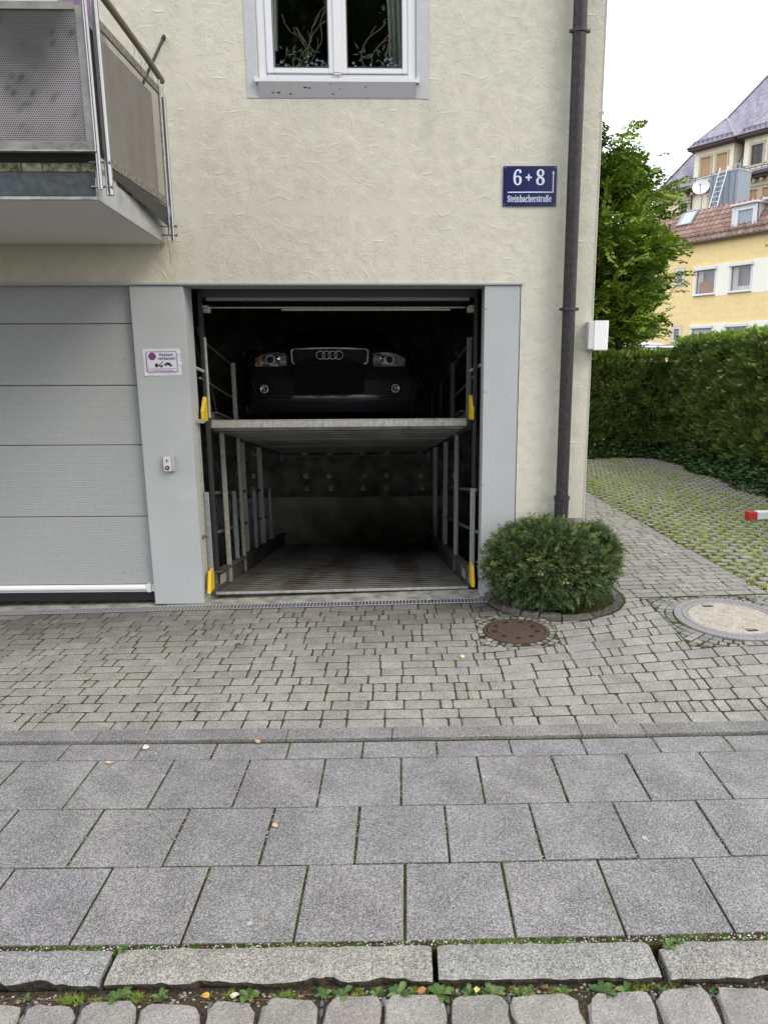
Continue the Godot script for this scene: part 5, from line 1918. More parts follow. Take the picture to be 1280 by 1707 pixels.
	for x in [0.012, 0.048]: g.lathe([Vector2(0.0075, 0), Vector2(0.0075, 0.0013), Vector2(0, 0.0013)], 12, Vector3(-0.055 + x, -0.033, 0.0052), Basis(Vector3.RIGHT, PI / 2))
	var xc := Transform3D(Basis(Vector3.BACK, -0.16), Vector3(0.014, -0.019, 0))
	g.extrude(PackedVector2Array([Vector2(0, 0), Vector2(0.062, 0), Vector2(0.062, 0.009), Vector2(0.050, 0.011), Vector2(0.042, 0.021), Vector2(0.020, 0.021), Vector2(0.010, 0.010), Vector2(0, 0.008)]), 0.005, 0.0062, xc)
	for x in [0.012, 0.050]: g.lathe([Vector2(0.0065, 0), Vector2(0.0065, 0.0014), Vector2(0, 0.0014)], 12, xc * Vector3(x, -0.001, 0.0052), Basis(Vector3.RIGHT, PI / 2))
	part("tow_pictogram", g, ink, t)
	g = G.new()
	var r := RandomNumberGenerator.new()
	r.seed = 3
	for row in 2:
		var x := -0.098 + row * 0.028
		while x < (0.100 if row == 0 else 0.07):
			var w := r.randf_range(0.006, 0.017)
			g.box(Vector3(x + w * 0.5, -0.050 - row * 0.0125, 0.0055), Vector3(w, 0.0042, 0.0008))
			x += w + 0.003
	part("small_print", g, mat(0.16, 0.12, 0.18, 0.7), t)
	for p in [Vector3(-0.125, -0.088, 0.004), Vector3(0.130, 0.072, 0.004), Vector3(0.135, -0.01, 0.004)]:
		g = G.new()
		g.box(p, Vector3(0.03, 0.024, 0.001), 0.0, Basis(Vector3.BACK, 0.1))
		part("tape", g, mat(0.70, 0.71, 0.75, 0.25), t)

	# key switch
	t = thing("key_switch", "small pale key switch box with a black arrow on the broad grey pier", "switch", Vector3(-1.833, 1.138, 0.004))
	t.rotation.z = 0.02
	g = G.new()
	g.box(Vector3(0, 0, 0.016), Vector3(0.088, 0.132, 0.034), 0.010)
	part("casing", g, mat(0.34, 0.33, 0.33, 0.5), t)
	g = G.new()
	g.box(Vector3(-0.008, -0.002, 0.034), Vector3(0.058, 0.112, 0.004), 0.002)
	part("face_plate", g, mat(0.58, 0.57, 0.58, 0.4), t)
	g = G.new()
	g.extrude(PackedVector2Array([Vector2(-0.0035, 0.012), Vector2(0.0035, 0.012), Vector2(0.0035, 0.026), Vector2(0.010, 0.026), Vector2(0, 0.040), Vector2(-0.010, 0.026), Vector2(-0.0035, 0.026)]), 0.035, 0.0367, Transform3D(Basis(), Vector3(-0.008, -0.002, 0)))
	for p in [Vector2(-0.018, 0.036), Vector2(0.018, 0.036), Vector2(-0.018, 0.018), Vector2(0.018, 0.018)]: g.box(Vector3(p.x - 0.008, p.y - 0.002, 0.0362), Vector3(0.005, 0.003, 0.0012))
	part("arrow", g, ink, t)
	g = G.new()
	g.lathe([Vector2(0.017, 0), Vector2(0.017, 0.006), Vector2(0.010, 0.008), Vector2(0.009, 0.003), Vector2(0, 0.003)], 20, Vector3(-0.008, -0.030, 0.035), Basis(Vector3.RIGHT, PI / 2))
	part("lock_ring", g, mat(0.07, 0.04, 0.04, 0.4), t)
	g = G.new()
	g.lathe([Vector2(0.0085, 0), Vector2(0.008, 0.004), Vector2(0, 0.005)], 14, Vector3(-0.008, -0.030, 0.037), Basis(Vector3.RIGHT, PI / 2))
	part("lock_cylinder", g, mat(0.6, 0.5, 0.45, 0.3, 0.7), t)

	# lamp at the corner
	t = thing("wall_lamp", "white box shaped wall lamp fixed at the corner of the cream house", "lamp", Vector3(1.46, 2.10, 0.0))
	g = G.new()
	g.box(Vector3(-0.052, 0.0, 0.035), Vector3(0.045, 0.205, 0.10), 0.004)
	part("base", g, mat(0.55, 0.55, 0.54, 0.6), t)
	g = G.new()
	g.extrude(PackedVector2Array([Vector2(-0.030, -0.012), Vector2(0.062, -0.004), Vector2(0.078, 0.02), Vector2(0.078, 0.075), Vector2(0.062, 0.098), Vector2(-0.030, 0.088)]), -0.104, 0.104, Transform3D(Basis(Vector3(1, 0, 0), Vector3(0, 0, 1), Vector3(0, -1, 0)), Vector3.ZERO))
	var opal := mat(0.82, 0.82, 0.83, 0.3)
	part("opal_shade", g, opal, t)
	for y in [-0.106, 0.106]:
		g = G.new()
		g.extrude(PackedVector2Array([Vector2(-0.031, -0.010), Vector2(0.060, -0.002), Vector2(0.076, 0.021), Vector2(0.076, 0.074), Vector2(0.060, 0.096), Vector2(-0.031, 0.086)]), -0.003, 0.003, Transform3D(Basis(Vector3(1, 0, 0), Vector3(0, 0, 1), Vector3(0, -1, 0)), Vector3(0, y, 0)))
		part("shade_cap", g, mat(0.6, 0.6, 0.6, 0.4), t)

# ---------------------------------------------------------------- plants
func spray(n: int, len: float, wid: float, r: RandomNumberGenerator, droop := 0.0, flat := 0.4) -> G:
	# a small twig along +z with n scale-like leaflets to both sides, length about 1
	var g := G.new()
	for k in n:
		var f := (k + 0.5) / n
		var sg := 1.0 if k % 2 == 0 else -1.0
		var base := Vector3(0, -droop * f * f, f)
		var d := Vector3(sg * (0.75 + r.randf_range(-0.2, 0.2)), r.randf_range(-flat, flat), 0.7).normalized()
		if k >= n - 2: d = Vector3(sg * 0.25, 0, 1).normalized()
		var up := Vector3(r.randf_range(-0.3, 0.3), 1, r.randf_range(-0.3, 0.3)).normalized()
		var w := d.cross(up).normalized() * wid
		var l := len * (1.0 - 0.35 * f)
		var fold := up * wid * 0.25
		g.col = Color.WHITE * r.randf_range(0.85, 1.1)
		g.tri(base, base + d * l * 0.5 + w + fold, base + d * l)
		g.tri(base, base + d * l, base + d * l * 0.5 - w + fold)
	return g

func aim(d: Vector3, roll: float, s: float) -> Basis:
	var up := Vector3.UP if absf(d.y) < 0.95 else Vector3.RIGHT
	var x := up.cross(d).normalized()
	var y := d.cross(x)
	return (Basis(x, y, d) * Basis(Vector3.BACK, roll)).scaled_local(Vector3.ONE * s)

func build_bush() -> void:
	# stone ring round the planting hole
	var c := RING
	var ed := thing("planting_ring", "ring of rough edging stones round the clipped bush at the house corner", "edging", Vector3(c.x, 0.03, c.y))
	var g := G.new()
	for i in 20:
		var a := TAU * i / 20
		var b := TAU * (i + 1) / 20
		var z1 := RING_R - 0.01
		var p := Vector3(cos(a) * z1, -0.03, sin(a) * z1)
		var q := Vector3(cos(b) * z1, -0.03, sin(b) * z1)
		g.tri(Vector3(0, 0.03, 0), q, p)
	part("planting_soil", g, m_soil, ed)
	var a0 := -0.75
	var ang := a0
	var nz := fnl(77, 8.0, 3)
	while ang < 2.95:
		var da := rng.randf_range(0.26, 0.5)
		var q := G.new()
		var steps := 5
		var rr := [RING_R - 0.035 + rng.randf_range(-0.01, 0.01), RING_R + 0.035 + rng.randf_range(-0.006, 0.008)]
		var hh := rng.randf_range(0.010, 0.022) if ang < 1.0 else rng.randf_range(0.016, 0.040)
		if ang < 0.5: hh *= 0.5
		var t := rng.randf_range(0.28, 0.48)
		q.col = Color(t, t * 0.97, t * 0.9)
		for i in steps:
			var ring := []
			for e in 2:
				var an := ang + 0.012 + (da - 0.024) * (i + e) / steps
				var d := Vector3(cos(an), 0, sin(an))
				var n1 := nz.get_noise_2d(an * 3.0, 1.0) * 0.014
				var n2 := nz.get_noise_2d(an * 3.0, 9.0) * 0.014
				ring.append([d * (rr[0] + n1) + Vector3(0, -0.06, 0), d * (rr[0] + n1) + Vector3(0, hh * 0.7 + n2, 0), d * (rr[0] + 0.02) + Vector3(0, hh + n1, 0), d * (rr[1] - 0.014 + n2) + Vector3(0, hh - 0.004 + n2, 0), d * (rr[1] + n2) + Vector3(0, hh * 0.6, 0), d * (rr[1] + 0.006 + n1) + Vector3(0, -0.06, 0)])
			for k in 5: q.quad(ring[0][k], ring[0][k + 1], ring[1][k + 1], ring[1][k])
			if i == 0:
				for k in range(1, 5): q.tri(ring[0][0], ring[0][k + 1], ring[0][k])
			if i == steps - 1:
				for k in range(1, 5): q.tri(ring[1][0], ring[1][k], ring[1][k + 1])
		part("edging_stone", q, m_granite, ed)
		ang += da

	var t := thing("clipped_bush", "round clipped evergreen bush growing round the downpipe at the house corner", "bush", Vector3(c.x, 0.04, c.y))
	g = G.new()
	for k in 9:
		var a := TAU * k / 9
		var pts := [Vector3(cos(a) * 0.05, -0.03, 0.12 + sin(a) * 0.05)]
		for i in 4: pts.append(Vector3(cos(a) * (0.08 + i * 0.08), 0.06 + i * 0.11, 0.14 + sin(a) * (0.06 + i * 0.05)))
		g.tube(pts, [0.014, 0.011, 0.009, 0.006, 0.003], 5)
	part("stems", g, m_bark, t)
	var r := RandomNumberGenerator.new()
	r.seed = 12
	var lobes := [[Vector3(-0.13, 0.330, 0.24), Vector3(0.435, 0.320, 0.30)], [Vector3(0.30, 0.345, 0.06), Vector3(0.185, 0.235, 0.22)], [Vector3(0.06, 0.280, 0.25), Vector3(0.34, 0.215, 0.26)]]
	var xs := [[], [], []]
	var cs := [[], [], []]
	var nb := fnl(55, 3.0, 3)
	for k in 21000:
		var u := r.randf()
		var L = lobes[0] if u < 0.52 else (lobes[1] if u < 0.76 else lobes[2])
		var d := Vector3(r.randfn(), r.randfn(), r.randfn()).normalized()
		var shell := pow(r.randf(), 0.22)
		var lump := 1.0 + nb.get_noise_3d(d.x * 2.0 + L[0].x * 9.0, d.y * 2.0, d.z * 2.0) * 0.28
		var p: Vector3 = L[0] + d * L[1] * shell * lump
		if p.y < -0.01: continue
		var wx := p.x + c.x
		var wz := p.z + c.y
		if wx < 1.44 and wz < 0.03: continue
		if Vector2(wx - 1.232, wz - 0.085).length() < 0.065: continue
		var out: Vector3 = (d / L[1]).normalized()
		var dir := (out + Vector3(r.randf_range(-1.0, 1.0), r.randf_range(-0.5, 0.55), r.randf_range(-0.8, 0.8))).normalized()
		var s := r.randf_range(0.034, 0.068) * (1.5 if r.randf() < 0.07 else 1.0)
		if u >= 0.52 and u < 0.76: s *= 0.9
		var kind := r.randi_range(0, 2)
		xs[kind].append(Transform3D(aim(dir, r.randf() * TAU, s), p))
		var y := r.randf()
		var fresh := 1.0 if r.randf() < 0.10 and p.y > 0.3 else 0.0
		cs[kind].append(Color(0.050 + y * y * y * 0.17 + fresh * 0.10, 0.082 + y * y * y * 0.20 + fresh * 0.10, 0.030 + y * y * y * 0.085))
	for k in 3:
		scatter("foliage", spray(12, 0.44, 0.060, r, 0.1, 0.8).mesh(), m_leaf, xs[k], cs[k], t)

func hedge(called: String, label: String, a: Vector2, b: Vector2, thick: float, h0: float, h1: float, count: int, sd: int) -> void:
	var t := thing(called, label, "hedge", Vector3(a.x, 0.0, a.y))
	var along := (b - a)
	var L := along.length()
	along /= L
	var nrm := Vector2(-along.y, along.x)
	if nrm.dot(Vector2(0, 5.5) - a) < 0: nrm = -nrm
	var A3 := Vector3(along.x, 0, along.y)
	var N3 := Vector3(nrm.x, 0, nrm.y)
	var r := RandomNumberGenerator.new()
	r.seed = sd
	var g := G.new()
	var u := 0.2
	while u < L:
		var base := A3 * u - N3 * thick * 0.5
		g.tube([base, base + Vector3(r.randf_range(-0.05, 0.05), h0 * 0.5, r.randf_range(-0.05, 0.05)), base + Vector3(0, h0 * 0.95, 0)], [0.04, 0.03, 0.01], 6)
		for k in 14:
			var p := base + Vector3(0, r.randf_range(0.1, h0 * 0.9), 0)
			g.tube([p, p + N3 * thick * 0.42 * (1.0 if k % 3 else -1.0) + A3 * r.randf_range(-0.25, 0.25) + Vector3(0, r.randf_range(0.0, 0.2), 0)], [0.010, 0.004], 4)
		u += 0.42
	part("trunks", g, m_bark, t)
	# dead brown inside that stops one from looking through
	g = G.new()
	var n := int(L / 0.3)
	for i in n:
		for j in 8:
			var P := func(ii: int, jj: int) -> Vector3:
				var f := float(ii) / n
				var h := lerpf(h0, h1, f) - 0.16
				return A3 * L * f - N3 * (thick * 0.45 + 0.09 * sin(ii * 2.3 + jj * 1.9)) + Vector3(0, h * jj / 8.0, 0)
			g.quad(P.call(i, j), P.call(i + 1, j), P.call(i + 1, j + 1), P.call(i, j + 1))
	part("inner_growth", g, mat(0.022, 0.022, 0.011, 0.95), t)
	var bump := fnl(sd + 5, 1.6, 3)
	var xs := [[], [], []]
	var cs := [[], [], []]
	for k in count:
		var f := r.randf()
		var side := r.randf()
		var h := lerpf(h0, h1, f)
		var p: Vector3
		var out: Vector3
		var x := f * L
		if side < 0.80:
			var y := r.randf()
			y = y * h
			var bulge := bump.get_noise_2d(x * 1.5, y * 1.5) * 0.22 + 0.06 * sin(x * 5.0 + sin(y * 2.0)) - maxf(0.0, y - h + 0.25) * 0.30
			p = A3 * x + N3 * (bulge - r.randf() * r.randf() * 0.22) + Vector3(0, y, 0)
			out = N3 + Vector3(0, 0.35, 0)
		else:
			var w := r.randf()
			p = A3 * x - N3 * thick * w + Vector3(0, h + bump.get_noise_2d(x * 2.0, w * 2.0 + 20.0) * 0.11 - r.randf() * 0.08, 0)
			out = Vector3.UP * 1.3 + N3 * 0.3 * (1.0 - w)
		var low := p.y / h
		if low < 0.22 and r.randf() < 0.35: continue
		var dir := (out + Vector3(r.randf_range(-0.6, 0.6), r.randf_range(-0.3, 0.55), r.randf_range(-0.6, 0.6))).normalized()
		var s := r.randf_range(0.070, 0.115)
		var kind := r.randi_range(0, 2)
		xs[kind].append(Transform3D(aim(dir, r.randf() * TAU, s), p))
		var clump := bump.get_noise_2d(x * 2.6 + 70.0, p.y * 2.6)
		var y2 := r.randf() * 0.7 + clump * 0.8
		var dry := 1.0 if r.randf() < 0.05 and low < 0.5 else 0.0
		var top := 1.0 if low > 0.97 else 0.0
		cs[kind].append(Color(0.150 + y2 * 0.10 + dry * 0.09 + top * 0.06, 0.215 + y2 * 0.135 + dry * 0.01 + top * 0.10, 0.062 + y2 * 0.02))
	for k in 3:
		scatter("foliage", spray(13, 0.42, 0.105, r, 0.15, 0.55).mesh(), m_leaf, xs[k], cs[k], t)

func build_hedges() -> void:
	hedge("hedge", "lower dark clipped hedge across the back of the parking area", Vector2(1.5, -8.75), Vector2(6.3, -8.75), 0.9, 2.02, 2.08, 17000, 61)
	hedge("hedge", "taller clipped hedge running along the right side of the parking area", Vector2(5.40, -8.95), Vector2(6.05, 0.5), 1.0, 2.30, 2.42, 36000, 62)
	# ivy along the feet of the hedges
	var leaf := G.new()
	var q := [Vector3(0, 0, 0), Vector3(0.42, 0.06, 0.10), Vector3(0.5, 0.05, 0.45), Vector3(0.22, 0.04, 0.62), Vector3(0, -0.08, 1.05), Vector3(-0.22, 0.04, 0.62), Vector3(-0.5, 0.05, 0.45), Vector3(-0.42, 0.06, 0.10)]
	for i in range(1, 7): leaf.tri(q[0], q[i + 1], q[i])
	var r := RandomNumberGenerator.new()
	r.seed = 71
	var xf := []
	var cl := []
	for k in 9000:
		var p: Vector3
		if r.randf() < 0.33:
			var x := r.randf_range(1.5, 5.3)
			var d := r.randf()
			p = Vector3(x, 0.03 + 0.22 * (1.0 - absf(d - 0.4)) * r.randf(), -8.62 + d * 0.42 + 0.06 * sin(x * 4.0))
		else:
			var z := r.randf_range(-8.3, 0.2)
			var d := r.randf()
			var wd := 0.50 + 0.07 * (z + 8.3) + 0.08 * sin(z * 3.7)
			p = Vector3(5.46 + 0.068 * (z + 8.3) - d * wd, 0.03 + (0.40 - 0.30 * d) * r.randf(), z)
		if r.randf() < 0.05: p.y += r.randf() * 0.5; 
		var s := r.randf_range(0.045, 0.085)
		var dir := Vector3(r.randf_range(-1, 0.6), r.randf_range(-0.3, 0.3), r.randf_range(-0.5, 1)).normalized()
		xf.append(Transform3D(aim(dir, r.randf_range(-0.6, 0.6), s), p))
		var u := r.randf()
		var fresh := 1.0 if r.randf() < 0.12 else 0.0
		cl.append(Color(0.028 + u * 0.022 + fresh * 0.07, 0.062 + u * 0.045 + fresh * 0.09, 0.024 + u * 0.012 + fresh * 0.01))
	var iv := scatter("ivy", leaf.mesh(), m_leaf, xf, cl, self)
	tag(iv, "dark ivy creeping along the feet of the hedges", "ivy")
	# a few broad bindweed leaves on the right hedge
	xf = []; cl = []
	for k in 46:
		var z := r.randf_range(-7.5, -2.5)
		var p := Vector3(5.46 + 0.068 * (z + 8.3) - 0.20, r.randf_range(0.5, 2.0), z)
		xf.append(Transform3D(aim(Vector3(-0.6, r.randf_range(-0.5, 0.1), 0.6).normalized(), r.randf_range(-0.5, 0.5), r.randf_range(0.07, 0.12)), p))
		cl.append(Color(0.16, 0.26, 0.08))
	var bw := scatter("bindweed", leaf.mesh(), m_leaf, xf, cl, self)
	tag(bw, "pale broad bindweed leaves hanging on the right hedge", "climber")

func crown_profile(y: float) -> float:
	var t := [[1.6, 0.4], [2.0, 0.85], [2.4, 1.2], [2.9, 1.40], [3.7, 1.60], [4.3, 1.52], [4.8, 1.38], [5.2, 1.22], [5.6, 0.85], [6.0, 0.5], [6.5, 0.2]]
	for i in t.size() - 1:
		if y >= t[i][0] and y <= t[i + 1][0]: return lerpf(t[i][1], t[i + 1][1], (y - t[i][0]) / (t[i + 1][0] - t[i][0]))
	return 0.0

func build_tree() -> void:
	var t := thing("hornbeam_tree", "light green leafy tree rising behind the house corner over the hedge", "tree", Vector3(3.72, 0.0, -9.9))
	var r := RandomNumberGenerator.new()
	r.seed = 91
	var g := G.new()
	g.tube([Vector3(0, -0.1, 0), Vector3(0.03, 1.2, 0), Vector3(0.0, 2.6, 0.03), Vector3(0.05, 4.2, 0), Vector3(0.0, 6.1, 0)], [0.15, 0.12, 0.10, 0.06, 0.012], 9)
	part("trunk", g, m_bark, t)
	var xs := [[], [], []]
	var cs := [[], [], []]
	g = G.new()
	var add := func(p: Vector3, d: Vector3, bright: float) -> void:
		var kind := r.randi_range(0, 2)
		var dir := (d + Vector3(r.randf_range(-0.5, 0.5), r.randf_range(-0.75, 0.35), r.randf_range(-0.8, 0.8))).normalized()
		xs[kind].append(Transform3D(aim(dir, r.randf_range(-0.9, 0.9), r.randf_range(0.28, 0.46)), p))
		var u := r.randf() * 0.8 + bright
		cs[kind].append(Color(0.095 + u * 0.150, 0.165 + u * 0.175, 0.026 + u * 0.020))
	for k in 190:
		var y := r.randf_range(1.8, 6.1)
		var a := r.randf() * TAU
		var R := crown_profile(y) * r.randf_range(0.80, 1.10)
		var rise := r.randf_range(0.25, 0.75)
		var start := Vector3(0, maxf(1.3, y - R * rise), 0)
		var end := Vector3(cos(a) * R, y, sin(a) * R)
		var mid := start.lerp(end, 0.55) + Vector3(0, R * 0.10, 0)
		var pts := [start, start.lerp(mid, 0.5), mid, mid.lerp(end, 0.6) + Vector3(0, 0.04, 0), end]
		g.tube(pts, [0.028, 0.022, 0.014, 0.008, 0.003], 5)
		var out := (end - start).normalized()
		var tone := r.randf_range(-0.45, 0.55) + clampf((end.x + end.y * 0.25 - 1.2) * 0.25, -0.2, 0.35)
		for i in 44:
			var f := lerpf(0.12, 1.02, sqrt(r.randf()))
			var p := start.lerp(mid, f / 0.55) if f < 0.55 else mid.lerp(end, (f - 0.55) / 0.45)
			var spread := 0.34 * (1.0 - f * 0.55)
			add.call(p + Vector3(r.randfn() * spread, r.randfn() * spread * 0.5, r.randfn() * spread), out, tone)
	# whips that stick out of the outline
	for k in 46:
		var y := r.randf_range(2.2, 6.3)
		var a := r.randf() * TAU if k > 14 else r.randf_range(-0.7, 0.5)
		var R := crown_profile(y) * 0.9
		var p0 := Vector3(cos(a) * R, y, sin(a) * R)
		var d := Vector3(cos(a), r.randf_range(0.0, 0.8), sin(a)).normalized()
		var L := r.randf_range(0.35, 0.75)
		g.tube([p0, p0 + d * L * 0.5 + Vector3(0, 0.03, 0), p0 + d * L], [0.006, 0.004, 0.002], 4)
		for i in 4: add.call(p0 + d * L * (0.2 + i * 0.22), d, 0.4)
	part("limbs", g, m_bark, t)
	var lr := RandomNumberGenerator.new()
	lr.seed = 17
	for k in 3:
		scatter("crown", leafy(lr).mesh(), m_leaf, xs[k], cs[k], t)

func leafy(r: RandomNumberGenerator) -> G:
	# a twig along +z with alternate pointed leaves
	var g := G.new()
	for k in 13:
		var f := (k + 0.5) / 13.0
		var sg := 1.0 if k % 2 == 0 else -1.0
		var base := Vector3(r.randf_range(-0.05, 0.05), -0.12 * f * f + r.randf_range(-0.04, 0.04), f)
		var d := Vector3(sg * r.randf_range(0.6, 1.0), r.randf_range(-0.35, 0.15), r.randf_range(0.3, 0.8)).normalized()
		var up := Vector3(r.randf_range(-0.35, 0.35), 1, r.randf_range(-0.35, 0.35)).normalized()
		var l := r.randf_range(0.19, 0.28)
		var w := d.cross(up).normalized() * l * 0.36
		g.col = Color.WHITE * r.randf_range(0.82, 1.12)
		var m := base + d * l * 0.45 - up * 0.012
		g.tri(base, m + w + up * 0.02, base + d * l)
		g.tri(base, base + d * l, m - w + up * 0.02)
	return g

# ---------------------------------------------------------------- covers and drain
func small_cobbles(cx: float, cz: float, hx: float, hz: float, r0: float, parent: Node, sz: float, sd: int, most: int) -> void:
	var r := RandomNumberGenerator.new()
	r.seed = sd
	var polys := []
	# rings of little setts round the frame, then filling up to the square
	var rad := r0
	while rad < Vector2(hx, hz).length():
		var n := int(TAU * (rad + sz * 0.5) / (sz * 1.08))
		var off := r.randf()
		for i in n:
			var a0 := TAU * (i + off) / n + r.randf_range(-0.01, 0.01)
			var a1 := TAU * (i + 1 + off) / n - 0.006 / rad + r.randf_range(-0.01, 0.0)
			var p := PackedVector2Array()
			for e in [[rad, a0], [rad, a1], [rad + sz - 0.006, a1], [rad + sz - 0.006, a0]]:
				p.push_back(Vector2(cos(e[1]), sin(e[1])) * (e[0] + r.randf_range(-0.003, 0.003)))
			var box := Geometry2D.intersect_polygons(p, rect_poly(-hx, -hz, hx, hz))
			if box.is_empty() or poly_area(box[0]) < sz * sz * 0.18: continue
			polys.append(box[0])
		rad += sz
	var rest := G.new()
	for i in polys.size():
		var q := G.new() if i < most else rest
		var t := r.randf_range(0.62, 1.12)
		q.col = Color(t * 0.96, t, t * r.randf_range(0.96, 1.06))
		var w := PackedVector2Array()
		for p in polys[i]: w.push_back(p + Vector2(cx, cz))
		q.poly_prism(w, -0.05, flat_tops(w, r.randf_range(-0.003, 0.003), 0.05), 0.006)
		if i < most: part("small_sett", q, m_cobble, parent)
	if polys.size() > most: stuff(part("small_sett_field", rest, m_cobble, parent))

func build_covers() -> void:
	# rusty cover by the bush
	var c := COVER_A
	var y := gy(c.x, c.y)
	var sq := struct("cover_surround")
	var g := G.new()
	g.box(Vector3(c.x, y - 0.045, c.y), Vector3(0.60, 0.05, 0.62))
	part("joint_bed", g, m_bed, sq)
	small_cobbles(c.x, c.y, 0.275, 0.285, 0.236, sq, 0.05, 5, 140)
	var t := thing("gas_valve_cover", "small rust brown round iron cover beside the clipped bush", "manhole cover", Vector3(c.x, y, c.y))
	g = G.new()
	g.lathe([Vector2(0.232, -0.06), Vector2(0.232, 0.002), Vector2(0.214, 0.004), Vector2(0.214, -0.006), Vector2(0.205, -0.006), Vector2(0.205, 0.002), Vector2(0, 0.002)], 44)
	part("lid", g, m_rust, t)
	g = G.new()
	for rr in [0.075, 0.135, 0.175]:
		g.lathe([Vector2(rr - 0.004, 0.001), Vector2(rr - 0.003, 0.006), Vector2(rr + 0.003, 0.006), Vector2(rr + 0.004, 0.001)], 40)
	for k in 12:
		var a := TAU * k / 12
		g.box(Vector3(cos(a) * 0.155, 0.003, sin(a) * 0.155), Vector3(0.036, 0.006, 0.006), 0.002, Basis(Vector3.UP, -a))
	for k in 3: g.box(Vector3(-0.028 + k * 0.026, 0.003, 0.0), Vector3(0.012, 0.007, 0.045), 0.002)
	part("cast_pattern", g, m_rust, t)
	for k in 9:
		var a := TAU * k / 9 + 0.2
		g = G.new()
		g.box(Vector3(cos(a) * 0.155, 0.0045, sin(a) * 0.155), Vector3(0.030, 0.006, 0.030), 0.003, Basis(Vector3.UP, -a))
		part("vent_hole", g, m_black, t)

	# big concrete-filled cover at the path
	c = COVER_B
	y = gy(c.x, c.y)
	sq = struct("cover_surround")
	g = G.new()
	g.box(Vector3(c.x + 0.03, y - 0.033, c.y), Vector3(1.10, 0.03, 0.98), 0.0, Basis(Vector3.RIGHT, 0.033))
	part("joint_bed", g, m_bed, sq)
	small_cobbles(c.x, c.y, 0.485, 0.475, 0.408, sq, 0.062, 6, 150)
	t = thing("sewer_cover", "large round sewer cover with pale concrete filling and ornate iron rim", "manhole cover", Vector3(c.x, y, c.y))
	t.rotation.x = 0.033
	g = G.new()
	g.lathe([Vector2(0.402, -0.08), Vector2(0.402, 0.006), Vector2(0.392, 0.009), Vector2(0.352, 0.009), Vector2(0.350, 0.002), Vector2(0.344, 0.002), Vector2(0.342, 0.008), Vector2(0.308, 0.008), Vector2(0.306, 0.002)], 64)
	part("iron_rim", g, m_iron, t)
	for k in 64:
		var a := TAU * k / 64
		g = G.new()
		g.box(Vector3(cos(a) * 0.371, 0.009, sin(a) * 0.371), Vector3(0.026, 0.006, 0.017), 0.002, Basis(Vector3.UP, -a))
		part("rim_cleat", g, m_iron, t)
	g = G.new()
	for k in 48:
		var a := TAU * k / 48
		g.box(Vector3(cos(a) * 0.325, 0.008, sin(a) * 0.325), Vector3(0.022, 0.005, 0.014), 0.002, Basis(Vector3.UP, -a))
	part("inner_cleats", g, m_iron, t)
	g = G.new()
	g.lathe([Vector2(0.307, 0.0), Vector2(0.30, 0.006), Vector2(0.18, 0.008), Vector2(0, 0.009)], 48)
	part("concrete_filling", g, surf(lin(0.80, 0.77, 0.68), 0.92, speckle(151, 256, 0.45, 1.0, 0.05, 0.7), norm_tex(152, 0.15, 6.0), 0.32, 0.8), t)
	for sg in [-1.0, 1.0]:
		g = G.new()
		g.box(Vector3(sg * 0.06 - 0.02, 0.0075, sg * 0.235), Vector3(0.075, 0.006, 0.042), 0.002, Basis(Vector3.UP, 0.1))
		part("lifting_pocket", g, m_black, t)
		g = G.new()
		g.box(Vector3(sg * 0.06 - 0.02, 0.0125, sg * 0.235), Vector3(0.080, 0.004, 0.010), 0.001, Basis(Vector3.UP, 0.1))
		part("lifting_bar", g, m_iron, t)

	# slotted drain in front of the doors
	t = thing("drain_channel", "galvanised slotted drain channel along the foot of the garage doors", "drain")
	t.transform = Transform3D(Basis(Vector3.BACK, 0.018), Vector3(-0.3, 0.0, 0.082))
	var x := -3.6
	while x < 1.0:
		g = G.new()
		for e in [-0.047, 0.047]: g.box(Vector3(x + 0.2475, 0.002, e), Vector3(0.495, 0.010, 0.008), 0.002)
		for e in [0.004, 0.491]: g.box(Vector3(x + e, 0.002, 0), Vector3(0.008, 0.010, 0.086), 0.001)
		var gr := part("grate", g, mat(0.30, 0.31, 0.31, 0.5, 0.5), t)
		g = G.new()
		for k in 18: g.box(Vector3(x + 0.02 + k * 0.0272, 0.001, 0), Vector3(0.011, 0.008, 0.088))
		stuff(part("grate_bars", g, mat(0.38, 0.39, 0.40, 0.5, 0.3), gr))
		x += 0.5
	g = G.new()
	g.box(Vector3(-1.3, -0.05, 0), Vector3(4.8, 0.06, 0.104))
	part("channel_body", g, m_black, t)

# ---------------------------------------------------------------- houses behind
func frame_at(o: Vector3, deg: float) -> Transform3D:
	return Transform3D(Basis(Vector3.UP, deg_to_rad(deg)), o)

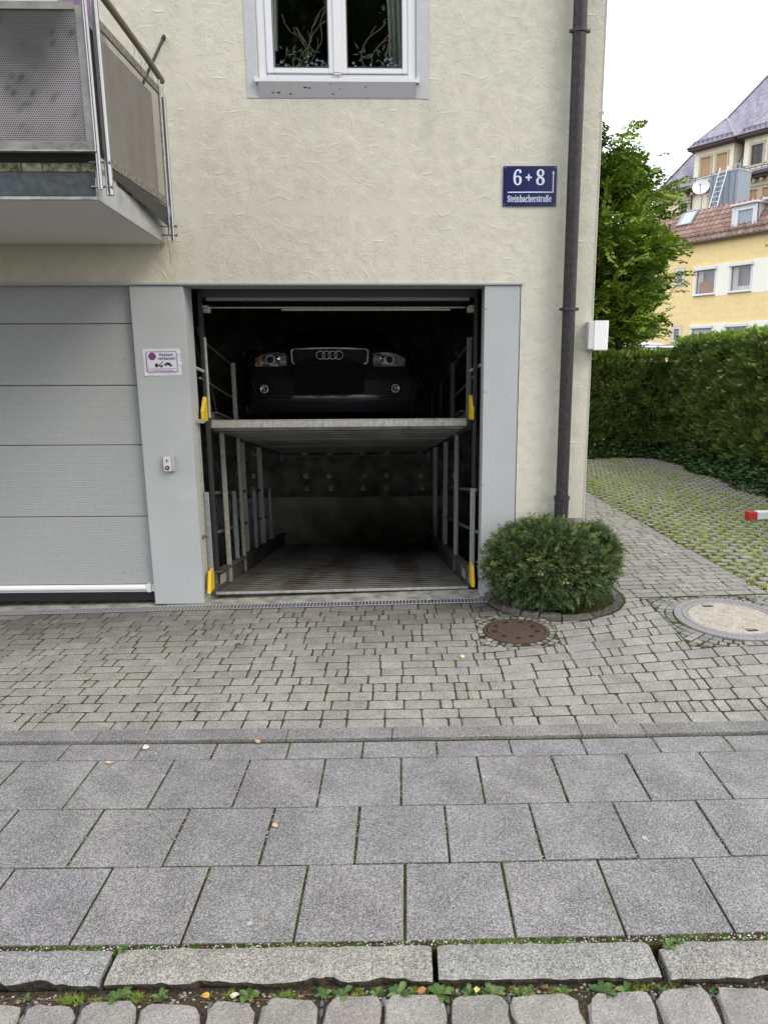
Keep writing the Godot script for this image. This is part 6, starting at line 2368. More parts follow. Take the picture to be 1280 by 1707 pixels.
func pane_window(parent: Node, x0: float, x1: float, y0: float, y1: float, glass: Material, box_h := 0.0) -> void:
	# a white framed window whose front lies at the local plane z = 0
	var g := G.new()
	var t := 0.07
	g.box(Vector3((x0 + x1) * 0.5, y0 + t * 0.5, -0.02), Vector3(x1 - x0, t, 0.08), 0.01)
	g.box(Vector3((x0 + x1) * 0.5, y1 - t * 0.5, -0.02), Vector3(x1 - x0, t, 0.08), 0.01)
	for e in [x0 + t * 0.5, x1 - t * 0.5]: g.box(Vector3(e, (y0 + y1) * 0.5, -0.02), Vector3(t, y1 - y0 - 2 * t, 0.08), 0.01)
	var w := part("window", g, m_pvc, parent)
	g = G.new()
	g.box(Vector3((x0 + x1) * 0.5, (y0 + y1) * 0.5, -0.05), Vector3(x1 - x0 - 2 * t + 0.01, y1 - y0 - 2 * t + 0.01, 0.01))
	part("pane", g, glass, w)
	if box_h > 0.0:
		g = G.new()
		g.box(Vector3((x0 + x1) * 0.5, y1 - box_h * 0.5 + 0.005, 0.05), Vector3(x1 - x0 + 0.06, box_h, 0.16), 0.02)
		part("shutter_box", g, m_pvc, w)
	g = G.new()
	g.box(Vector3((x0 + x1) * 0.5, y0 - 0.01, 0.05), Vector3(x1 - x0 + 0.08, 0.03, 0.14), 0.006)
	part("sill", g, mat(0.6, 0.6, 0.6, 0.4), w)

func build_yellow_house() -> void:
	var h := thing("yellow_house", "yellow house with white windows and a brown tiled mansard roof", "building")
	h.transform = frame_at(Vector3(14.41, 0.0, -27.62), -58.9)
	var yel := surf(lin(0.90, 0.69, 0.345), 0.95, noise_tex(161, 0.01, [[0.0, gray(0.93)], [1.0, gray(1.0)]], 5), norm_tex(162, 0.1, 2.0), 1.5, 0.3)
	var holes := [[-1.50, -0.38, 4.95, 6.20], [0.31, 1.41, 4.95, 6.20], [2.3, 3.4, 4.95, 6.20], [-1.50, -0.36, 2.35, 3.60], [0.31, 1.40, 2.35, 3.60], [2.3, 3.4, 2.35, 3.60], [-2.62, -2.16, 5.55, 6.22], [-2.58, -2.12, 2.88, 3.56]]
	var g := G.new()
	g.holed(-9.0, 7.0, -0.2, 7.26, 0.0, 0.3, holes)
	part("front_wall", g, yel, h)
	g = G.new()
	g.box(Vector3(-8.85, 3.6, -4.2), Vector3(0.3, 7.3, 7.8))
	g.box(Vector3(6.85, 3.6, -4.2), Vector3(0.3, 7.3, 7.8))
	g.box(Vector3(-1.0, 3.6, -8.2), Vector3(16.0, 7.3, 0.3))
	part("side_wall", g, yel, h)
	var cream := mat(0.85, 0.82, 0.72, 0.95)
	for y in [[4.86, 6.28], [2.2, 3.68]]:
		for x in [[-0.37, 0.30], [1.42, 2.29], [3.41, 7.0], [-1.58, -1.51]]:
			part("plaster_band", slab(Vector3((x[0] + x[1]) * 0.5, (y[0] + y[1]) * 0.5, 0.006), Vector3(x[1] - x[0], y[1] - y[0], 0.014)), cream, h)
	var sky_glass := mat(0.20, 0.20, 0.21, 0.06)
	var blind := mat(0.50, 0.50, 0.50, 0.5)
	for i in holes.size():
		var o = holes[i]
		var frame := Node3D.new()
		if i >= 6:
			part("window_surround", slab(Vector3((o[0] + o[1]) * 0.5, (o[2] + o[3]) * 0.5, -0.03), Vector3(0.01, 0.01, 0.01)), cream, h)
			var g2 := G.new()
			g2.holed(o[0] - 0.10, o[1] + 0.10, o[2] - 0.10, o[3] + 0.10, 0.012, 0.01, [o])
			part("window_surround", g2, mat(0.62, 0.55, 0.42, 0.9), h)
		frame.free()
		pane_window(h, o[0] + 0.005, o[1] - 0.005, o[2] + 0.005, o[3] - 0.005, blind if i == 3 else (sky_glass if i >= 6 else m_glass), 0.15 if i < 6 else 0.0)
		if i < 6 and i != 3:
			var wd: float = o[1] - o[0]
			part("room_wall", slab(Vector3((o[0] + o[1]) * 0.5, (o[2] + o[3]) * 0.5, -0.40), Vector3(wd + 0.2, o[3] - o[2] + 0.2, 0.05)), mat(0.26, 0.255, 0.25, 0.9), h)
			var cw := G.new()
			for k in 6: cw.box(Vector3(o[0] + 0.08 + k * 0.045, (o[2] + o[3]) * 0.5, -0.16 + 0.02 * (k % 2)), Vector3(0.045, o[3] - o[2] - 0.1, 0.01))
			cw.box(Vector3((o[0] + o[1]) * 0.5, o[2] + 0.16, -0.17), Vector3(wd - 0.2, 0.20, 0.01))
			part("curtain", cw, mat(0.62, 0.60, 0.57, 0.9), h)
	# brown shape standing in for the roof mirrored in one pane
	g = G.new()
	g.extrude(PackedVector2Array([Vector2(-1.32, 5.04), Vector2(-0.60, 5.04), Vector2(-0.60, 5.36), Vector2(-1.05, 5.62), Vector2(-1.32, 5.52)]), -0.15, -0.11)
	part("mirrored_roof_shape", g, mat(0.30, 0.12, 0.05, 0.8), h)
	# eaves, gutter
	g = G.new()
	g.box(Vector3(-1.0, 7.27, 0.06), Vector3(16.4, 0.05, 0.42), 0.01)
	part("eaves_board", g, mat(0.30, 0.24, 0.19, 0.8), h)
	g = G.new()
	g.tube([Vector3(-9.2, 7.30, 0.30), Vector3(7.2, 7.30, 0.30)], 0.055, 8)
	part("gutter", g, mat(0.09, 0.075, 0.065, 0.6), h)
	# steep tiled slope
	var ev := Vector3(0, 7.32, 0.22)
	var tp := Vector3(0, 8.92, -0.98)
	var sl := (tp - ev)
	var nrm := Vector3(0, -sl.z, sl.y).normalized()
	g = G.new()
	g.quad(Vector3(-9.1, ev.y, ev.z), Vector3(7.1, ev.y, ev.z), Vector3(7.1, tp.y, tp.z), Vector3(-9.1, tp.y, tp.z))
	g.box(Vector3(-1.0, 8.93, -4.7), Vector3(16.2, 0.10, 7.4))
	g.box(Vector3(-1.0, 8.95, -1.0), Vector3(16.2, 0.06, 0.10), 0.01)
	var roof := part("roof", g, mat(0.07, 0.05, 0.045, 0.9), h)
	g = G.new()
	var r := RandomNumberGenerator.new()
	r.seed = 33
	var rows := 7
	var cols := 62
	for j in rows:
		for i in cols:
			var x := -9.0 + i * 0.26
			if x > 7.0: continue
			var f0 := float(j) / rows
			var f1 := float(j + 1) / rows + 0.03
			var k := r.randf_range(0.75, 1.15)
			g.col = Color(0.30 * k, 0.195 * k * r.randf_range(0.92, 1.06), 0.155 * k)
			var a := ev + sl * f0 + nrm * 0.06
			var b := ev + sl * f1 + nrm * 0.025
			var xs := [0.0, 0.07, 0.14, 0.20, 0.255]
			var hs := [0.0, 0.045, 0.05, 0.01, 0.0]
			for s in 4:
				var A: Vector3 = Vector3(x + xs[s], 0, 0) + a + nrm * hs[s]
				var B: Vector3 = Vector3(x + xs[s + 1], 0, 0) + a + nrm * hs[s + 1]
				g.quad(A, B, Vector3(x + xs[s + 1], 0, 0) + b + nrm * hs[s + 1], Vector3(x + xs[s], 0, 0) + b + nrm * hs[s])
				g.quad(A - nrm * 0.05, B - nrm * 0.05, B, A)
	stuff(part("roof_tiles", g, mat(1, 1, 1, 0.85), roof))
	# snow guard
	g = G.new()
	for k in 2: g.tube([ev + sl * 0.13 + nrm * (0.14 + k * 0.07) + Vector3(-9, 0, 0), ev + sl * 0.13 + nrm * (0.14 + k * 0.07) + Vector3(7, 0, 0)], 0.012, 5)
	for i in 40: g.box(ev + sl * 0.13 + nrm * 0.14 + Vector3(-9 + i * 0.4, 0, 0), Vector3(0.02, 0.16, 0.02))
	part("snow_guard", g, mat(0.10, 0.08, 0.075, 0.6, 0.3), roof)
	# dormer with white cheeks
	var dz := -0.05
	g = G.new()
	g.holed(0.13, 1.35, 7.44, 8.60, dz, 0.12, [[0.36, 1.22, 7.66, 8.46]])
	g.box(Vector3(0.19, 8.02, dz - 0.62), Vector3(0.10, 1.14, 1.0))
	g.box(Vector3(1.29, 8.02, dz - 0.62), Vector3(0.10, 1.14, 1.0))
	g.box(Vector3(0.74, 8.63, dz - 0.5), Vector3(1.32, 0.07, 1.3), 0.01)
	g.box(Vector3(0.72, 7.41, dz + 0.10), Vector3(1.40, 0.04, 0.36), 0.01, Basis(Vector3.RIGHT, 0.5))
	var dm := part("dormer", g, mat(0.66, 0.66, 0.66, 0.6), h)
	dm.set_meta("label", "white flat roofed dormer in the tiled slope")
	g = G.new()
	for e in [0.40, 1.18]: g.box(Vector3(e, 8.06, dz - 0.02), Vector3(0.08, 0.80, 0.08), 0.01)
	for e in [7.70, 8.42]: g.box(Vector3(0.79, e, dz - 0.02), Vector3(0.70, 0.08, 0.08), 0.01)
	part("window_frame", g, m_pvc, dm)
	part("pane", slab(Vector3(0.79, 8.06, dz - 0.05), Vector3(0.72, 0.66, 0.01)), mat(0.30, 0.34, 0.38, 0.05), dm)
	g = G.new()
	g.box(Vector3(2.25, 8.72, -0.55), Vector3(1.6, 0.10, 0.7), 0.01)
	part("dormer_cap", g, mat(0.55, 0.57, 0.58, 0.5, 0.2), h)
	# roof window
	g = G.new()
	var bs := Basis(Vector3.RIGHT, sl.normalized(), nrm)
	var mid := ev + sl * 0.80 + nrm * 0.11 + Vector3(-2.67, 0, 0)
	for e in [-0.36, 0.36]: g.box(mid + bs * Vector3(e, 0, 0), Vector3(0.08, 0.9, 0.09), 0.01, bs)
	for e in [-0.41, 0.41]: g.box(mid + bs * Vector3(0, e, 0), Vector3(0.64, 0.08, 0.09), 0.01, bs)
	var rw := part("roof_window", g, mat(0.35, 0.36, 0.37, 0.4, 0.4), h)
	part("pane", slab(Vector3.ZERO, Vector3(0.66, 0.76, 0.02)), mat(0.45, 0.48, 0.5, 0.04, 0.3), rw, Transform3D(bs, mid))
	# vent pipe and wall hook
	g = G.new()
	g.tube([ev + sl * 0.35 + Vector3(-3.3, 0, 0), ev + sl * 0.35 + Vector3(-3.3, 0.55, 0.05)], 0.05, 8)
	part("vent_pipe", g, mat(0.06, 0.05, 0.05, 0.6), roof)
	g = G.new()
	g.lathe([Vector2(0.05, 0), Vector2(0.05, 0.05), Vector2(0.0, 0.06)], 10, Vector3(1.95, 6.76, 0.0), Basis(Vector3.RIGHT, PI / 2))
	part("wall_vent", g, mat(0.35, 0.27, 0.18, 0.7), h)
	# metal clad shaft with its ladder behind the slope
	g = G.new()
	g.box(Vector3(-1.98, 9.83, -2.7), Vector3(1.52, 1.76, 1.0), 0.02)
	var sh := part("lift_shaft", g, mat(0.235, 0.265, 0.30, 0.5, 0.2), h)
	sh.set_meta("label", "blue grey sheet metal shaft on the flat roof")
	g = G.new()
	for k in 5: g.box(Vector3(-2.58 + k * 0.3, 9.83, -2.185), Vector3(0.03, 1.74, 0.03), 0.005)
	part("standing_seam", g, mat(0.19, 0.215, 0.245, 0.5, 0.2), sh)
	g = G.new()
	g.box(Vector3(-1.98, 10.73, -2.7), Vector3(1.56, 0.05, 1.06), 0.01)
	part("shaft_cap", g, mat(0.45, 0.46, 0.47, 0.5, 0.2), sh)
	g = G.new()
	for k in 4: g.tube([Vector3(-1.85 + k * 0.2, 10.74, -2.3), Vector3(-1.85 + k * 0.2, 10.98, -2.3)], 0.014, 5)
	g.tube([Vector3(-1.95, 10.98, -2.3), Vector3(-1.2, 10.98, -2.3)], 0.014, 5)
	part("safety_rail", g, mat(0.5, 0.5, 0.5, 0.4, 0.5), sh)

	# ladder and dish stand on the roof
	var ld := thing("ladder", "aluminium ladder leaning against the blue grey roof shaft", "ladder")
	ld.transform = h.transform * Transform3D(Basis(), Vector3(-2.18, 8.98, -1.75))
	var top := Vector3(0.24, 1.98, -0.36)
	for e in [-0.21, 0.21]:
		g = G.new()
		g.tube([Vector3(e, 0, 0), top + Vector3(e, 0, 0)], 0.030, 6)
		part("side_rail", g, mat(0.66, 0.66, 0.66, 0.4, 0.3), ld)
	for k in 8:
		g = G.new()
		var p := top * (0.10 + k * 0.115)
		g.tube([p + Vector3(-0.21, 0, 0), p + Vector3(0.21, 0, 0)], 0.020, 6)
		part("rung", g, mat(0.66, 0.66, 0.66, 0.4, 0.3), ld)
	var ds := thing("satellite_dish", "round white satellite dish on a mast beside the roof shaft", "satellite dish")
	ds.transform = h.transform * Transform3D(Basis(), Vector3(-3.15, 8.98, -2.2))
	g = G.new()
	g.tube([Vector3(0, 0, 0), Vector3(0, 1.20, 0)], 0.035, 8)
	part("mast", g, mat(0.4, 0.4, 0.4, 0.5, 0.5), ds)
	g = G.new()
	var db := Basis(Vector3.UP, 0.55) * Basis(Vector3.RIGHT, PI / 2 - 0.35)
	var dc := Vector3(0, 1.27, 0.09)
	g.lathe([Vector2(0, 0.0), Vector2(0.18, 0.025), Vector2(0.33, 0.08), Vector2(0.40, 0.125), Vector2(0.40, 0.14), Vector2(0.33, 0.095), Vector2(0.18, 0.04), Vector2(0, 0.015)], 24, dc, db)
	part("reflector", g, mat(0.66, 0.66, 0.66, 0.5), ds)
	g = G.new()
	g.tube([dc + db * Vector3(0, 0.08, 0.36), dc + db * Vector3(0, 0.48, 0.10)], 0.014, 6)
	g.box(dc + db * Vector3(0, 0.48, 0.10), Vector3(0.07, 0.07, 0.12), 0.02)
	part("feed_arm", g, mat(0.3, 0.3, 0.3, 0.5), ds)

func build_old_house() -> void:
	var h := thing("old_town_house", "tall cream town house with steep grey slate roof and hipped dormers", "building")
	h.transform = frame_at(Vector3(21.46, 0.0, -45.83), -55.0)
	var cream := surf(lin(0.90, 0.83, 0.64), 0.95, noise_tex(171, 0.01, [[0.0, gray(0.92)], [1.0, gray(1.0)]], 5), null, 2.0)
	var slate := surf(lin(0.36, 0.325, 0.40), 0.55, slate_tex(), null, 1.0, 1.0, false)
	slate.uv1_triplanar = true
	slate.uv1_scale = Vector3(0.62, 0.62, 0.62)
	var dark := mat(0.085, 0.065, 0.072, 0.7)
	var stone := mat(0.50, 0.45, 0.35, 0.9)
	var wood := mat(0.46, 0.29, 0.175, 0.8)
	var glass := mat(0.06, 0.065, 0.07, 0.06)
	var g := G.new()
	var low := [[2.25, 2.85, 11.6, 12.95], [3.15, 3.75, 11.6, 12.95], [-0.6, 0.0, 11.6, 12.95], [-2.9, -2.3, 11.8, 12.95]]
	g.holed(-5.0, 12.0, -0.2, 13.55, 0.0, 0.4, low)
	g.box(Vector3(-4.8, 6.7, -6.2), Vector3(0.4, 13.6, 11.5))
	g.box(Vector3(11.8, 6.7, -6.2), Vector3(0.4, 13.6, 11.5))
	g.box(Vector3(3.5, 6.7, -12.2), Vector3(17.0, 13.6, 0.4))
	part("wall", g, cream, h)
	for o in low: town_window(h, o, 0.0, wood if o[0] > 2 else glass, stone)
	# cornice with brackets, gutter
	g = G.new()
	g.box(Vector3(3.5, 13.62, 0.15), Vector3(17.6, 0.14, 0.9), 0.02)
	g.box(Vector3(3.5, 13.80, 0.28), Vector3(17.8, 0.22, 1.1), 0.03)
	part("cornice", g, dark, h)
	for k in 34:
		part("cornice_bracket", slab(Vector3(-4.8 + k * 0.5, 13.44, 0.22), Vector3(0.16, 0.22, 0.40), 0.02), stone, h)
	# roof: hipped, steep
	g = G.new()
	var a := Vector3(-5.4, 13.9, 0.7)
	var b := Vector3(12.4, 13.9, 0.7)
	var a2 := Vector3(-5.4, 13.9, -13.0)
	var b2 := Vector3(12.4, 13.9, -13.0)
	var ra := Vector3(2.4, 23.9, -5.9)
	var rb := Vector3(8.5, 23.9, -5.9)
	# a slightly flared foot
	var m1 := Vector3(-4.75, 14.32, -0.08)
	var m2 := Vector3(12.0, 14.32, -0.08)
	var m3 := Vector3(-4.75, 14.32, -12.2)
	g.quad(a, b, m2, m1)
	g.quad(m1, m2, rb, ra)
	g.quad(a2, a, m1, m3)
	g.tri(m3, m1, ra)
	g.quad(b2, a2, ra, rb)
	g.tri(b, b2, rb)
	var roof := part("slate_roof", g, slate, h)
	g = G.new()
	g.tube([m1, m1.lerp(ra, 0.5), ra], 0.07, 6)
	g.tube([a, m1], 0.07, 6)
	g.tube([ra, rb], 0.09, 6)
	part("hip_capping", g, dark, roof)
	g = G.new()
	for e in [[m1 + Vector3(0.2, -0.1, 0.15), 10.0]]:
		for k in 2: g.tube([e[0] + Vector3(0, 0.1 + k * 0.14, 0.08), e[0] + Vector3(e[1], 0.1 + k * 0.14, 0.08)], 0.02, 5)
		for k in 26: g.box(e[0] + Vector3(k * 0.4, 0.14, 0.06), Vector3(0.04, 0.3, 0.05))
	part("snow_guard", g, mat(0.13, 0.11, 0.12, 0.6), roof)
	g = G.new()
	g.tube([Vector3(-1.9, 13.7, 0.45), Vector3(-1.95, 13.2, 0.1), Vector3(-1.95, 10, 0.1)], 0.06, 8)
	part("rain_pipe", g, dark, h)
	for d in [[-1.89, 1.0, 18.2], [1.74, 4.7, 18.3], [6.0, 9.0, 18.3]]:
		dormer_tower(h, d[0], d[1], 14.15, 16.10, d[2], cream, slate, dark, stone, wood if d[0] < 0 else glass)

func slate_tex() -> ImageTexture:
	# overlapping slates too far away to be told apart
	var im := Image.create(128, 128, false, Image.FORMAT_RGB8)
	var r := RandomNumberGenerator.new()
	r.seed = 5
	var tone := []
	for k in 256: tone.append(r.randf_range(0.78, 1.0))
	for y in 128:
		for x in 128:
			var row := y / 16
			var col := int((x + (row % 2) * 8) / 16.0) % 8
			var t: float = tone[row * 8 + col]
			if y % 16 == 0: t *= 0.62
			if (x + (row % 2) * 8) % 16 == 0: t *= 0.75
			im.set_pixel(x, y, Color(t, t, t))
	return ImageTexture.create_from_image(im)

func town_window(h: Node, o: Array, z: float, fill: Material, stone: Material) -> void:
	var g := G.new()
	g.holed(o[0] - 0.14, o[1] + 0.14, o[2] - 0.14, o[3] + 0.16, z + 0.05, 0.05, [o])
	g.box(Vector3((o[0] + o[1]) * 0.5, o[3] + 0.20, z + 0.06), Vector3(o[1] - o[0] + 0.36, 0.10, 0.16), 0.02)
	g.box(Vector3((o[0] + o[1]) * 0.5, o[2] - 0.16, z + 0.06), Vector3(o[1] - o[0] + 0.36, 0.08, 0.16), 0.02)
	var w := part("window", g, stone, h)
	g = G.new()
	g.box(Vector3((o[0] + o[1]) * 0.5, (o[2] + o[3]) * 0.5, z - 0.12), Vector3(o[1] - o[0], o[3] - o[2], 0.03))
	part("pane", g, fill, w)
	g = G.new()
	for e in [o[0] + 0.04, o[1] - 0.04, (o[0] + o[1]) * 0.5]: g.box(Vector3(e, (o[2] + o[3]) * 0.5, z - 0.09), Vector3(0.07, o[3] - o[2], 0.06))
	g.box(Vector3((o[0] + o[1]) * 0.5, lerpf(o[2], o[3], 0.68), z - 0.088), Vector3(o[1] - o[0], 0.06, 0.06))
	part("sash", g, mat(0.22, 0.21, 0.20, 0.6) if fill.roughness < 0.3 else fill, w)

func dormer_tower(h: Node, x0: float, x1: float, y0: float, y1: float, apex: float, cream: Material, slate: Material, dark: Material, stone: Material, fill: Material) -> void:
	var z := 0.12
	var w := x1 - x0
	var o1 := [x0 + w * 0.17, x0 + w * 0.44, y0 + 0.30, y1 - 0.45]
	var o2 := [x0 + w * 0.58, x0 + w * 0.85, y0 + 0.30, y1 - 0.45]
	var g := G.new()
	g.holed(x0, x1, y0 - 0.3, y1 + 0.1, z, 0.25, [o1, o2])
	g.quad(Vector3(x1, y0 - 0.3, z), Vector3(x1, y0 - 0.3, -3.5), Vector3(x1, y1 + 0.1, -3.5), Vector3(x1, y1 + 0.1, z))
	g.quad(Vector3(x0, y0 - 0.3, -3.5), Vector3(x0, y0 - 0.3, z), Vector3(x0, y1 + 0.1, z), Vector3(x0, y1 + 0.1, -3.5))
	var d := part("roof_dormer", g, cream, h)
	for o in [o1, o2]:
		var q := G.new()
		q.holed(o[0] - 0.12, o[1] + 0.12, o[2] - 0.12, o[3] + 0.14, z + 0.05, 0.05, [o])
		part("window_surround", q, stone, d)
		part("pane", slab(Vector3((o[0] + o[1]) * 0.5, (o[2] + o[3]) * 0.5, z - 0.10), Vector3(o[1] - o[0], o[3] - o[2], 0.03)), fill, d)
		q = G.new()
		if fill.roughness < 0.3:
			for e in [o[0] + 0.04, o[1] - 0.04, (o[0] + o[1]) * 0.5]: q.box(Vector3(e, (o[2] + o[3]) * 0.5, z - 0.07), Vector3(0.07, o[3] - o[2], 0.05))
			q.box(Vector3((o[0] + o[1]) * 0.5, lerpf(o[2], o[3], 0.68), z - 0.068), Vector3(o[1] - o[0], 0.06, 0.05))
			part("sash", q, mat(0.10, 0.09, 0.09, 0.6), d)
	g = G.new()
	var ov := 0.26
	g.box(Vector3((x0 + x1) * 0.5, y1 + 0.12, z - 1.6 + ov), Vector3(w + ov * 2, 0.16, 3.8), 0.03)
	g.box(Vector3((x0 + x1) * 0.5, y1 + 0.22, z - 1.6 + ov), Vector3(w + ov * 2 + 0.12, 0.09, 3.92), 0.02)
	part("dormer_eaves", g, dark, d)
	g = G.new()
	var A := Vector3(x0 - ov - 0.05, y1 + 0.27, z + ov + 0.2)
	var B := Vector3(x1 + ov + 0.05, y1 + 0.27, z + ov + 0.2)
	var C := Vector3((x0 + x1) * 0.5, apex, z - 1.2)
	var D := Vector3((x0 + x1) * 0.5, apex, z - 6.5)
	g.tri(A, B, C)
	g.quad(B, Vector3(B.x, B.y, -6), D, C)
	g.quad(Vector3(A.x, A.y, -6), A, C, D)
	part("dormer_roof", g, slate, d)
	g = G.new()
	g.tube([A, C], 0.06, 6)
	g.tube([B, C], 0.06, 6)
	part("dormer_hip", g, mat(0.30, 0.28, 0.32, 0.5), d)
	g = G.new()
	for k in 2: g.tube([A.lerp(C, 0.12 + k * 0.05) + Vector3(0.1, 0.05, 0.12), B.lerp(C, 0.12 + k * 0.05) + Vector3(-0.1, 0.05, 0.12)], 0.022, 5)
	for k in 9: g.box(A.lerp(B, 0.10 + k * 0.1) + Vector3(0, 0.25, -0.15), Vector3(0.04, 0.28, 0.05))
	part("snow_guard", g, mat(0.13, 0.11, 0.12, 0.6), d)

func build_street_side() -> void:
	# tall trees across the road, behind the viewer, mirrored in the window panes
	var r := RandomNumberGenerator.new()
	r.seed = 121
	var lm := leafy(r).mesh()
	var labels := ["street tree across the road mirrored in the left window pane", "street tree across the road mirrored in the right window pane", "street tree across the road to the left of the mirrored pair"]
	var at := [Vector3(-2.9, -0.1, 19.0), Vector3(1.9, -0.1, 20.0), Vector3(-8.0, -0.1, 20.0)]
	for i in 3:
		var t := thing("street_tree", labels[i], "tree", at[i], 0.0, "street trees across the road")
		var g := G.new()
		g.tube([Vector3.ZERO, Vector3(0.1, 3, 0), Vector3(0, 7, 0.1), Vector3(0, 11, 0)], [0.22, 0.17, 0.12, 0.03], 8)
		part("trunk", g, m_bark, t)
		var xf := []
		var cl := []
		for k in 7000:
			var d := Vector3(r.randfn(), r.randfn(), r.randfn()).normalized() * pow(r.randf(), 0.4)
			var p := Vector3(d.x * 3.1, 8.3 + d.y * 5.2, d.z * 2.6)
			xf.append(Transform3D(aim((d + Vector3(r.randf_range(-0.6, 0.6), 0, r.randf_range(-0.6, 0.6))).normalized(), r.randf() * TAU, r.randf_range(0.7, 1.2)), p))
			var u := r.randf()
			cl.append(Color(0.035 + u * 0.03, 0.07 + u * 0.05, 0.015 + u * 0.01))
		scatter("crown", lm, m_leaf, xf, cl, t)
	# light garden canopy behind the hedge
	var cp := thing("garden_canopy", "white sloping canopy roof with dark poles just visible over the lower hedge", "canopy", Vector3(6.2, 0.0, -15.2), 0.25)
	var g := G.new()
	g.box(Vector3(0, 2.36, 0), Vector3(3.6, 0.04, 3.2), 0.01, Basis(Vector3.RIGHT, 0.10))
	part("canopy_roof", g, mat(0.66, 0.68, 0.74, 0.6), cp)
	for sx in [-1.75, 1.75]:
		for sz in [-1.5, 1.5]:
			g = G.new()
			g.tube([Vector3(sx, -0.1, sz), Vector3(sx, 2.30 - sz * 0.1, sz)], 0.03, 8)
			part("post", g, m_dark, cp)
	for k in 3:
		g = G.new()
		g.tube([Vector3(-1.8, 2.50 - k * 0.11, -1.4 + k * 1.4), Vector3(1.8, 2.50 - k * 0.11, -1.4 + k * 1.4)], 0.02, 6)
		part("cross_bar", g, m_dark, cp)
	# parking barrier
	var ba := thing("parking_barrier", "low red and white parking barrier bar on the grass pavers", "barrier", Vector3(4.06, 0.04, -2.62), 0.12)
	for k in 6:
		g = G.new()
		var bx := 0.055 if k == 0 else 0.11 + (k - 0.5) * 0.26
		g.box(Vector3(bx, 0.075, 0), Vector3(0.109 if k == 0 else 0.259, 0.095, 0.10), 0.006)
		part("bar_segment", g, mat(0.55, 0.035, 0.03, 0.5) if k % 2 == 0 else mat(0.72, 0.72, 0.72, 0.5), ba)
	for x in [0.5, 1.3]:
		g = G.new()
		g.box(Vector3(x, 0.0, 0), Vector3(0.06, 0.06, 0.08), 0.004)
		part("foot", g, m_dark, ba)

# ---------------------------------------------------------------- weeds and leaves
func rosette(label: String, at: Vector3, size: float, n: int, sd: int) -> void:
	var r := RandomNumberGenerator.new()
	r.seed = sd
	var t := thing("weed", label, "weed", at, r.randf() * TAU, "weeds in the gutter")
	n += 5
	for k in n:
		var g := G.new()
		var a := TAU * k / n * 1.7 + r.randf_range(-0.3, 0.3)
		var d := Vector3(cos(a), 0, sin(a))
		var s := Vector3(-d.z, 0, d.x)
		var L := size * r.randf_range(0.45, 0.95)
		var up := r.randf_range(0.15, 0.75)
		var wd := L * r.randf_range(0.20, 0.30)
		var P := []
		for i in 6:
			var f := i / 5.0
			P.append([d * L * f + Vector3.UP * (L * up * sin(f * 2.0) * 0.7 + 0.002), wd * sin(PI * pow(f, 1.12)) * (1.0 if i < 5 else 0.0)])
		for i in 5:
			var A: Vector3 = P[i][0]; var B: Vector3 = P[i + 1][0]
			var wa: float = P[i][1]; var wb: float = P[i + 1][1]
			var lift := Vector3.UP
			g.quad(A, B, B + s * wb + lift * wb * 0.35, A + s * wa + lift * wa * 0.35)
			g.quad(A - s * wa + lift * wa * 0.35, B - s * wb + lift * wb * 0.35, B, A)
		var u := r.randf()
		part("leaf", g, leaf_mat(int(u * 4.0)), t)

func leaf_mat(i: int) -> Material:
	var cols := [[0.040, 0.085, 0.026], [0.058, 0.115, 0.034], [0.085, 0.145, 0.044], [0.13, 0.18, 0.055]]
	var k := "leaf%d" % i
	if mats.has(k): return mats[k]
	var m: StandardMaterial3D = m_leaf.duplicate()
	m.albedo_color = lin(cols[i][0], cols[i][1], cols[i][2])
	m.vertex_color_use_as_albedo = false
	mats[k] = m
	return m

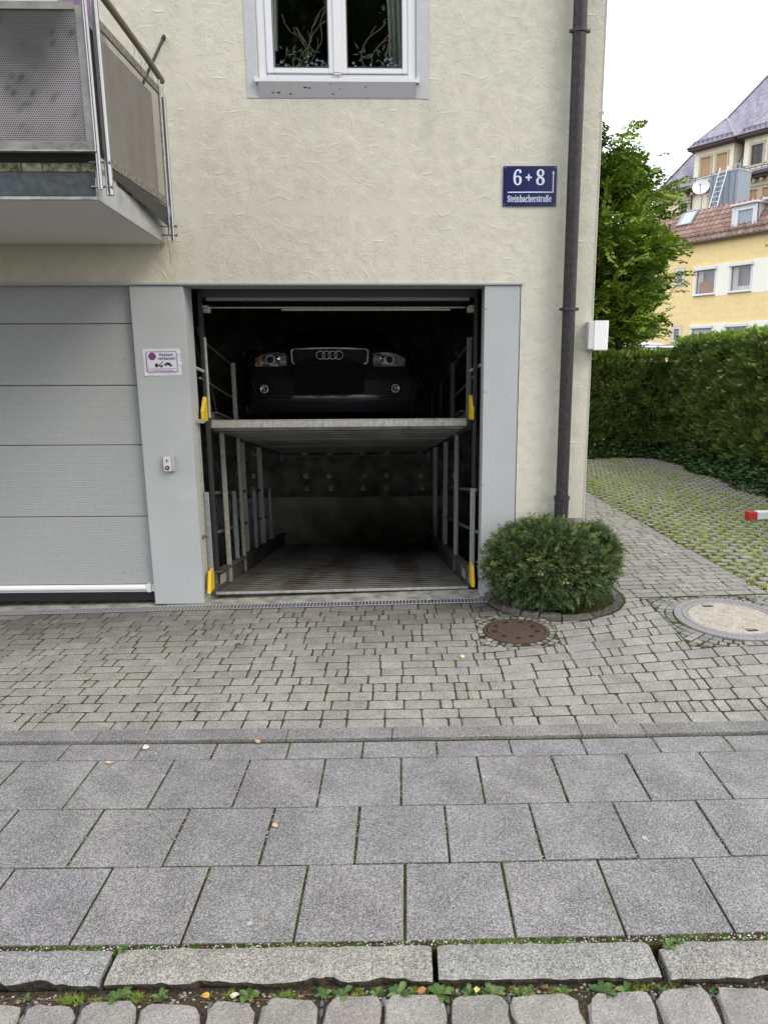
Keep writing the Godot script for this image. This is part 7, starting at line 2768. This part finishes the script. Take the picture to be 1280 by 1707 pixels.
func build_small_things() -> void:
	var W := [[-1.19, 0.030, 6, "small pale weed at the far left end of the gutter"], [-0.905, 0.050, 9, "broad leaved weed just right of the first kerb joint"], [-0.775, 0.052, 8, "wide weed with rounded leaves left of the yellow dead leaf"], [-0.62, 0.030, 6, "light green seedling right of the yellow dead leaf"], [-0.500, 0.058, 11, "largest rosette weed in the left half of the gutter"], [-0.262, 0.050, 9, "rosette weed left of the middle of the gutter"], [-0.205, 0.042, 7, "rosette touching its larger neighbour left of the middle"], [-0.10, 0.035, 6, "small yellowish weed left of the second kerb joint"], [-0.03, 0.045, 8, "short weed between two grass tufts left of the second kerb joint"], [0.008, 0.035, 6, "low round weed beside the brown dead leaf"], [0.100, 0.060, 13, "tall leafy weed growing right at the second kerb joint"], [0.190, 0.050, 9, "upright feathery weed right of the second kerb joint"], [0.268, 0.052, 9, "weed with long leaves above a sett joint"], [0.375, 0.042, 8, "star shaped weed over the middle sett of the right half"], [0.485, 0.048, 8, "weed below the chipped part of the kerb"], [0.610, 0.050, 9, "rosette at the left of a pair below the third kerb stone"], [0.680, 0.042, 9, "rosette at the right of a pair below the third kerb stone"], [0.800, 0.045, 8, "weed at the joint of the last kerb stone"], [0.955, 0.030, 4, "thin pale seedling beside the rightmost sett"]]
	for i in W.size():
		var w = W[i]
		rosette(w[3], Vector3(w[0], -0.041, 3.684 + 0.013 * w[0]), w[1] * (0.66 + 0.40 * fposmod(sin(i * 7.3) * 99.7, 1.0)), w[2], 500 + i)
	rosette("weed growing in the gap between the last two kerb stones", Vector3(0.868, -0.012, 3.548), 0.034, 9, 560)
	rosette("tiny weed in the slab joint beside the last two kerb stones", Vector3(0.905, -0.010, 3.533), 0.026, 7, 561)
	rosette("tiny weed at the back of the kerb above the first joint", Vector3(-0.945, -0.006, 3.520), 0.026, 7, 562)
	# grass tufts in the gutter
	var blades := G.new()
	var r := RandomNumberGenerator.new()
	r.seed = 44
	for k in 12:
		var a := r.randf() * TAU
		var d := Vector3(cos(a), 0, sin(a))
		var w := Vector3(-d.z, 0, d.x) * 0.035
		var l := r.randf_range(0.7, 1.2)
		var m := d * l * 0.25 + Vector3.UP * l * 0.55
		blades.quad(-w, w, m + w * 0.7, m - w * 0.7)
		blades.tri(m - w * 0.7, m + w * 0.7, d * l * 0.7 + Vector3.UP * l * 0.75)
	var xf := []
	var cl := []
	for k in 150:
		var c: float = [-1.06, -1.02, -0.95, -0.85, -0.56, -0.38, -0.15, 0.02, 0.06, 0.12, 0.33, 0.36, 0.47, 0.70, 0.74, 0.84][r.randi_range(0, 15)]
		var s := r.randf_range(0.012, 0.028)
		xf.append(Transform3D(Basis(Vector3.UP, r.randf() * TAU).scaled(Vector3(s, s, s)), Vector3(c + r.randfn() * 0.02, -0.042, 3.680 + r.randf_range(-0.010, 0.016))))
		var u := r.randf()
		cl.append(Color(0.12 + u * 0.10, 0.19 + u * 0.10, 0.03))
	for k in 240:
		var x := r.randf_range(-1.6, 1.6)
		if sin(x * 7.0) + sin(x * 3.3 + 1.0) < 0.2: continue
		var s := r.randf_range(0.006, 0.012)
		xf.append(Transform3D(Basis(Vector3.UP, r.randf() * TAU).scaled(Vector3(s, s * 0.6, s)), Vector3(x, -0.010, 3.514 + r.randf_range(-0.004, 0.005))))
		cl.append(Color(0.085, 0.13, 0.03))
	var gt := scatter("gutter_grass", blades.mesh(), m_leaf, xf, cl, self)
	tag(gt, "short grass tufts growing along the kerb and its joints", "grass")
	# dead twigs in the gutter
	var tw := G.new()
	for k in 120:
		var p := Vector3(r.randf_range(-1.3, 1.15), -0.039, 3.682 + r.randf_range(-0.014, 0.02))
		if k < 20: p.x = r.randf_range(-1.3, -0.6)
		var a := r.randf_range(-0.6, 0.6)
		var d := Vector3(cos(a), r.randf_range(0, 0.2), sin(a) * 0.5) * r.randf_range(0.015, 0.05)
		tw.tube([p, p + d * 0.5 + Vector3(0, 0.004, 0), p + d], 0.0012, 4)
	var tn := stuff(part("dry_twigs", tw, mat(0.16, 0.10, 0.06, 0.9)))
	tag(tn, "dry brown twigs and stalks lying in the gutter", "twigs")
	# fallen leaves that one can point to
	var L := [[-0.63, -0.030, 3.684, 0.030, "yellow dead leaf in the gutter below the second kerb stone", Color(0.50, 0.30, 0.05)], [0.04, -0.030, 3.684, 0.034, "crumpled brown dead leaf left of the second kerb joint", Color(0.36, 0.17, 0.07)], [-1.44, 0.004, 2.40, 0.034, "tan dead leaf on a slab at the left edge", Color(0.50, 0.36, 0.22)], [-1.31, 0.004, 2.268, 0.046, "pale grey dead leaf on the narrow slab row left", Color(0.55, 0.50, 0.44)], [-0.76, 0.006, 2.226, 0.036, "orange brown dead leaf beside the edging stones", Color(0.48, 0.27, 0.15)], [0.37, 0.006, 1.19, 0.042, "pale yellow dead leaf on the bricks below the rusty cover", Color(0.62, 0.52, 0.28)], [-1.15, 0.004, 0.95, 0.05, "dark curled dead leaf on the bricks before the pier", Color(0.05, 0.04, 0.035)], [-0.72, 0.008, 0.50, 0.035, "reddish dead leaf on the bricks before the open garage", Color(0.22, 0.05, 0.04)], [-0.55, 0.003, 2.90, 0.030, "thin beige dead leaf on the third slab row", Color(0.46, 0.33, 0.24)], [-0.48, 0.003, 3.44, 0.014, "small red brown scrap on the slab above the second kerb stone", Color(0.30, 0.12, 0.07)], [-0.54, -0.030, 3.684, 0.03, "pale curled leaf on the soil left of the middle weeds", Color(0.55, 0.52, 0.42)], [0.215, -0.030, 3.684, 0.028, "light green yellow leaf beside the feathery weed", Color(0.55, 0.52, 0.15)], [0.20, 0.01, 0.06, 0.05, "dry leaf caught on the drain before the open garage", Color(0.42, 0.38, 0.16)]]
	for i in L.size():
		var l = L[i]
		var g := G.new()
		var s: float = l[3]
		var n := 6
		for k in n:
			var P := func(kk: int, v: float) -> Vector3:
				var f := kk / float(n)
				var w := sin(PI * pow(f, 0.8)) * 0.36 + 0.01
				return Vector3((f - 0.5) * s, 0.004 + absf(v) * s * 0.12 + sin(f * 4.0 + i) * s * 0.10 + s * 0.08, v * w * s)
			g.quad(P.call(k, 0.0), P.call(k + 1, 0.0), P.call(k + 1, -1.0), P.call(k, -1.0))
			g.quad(P.call(k, 1.0), P.call(k + 1, 1.0), P.call(k + 1, 0.0), P.call(k, 0.0))
		var c: Color = l[5]
		var o := part("dead_leaf", g, mat(c.r, c.g, c.b, 0.8))
		o.position = Vector3(l[0], l[1] - 0.003, l[2])
		o.rotation.y = r.randf() * TAU
		tag(o, l[4], "leaf", "fallen leaves")
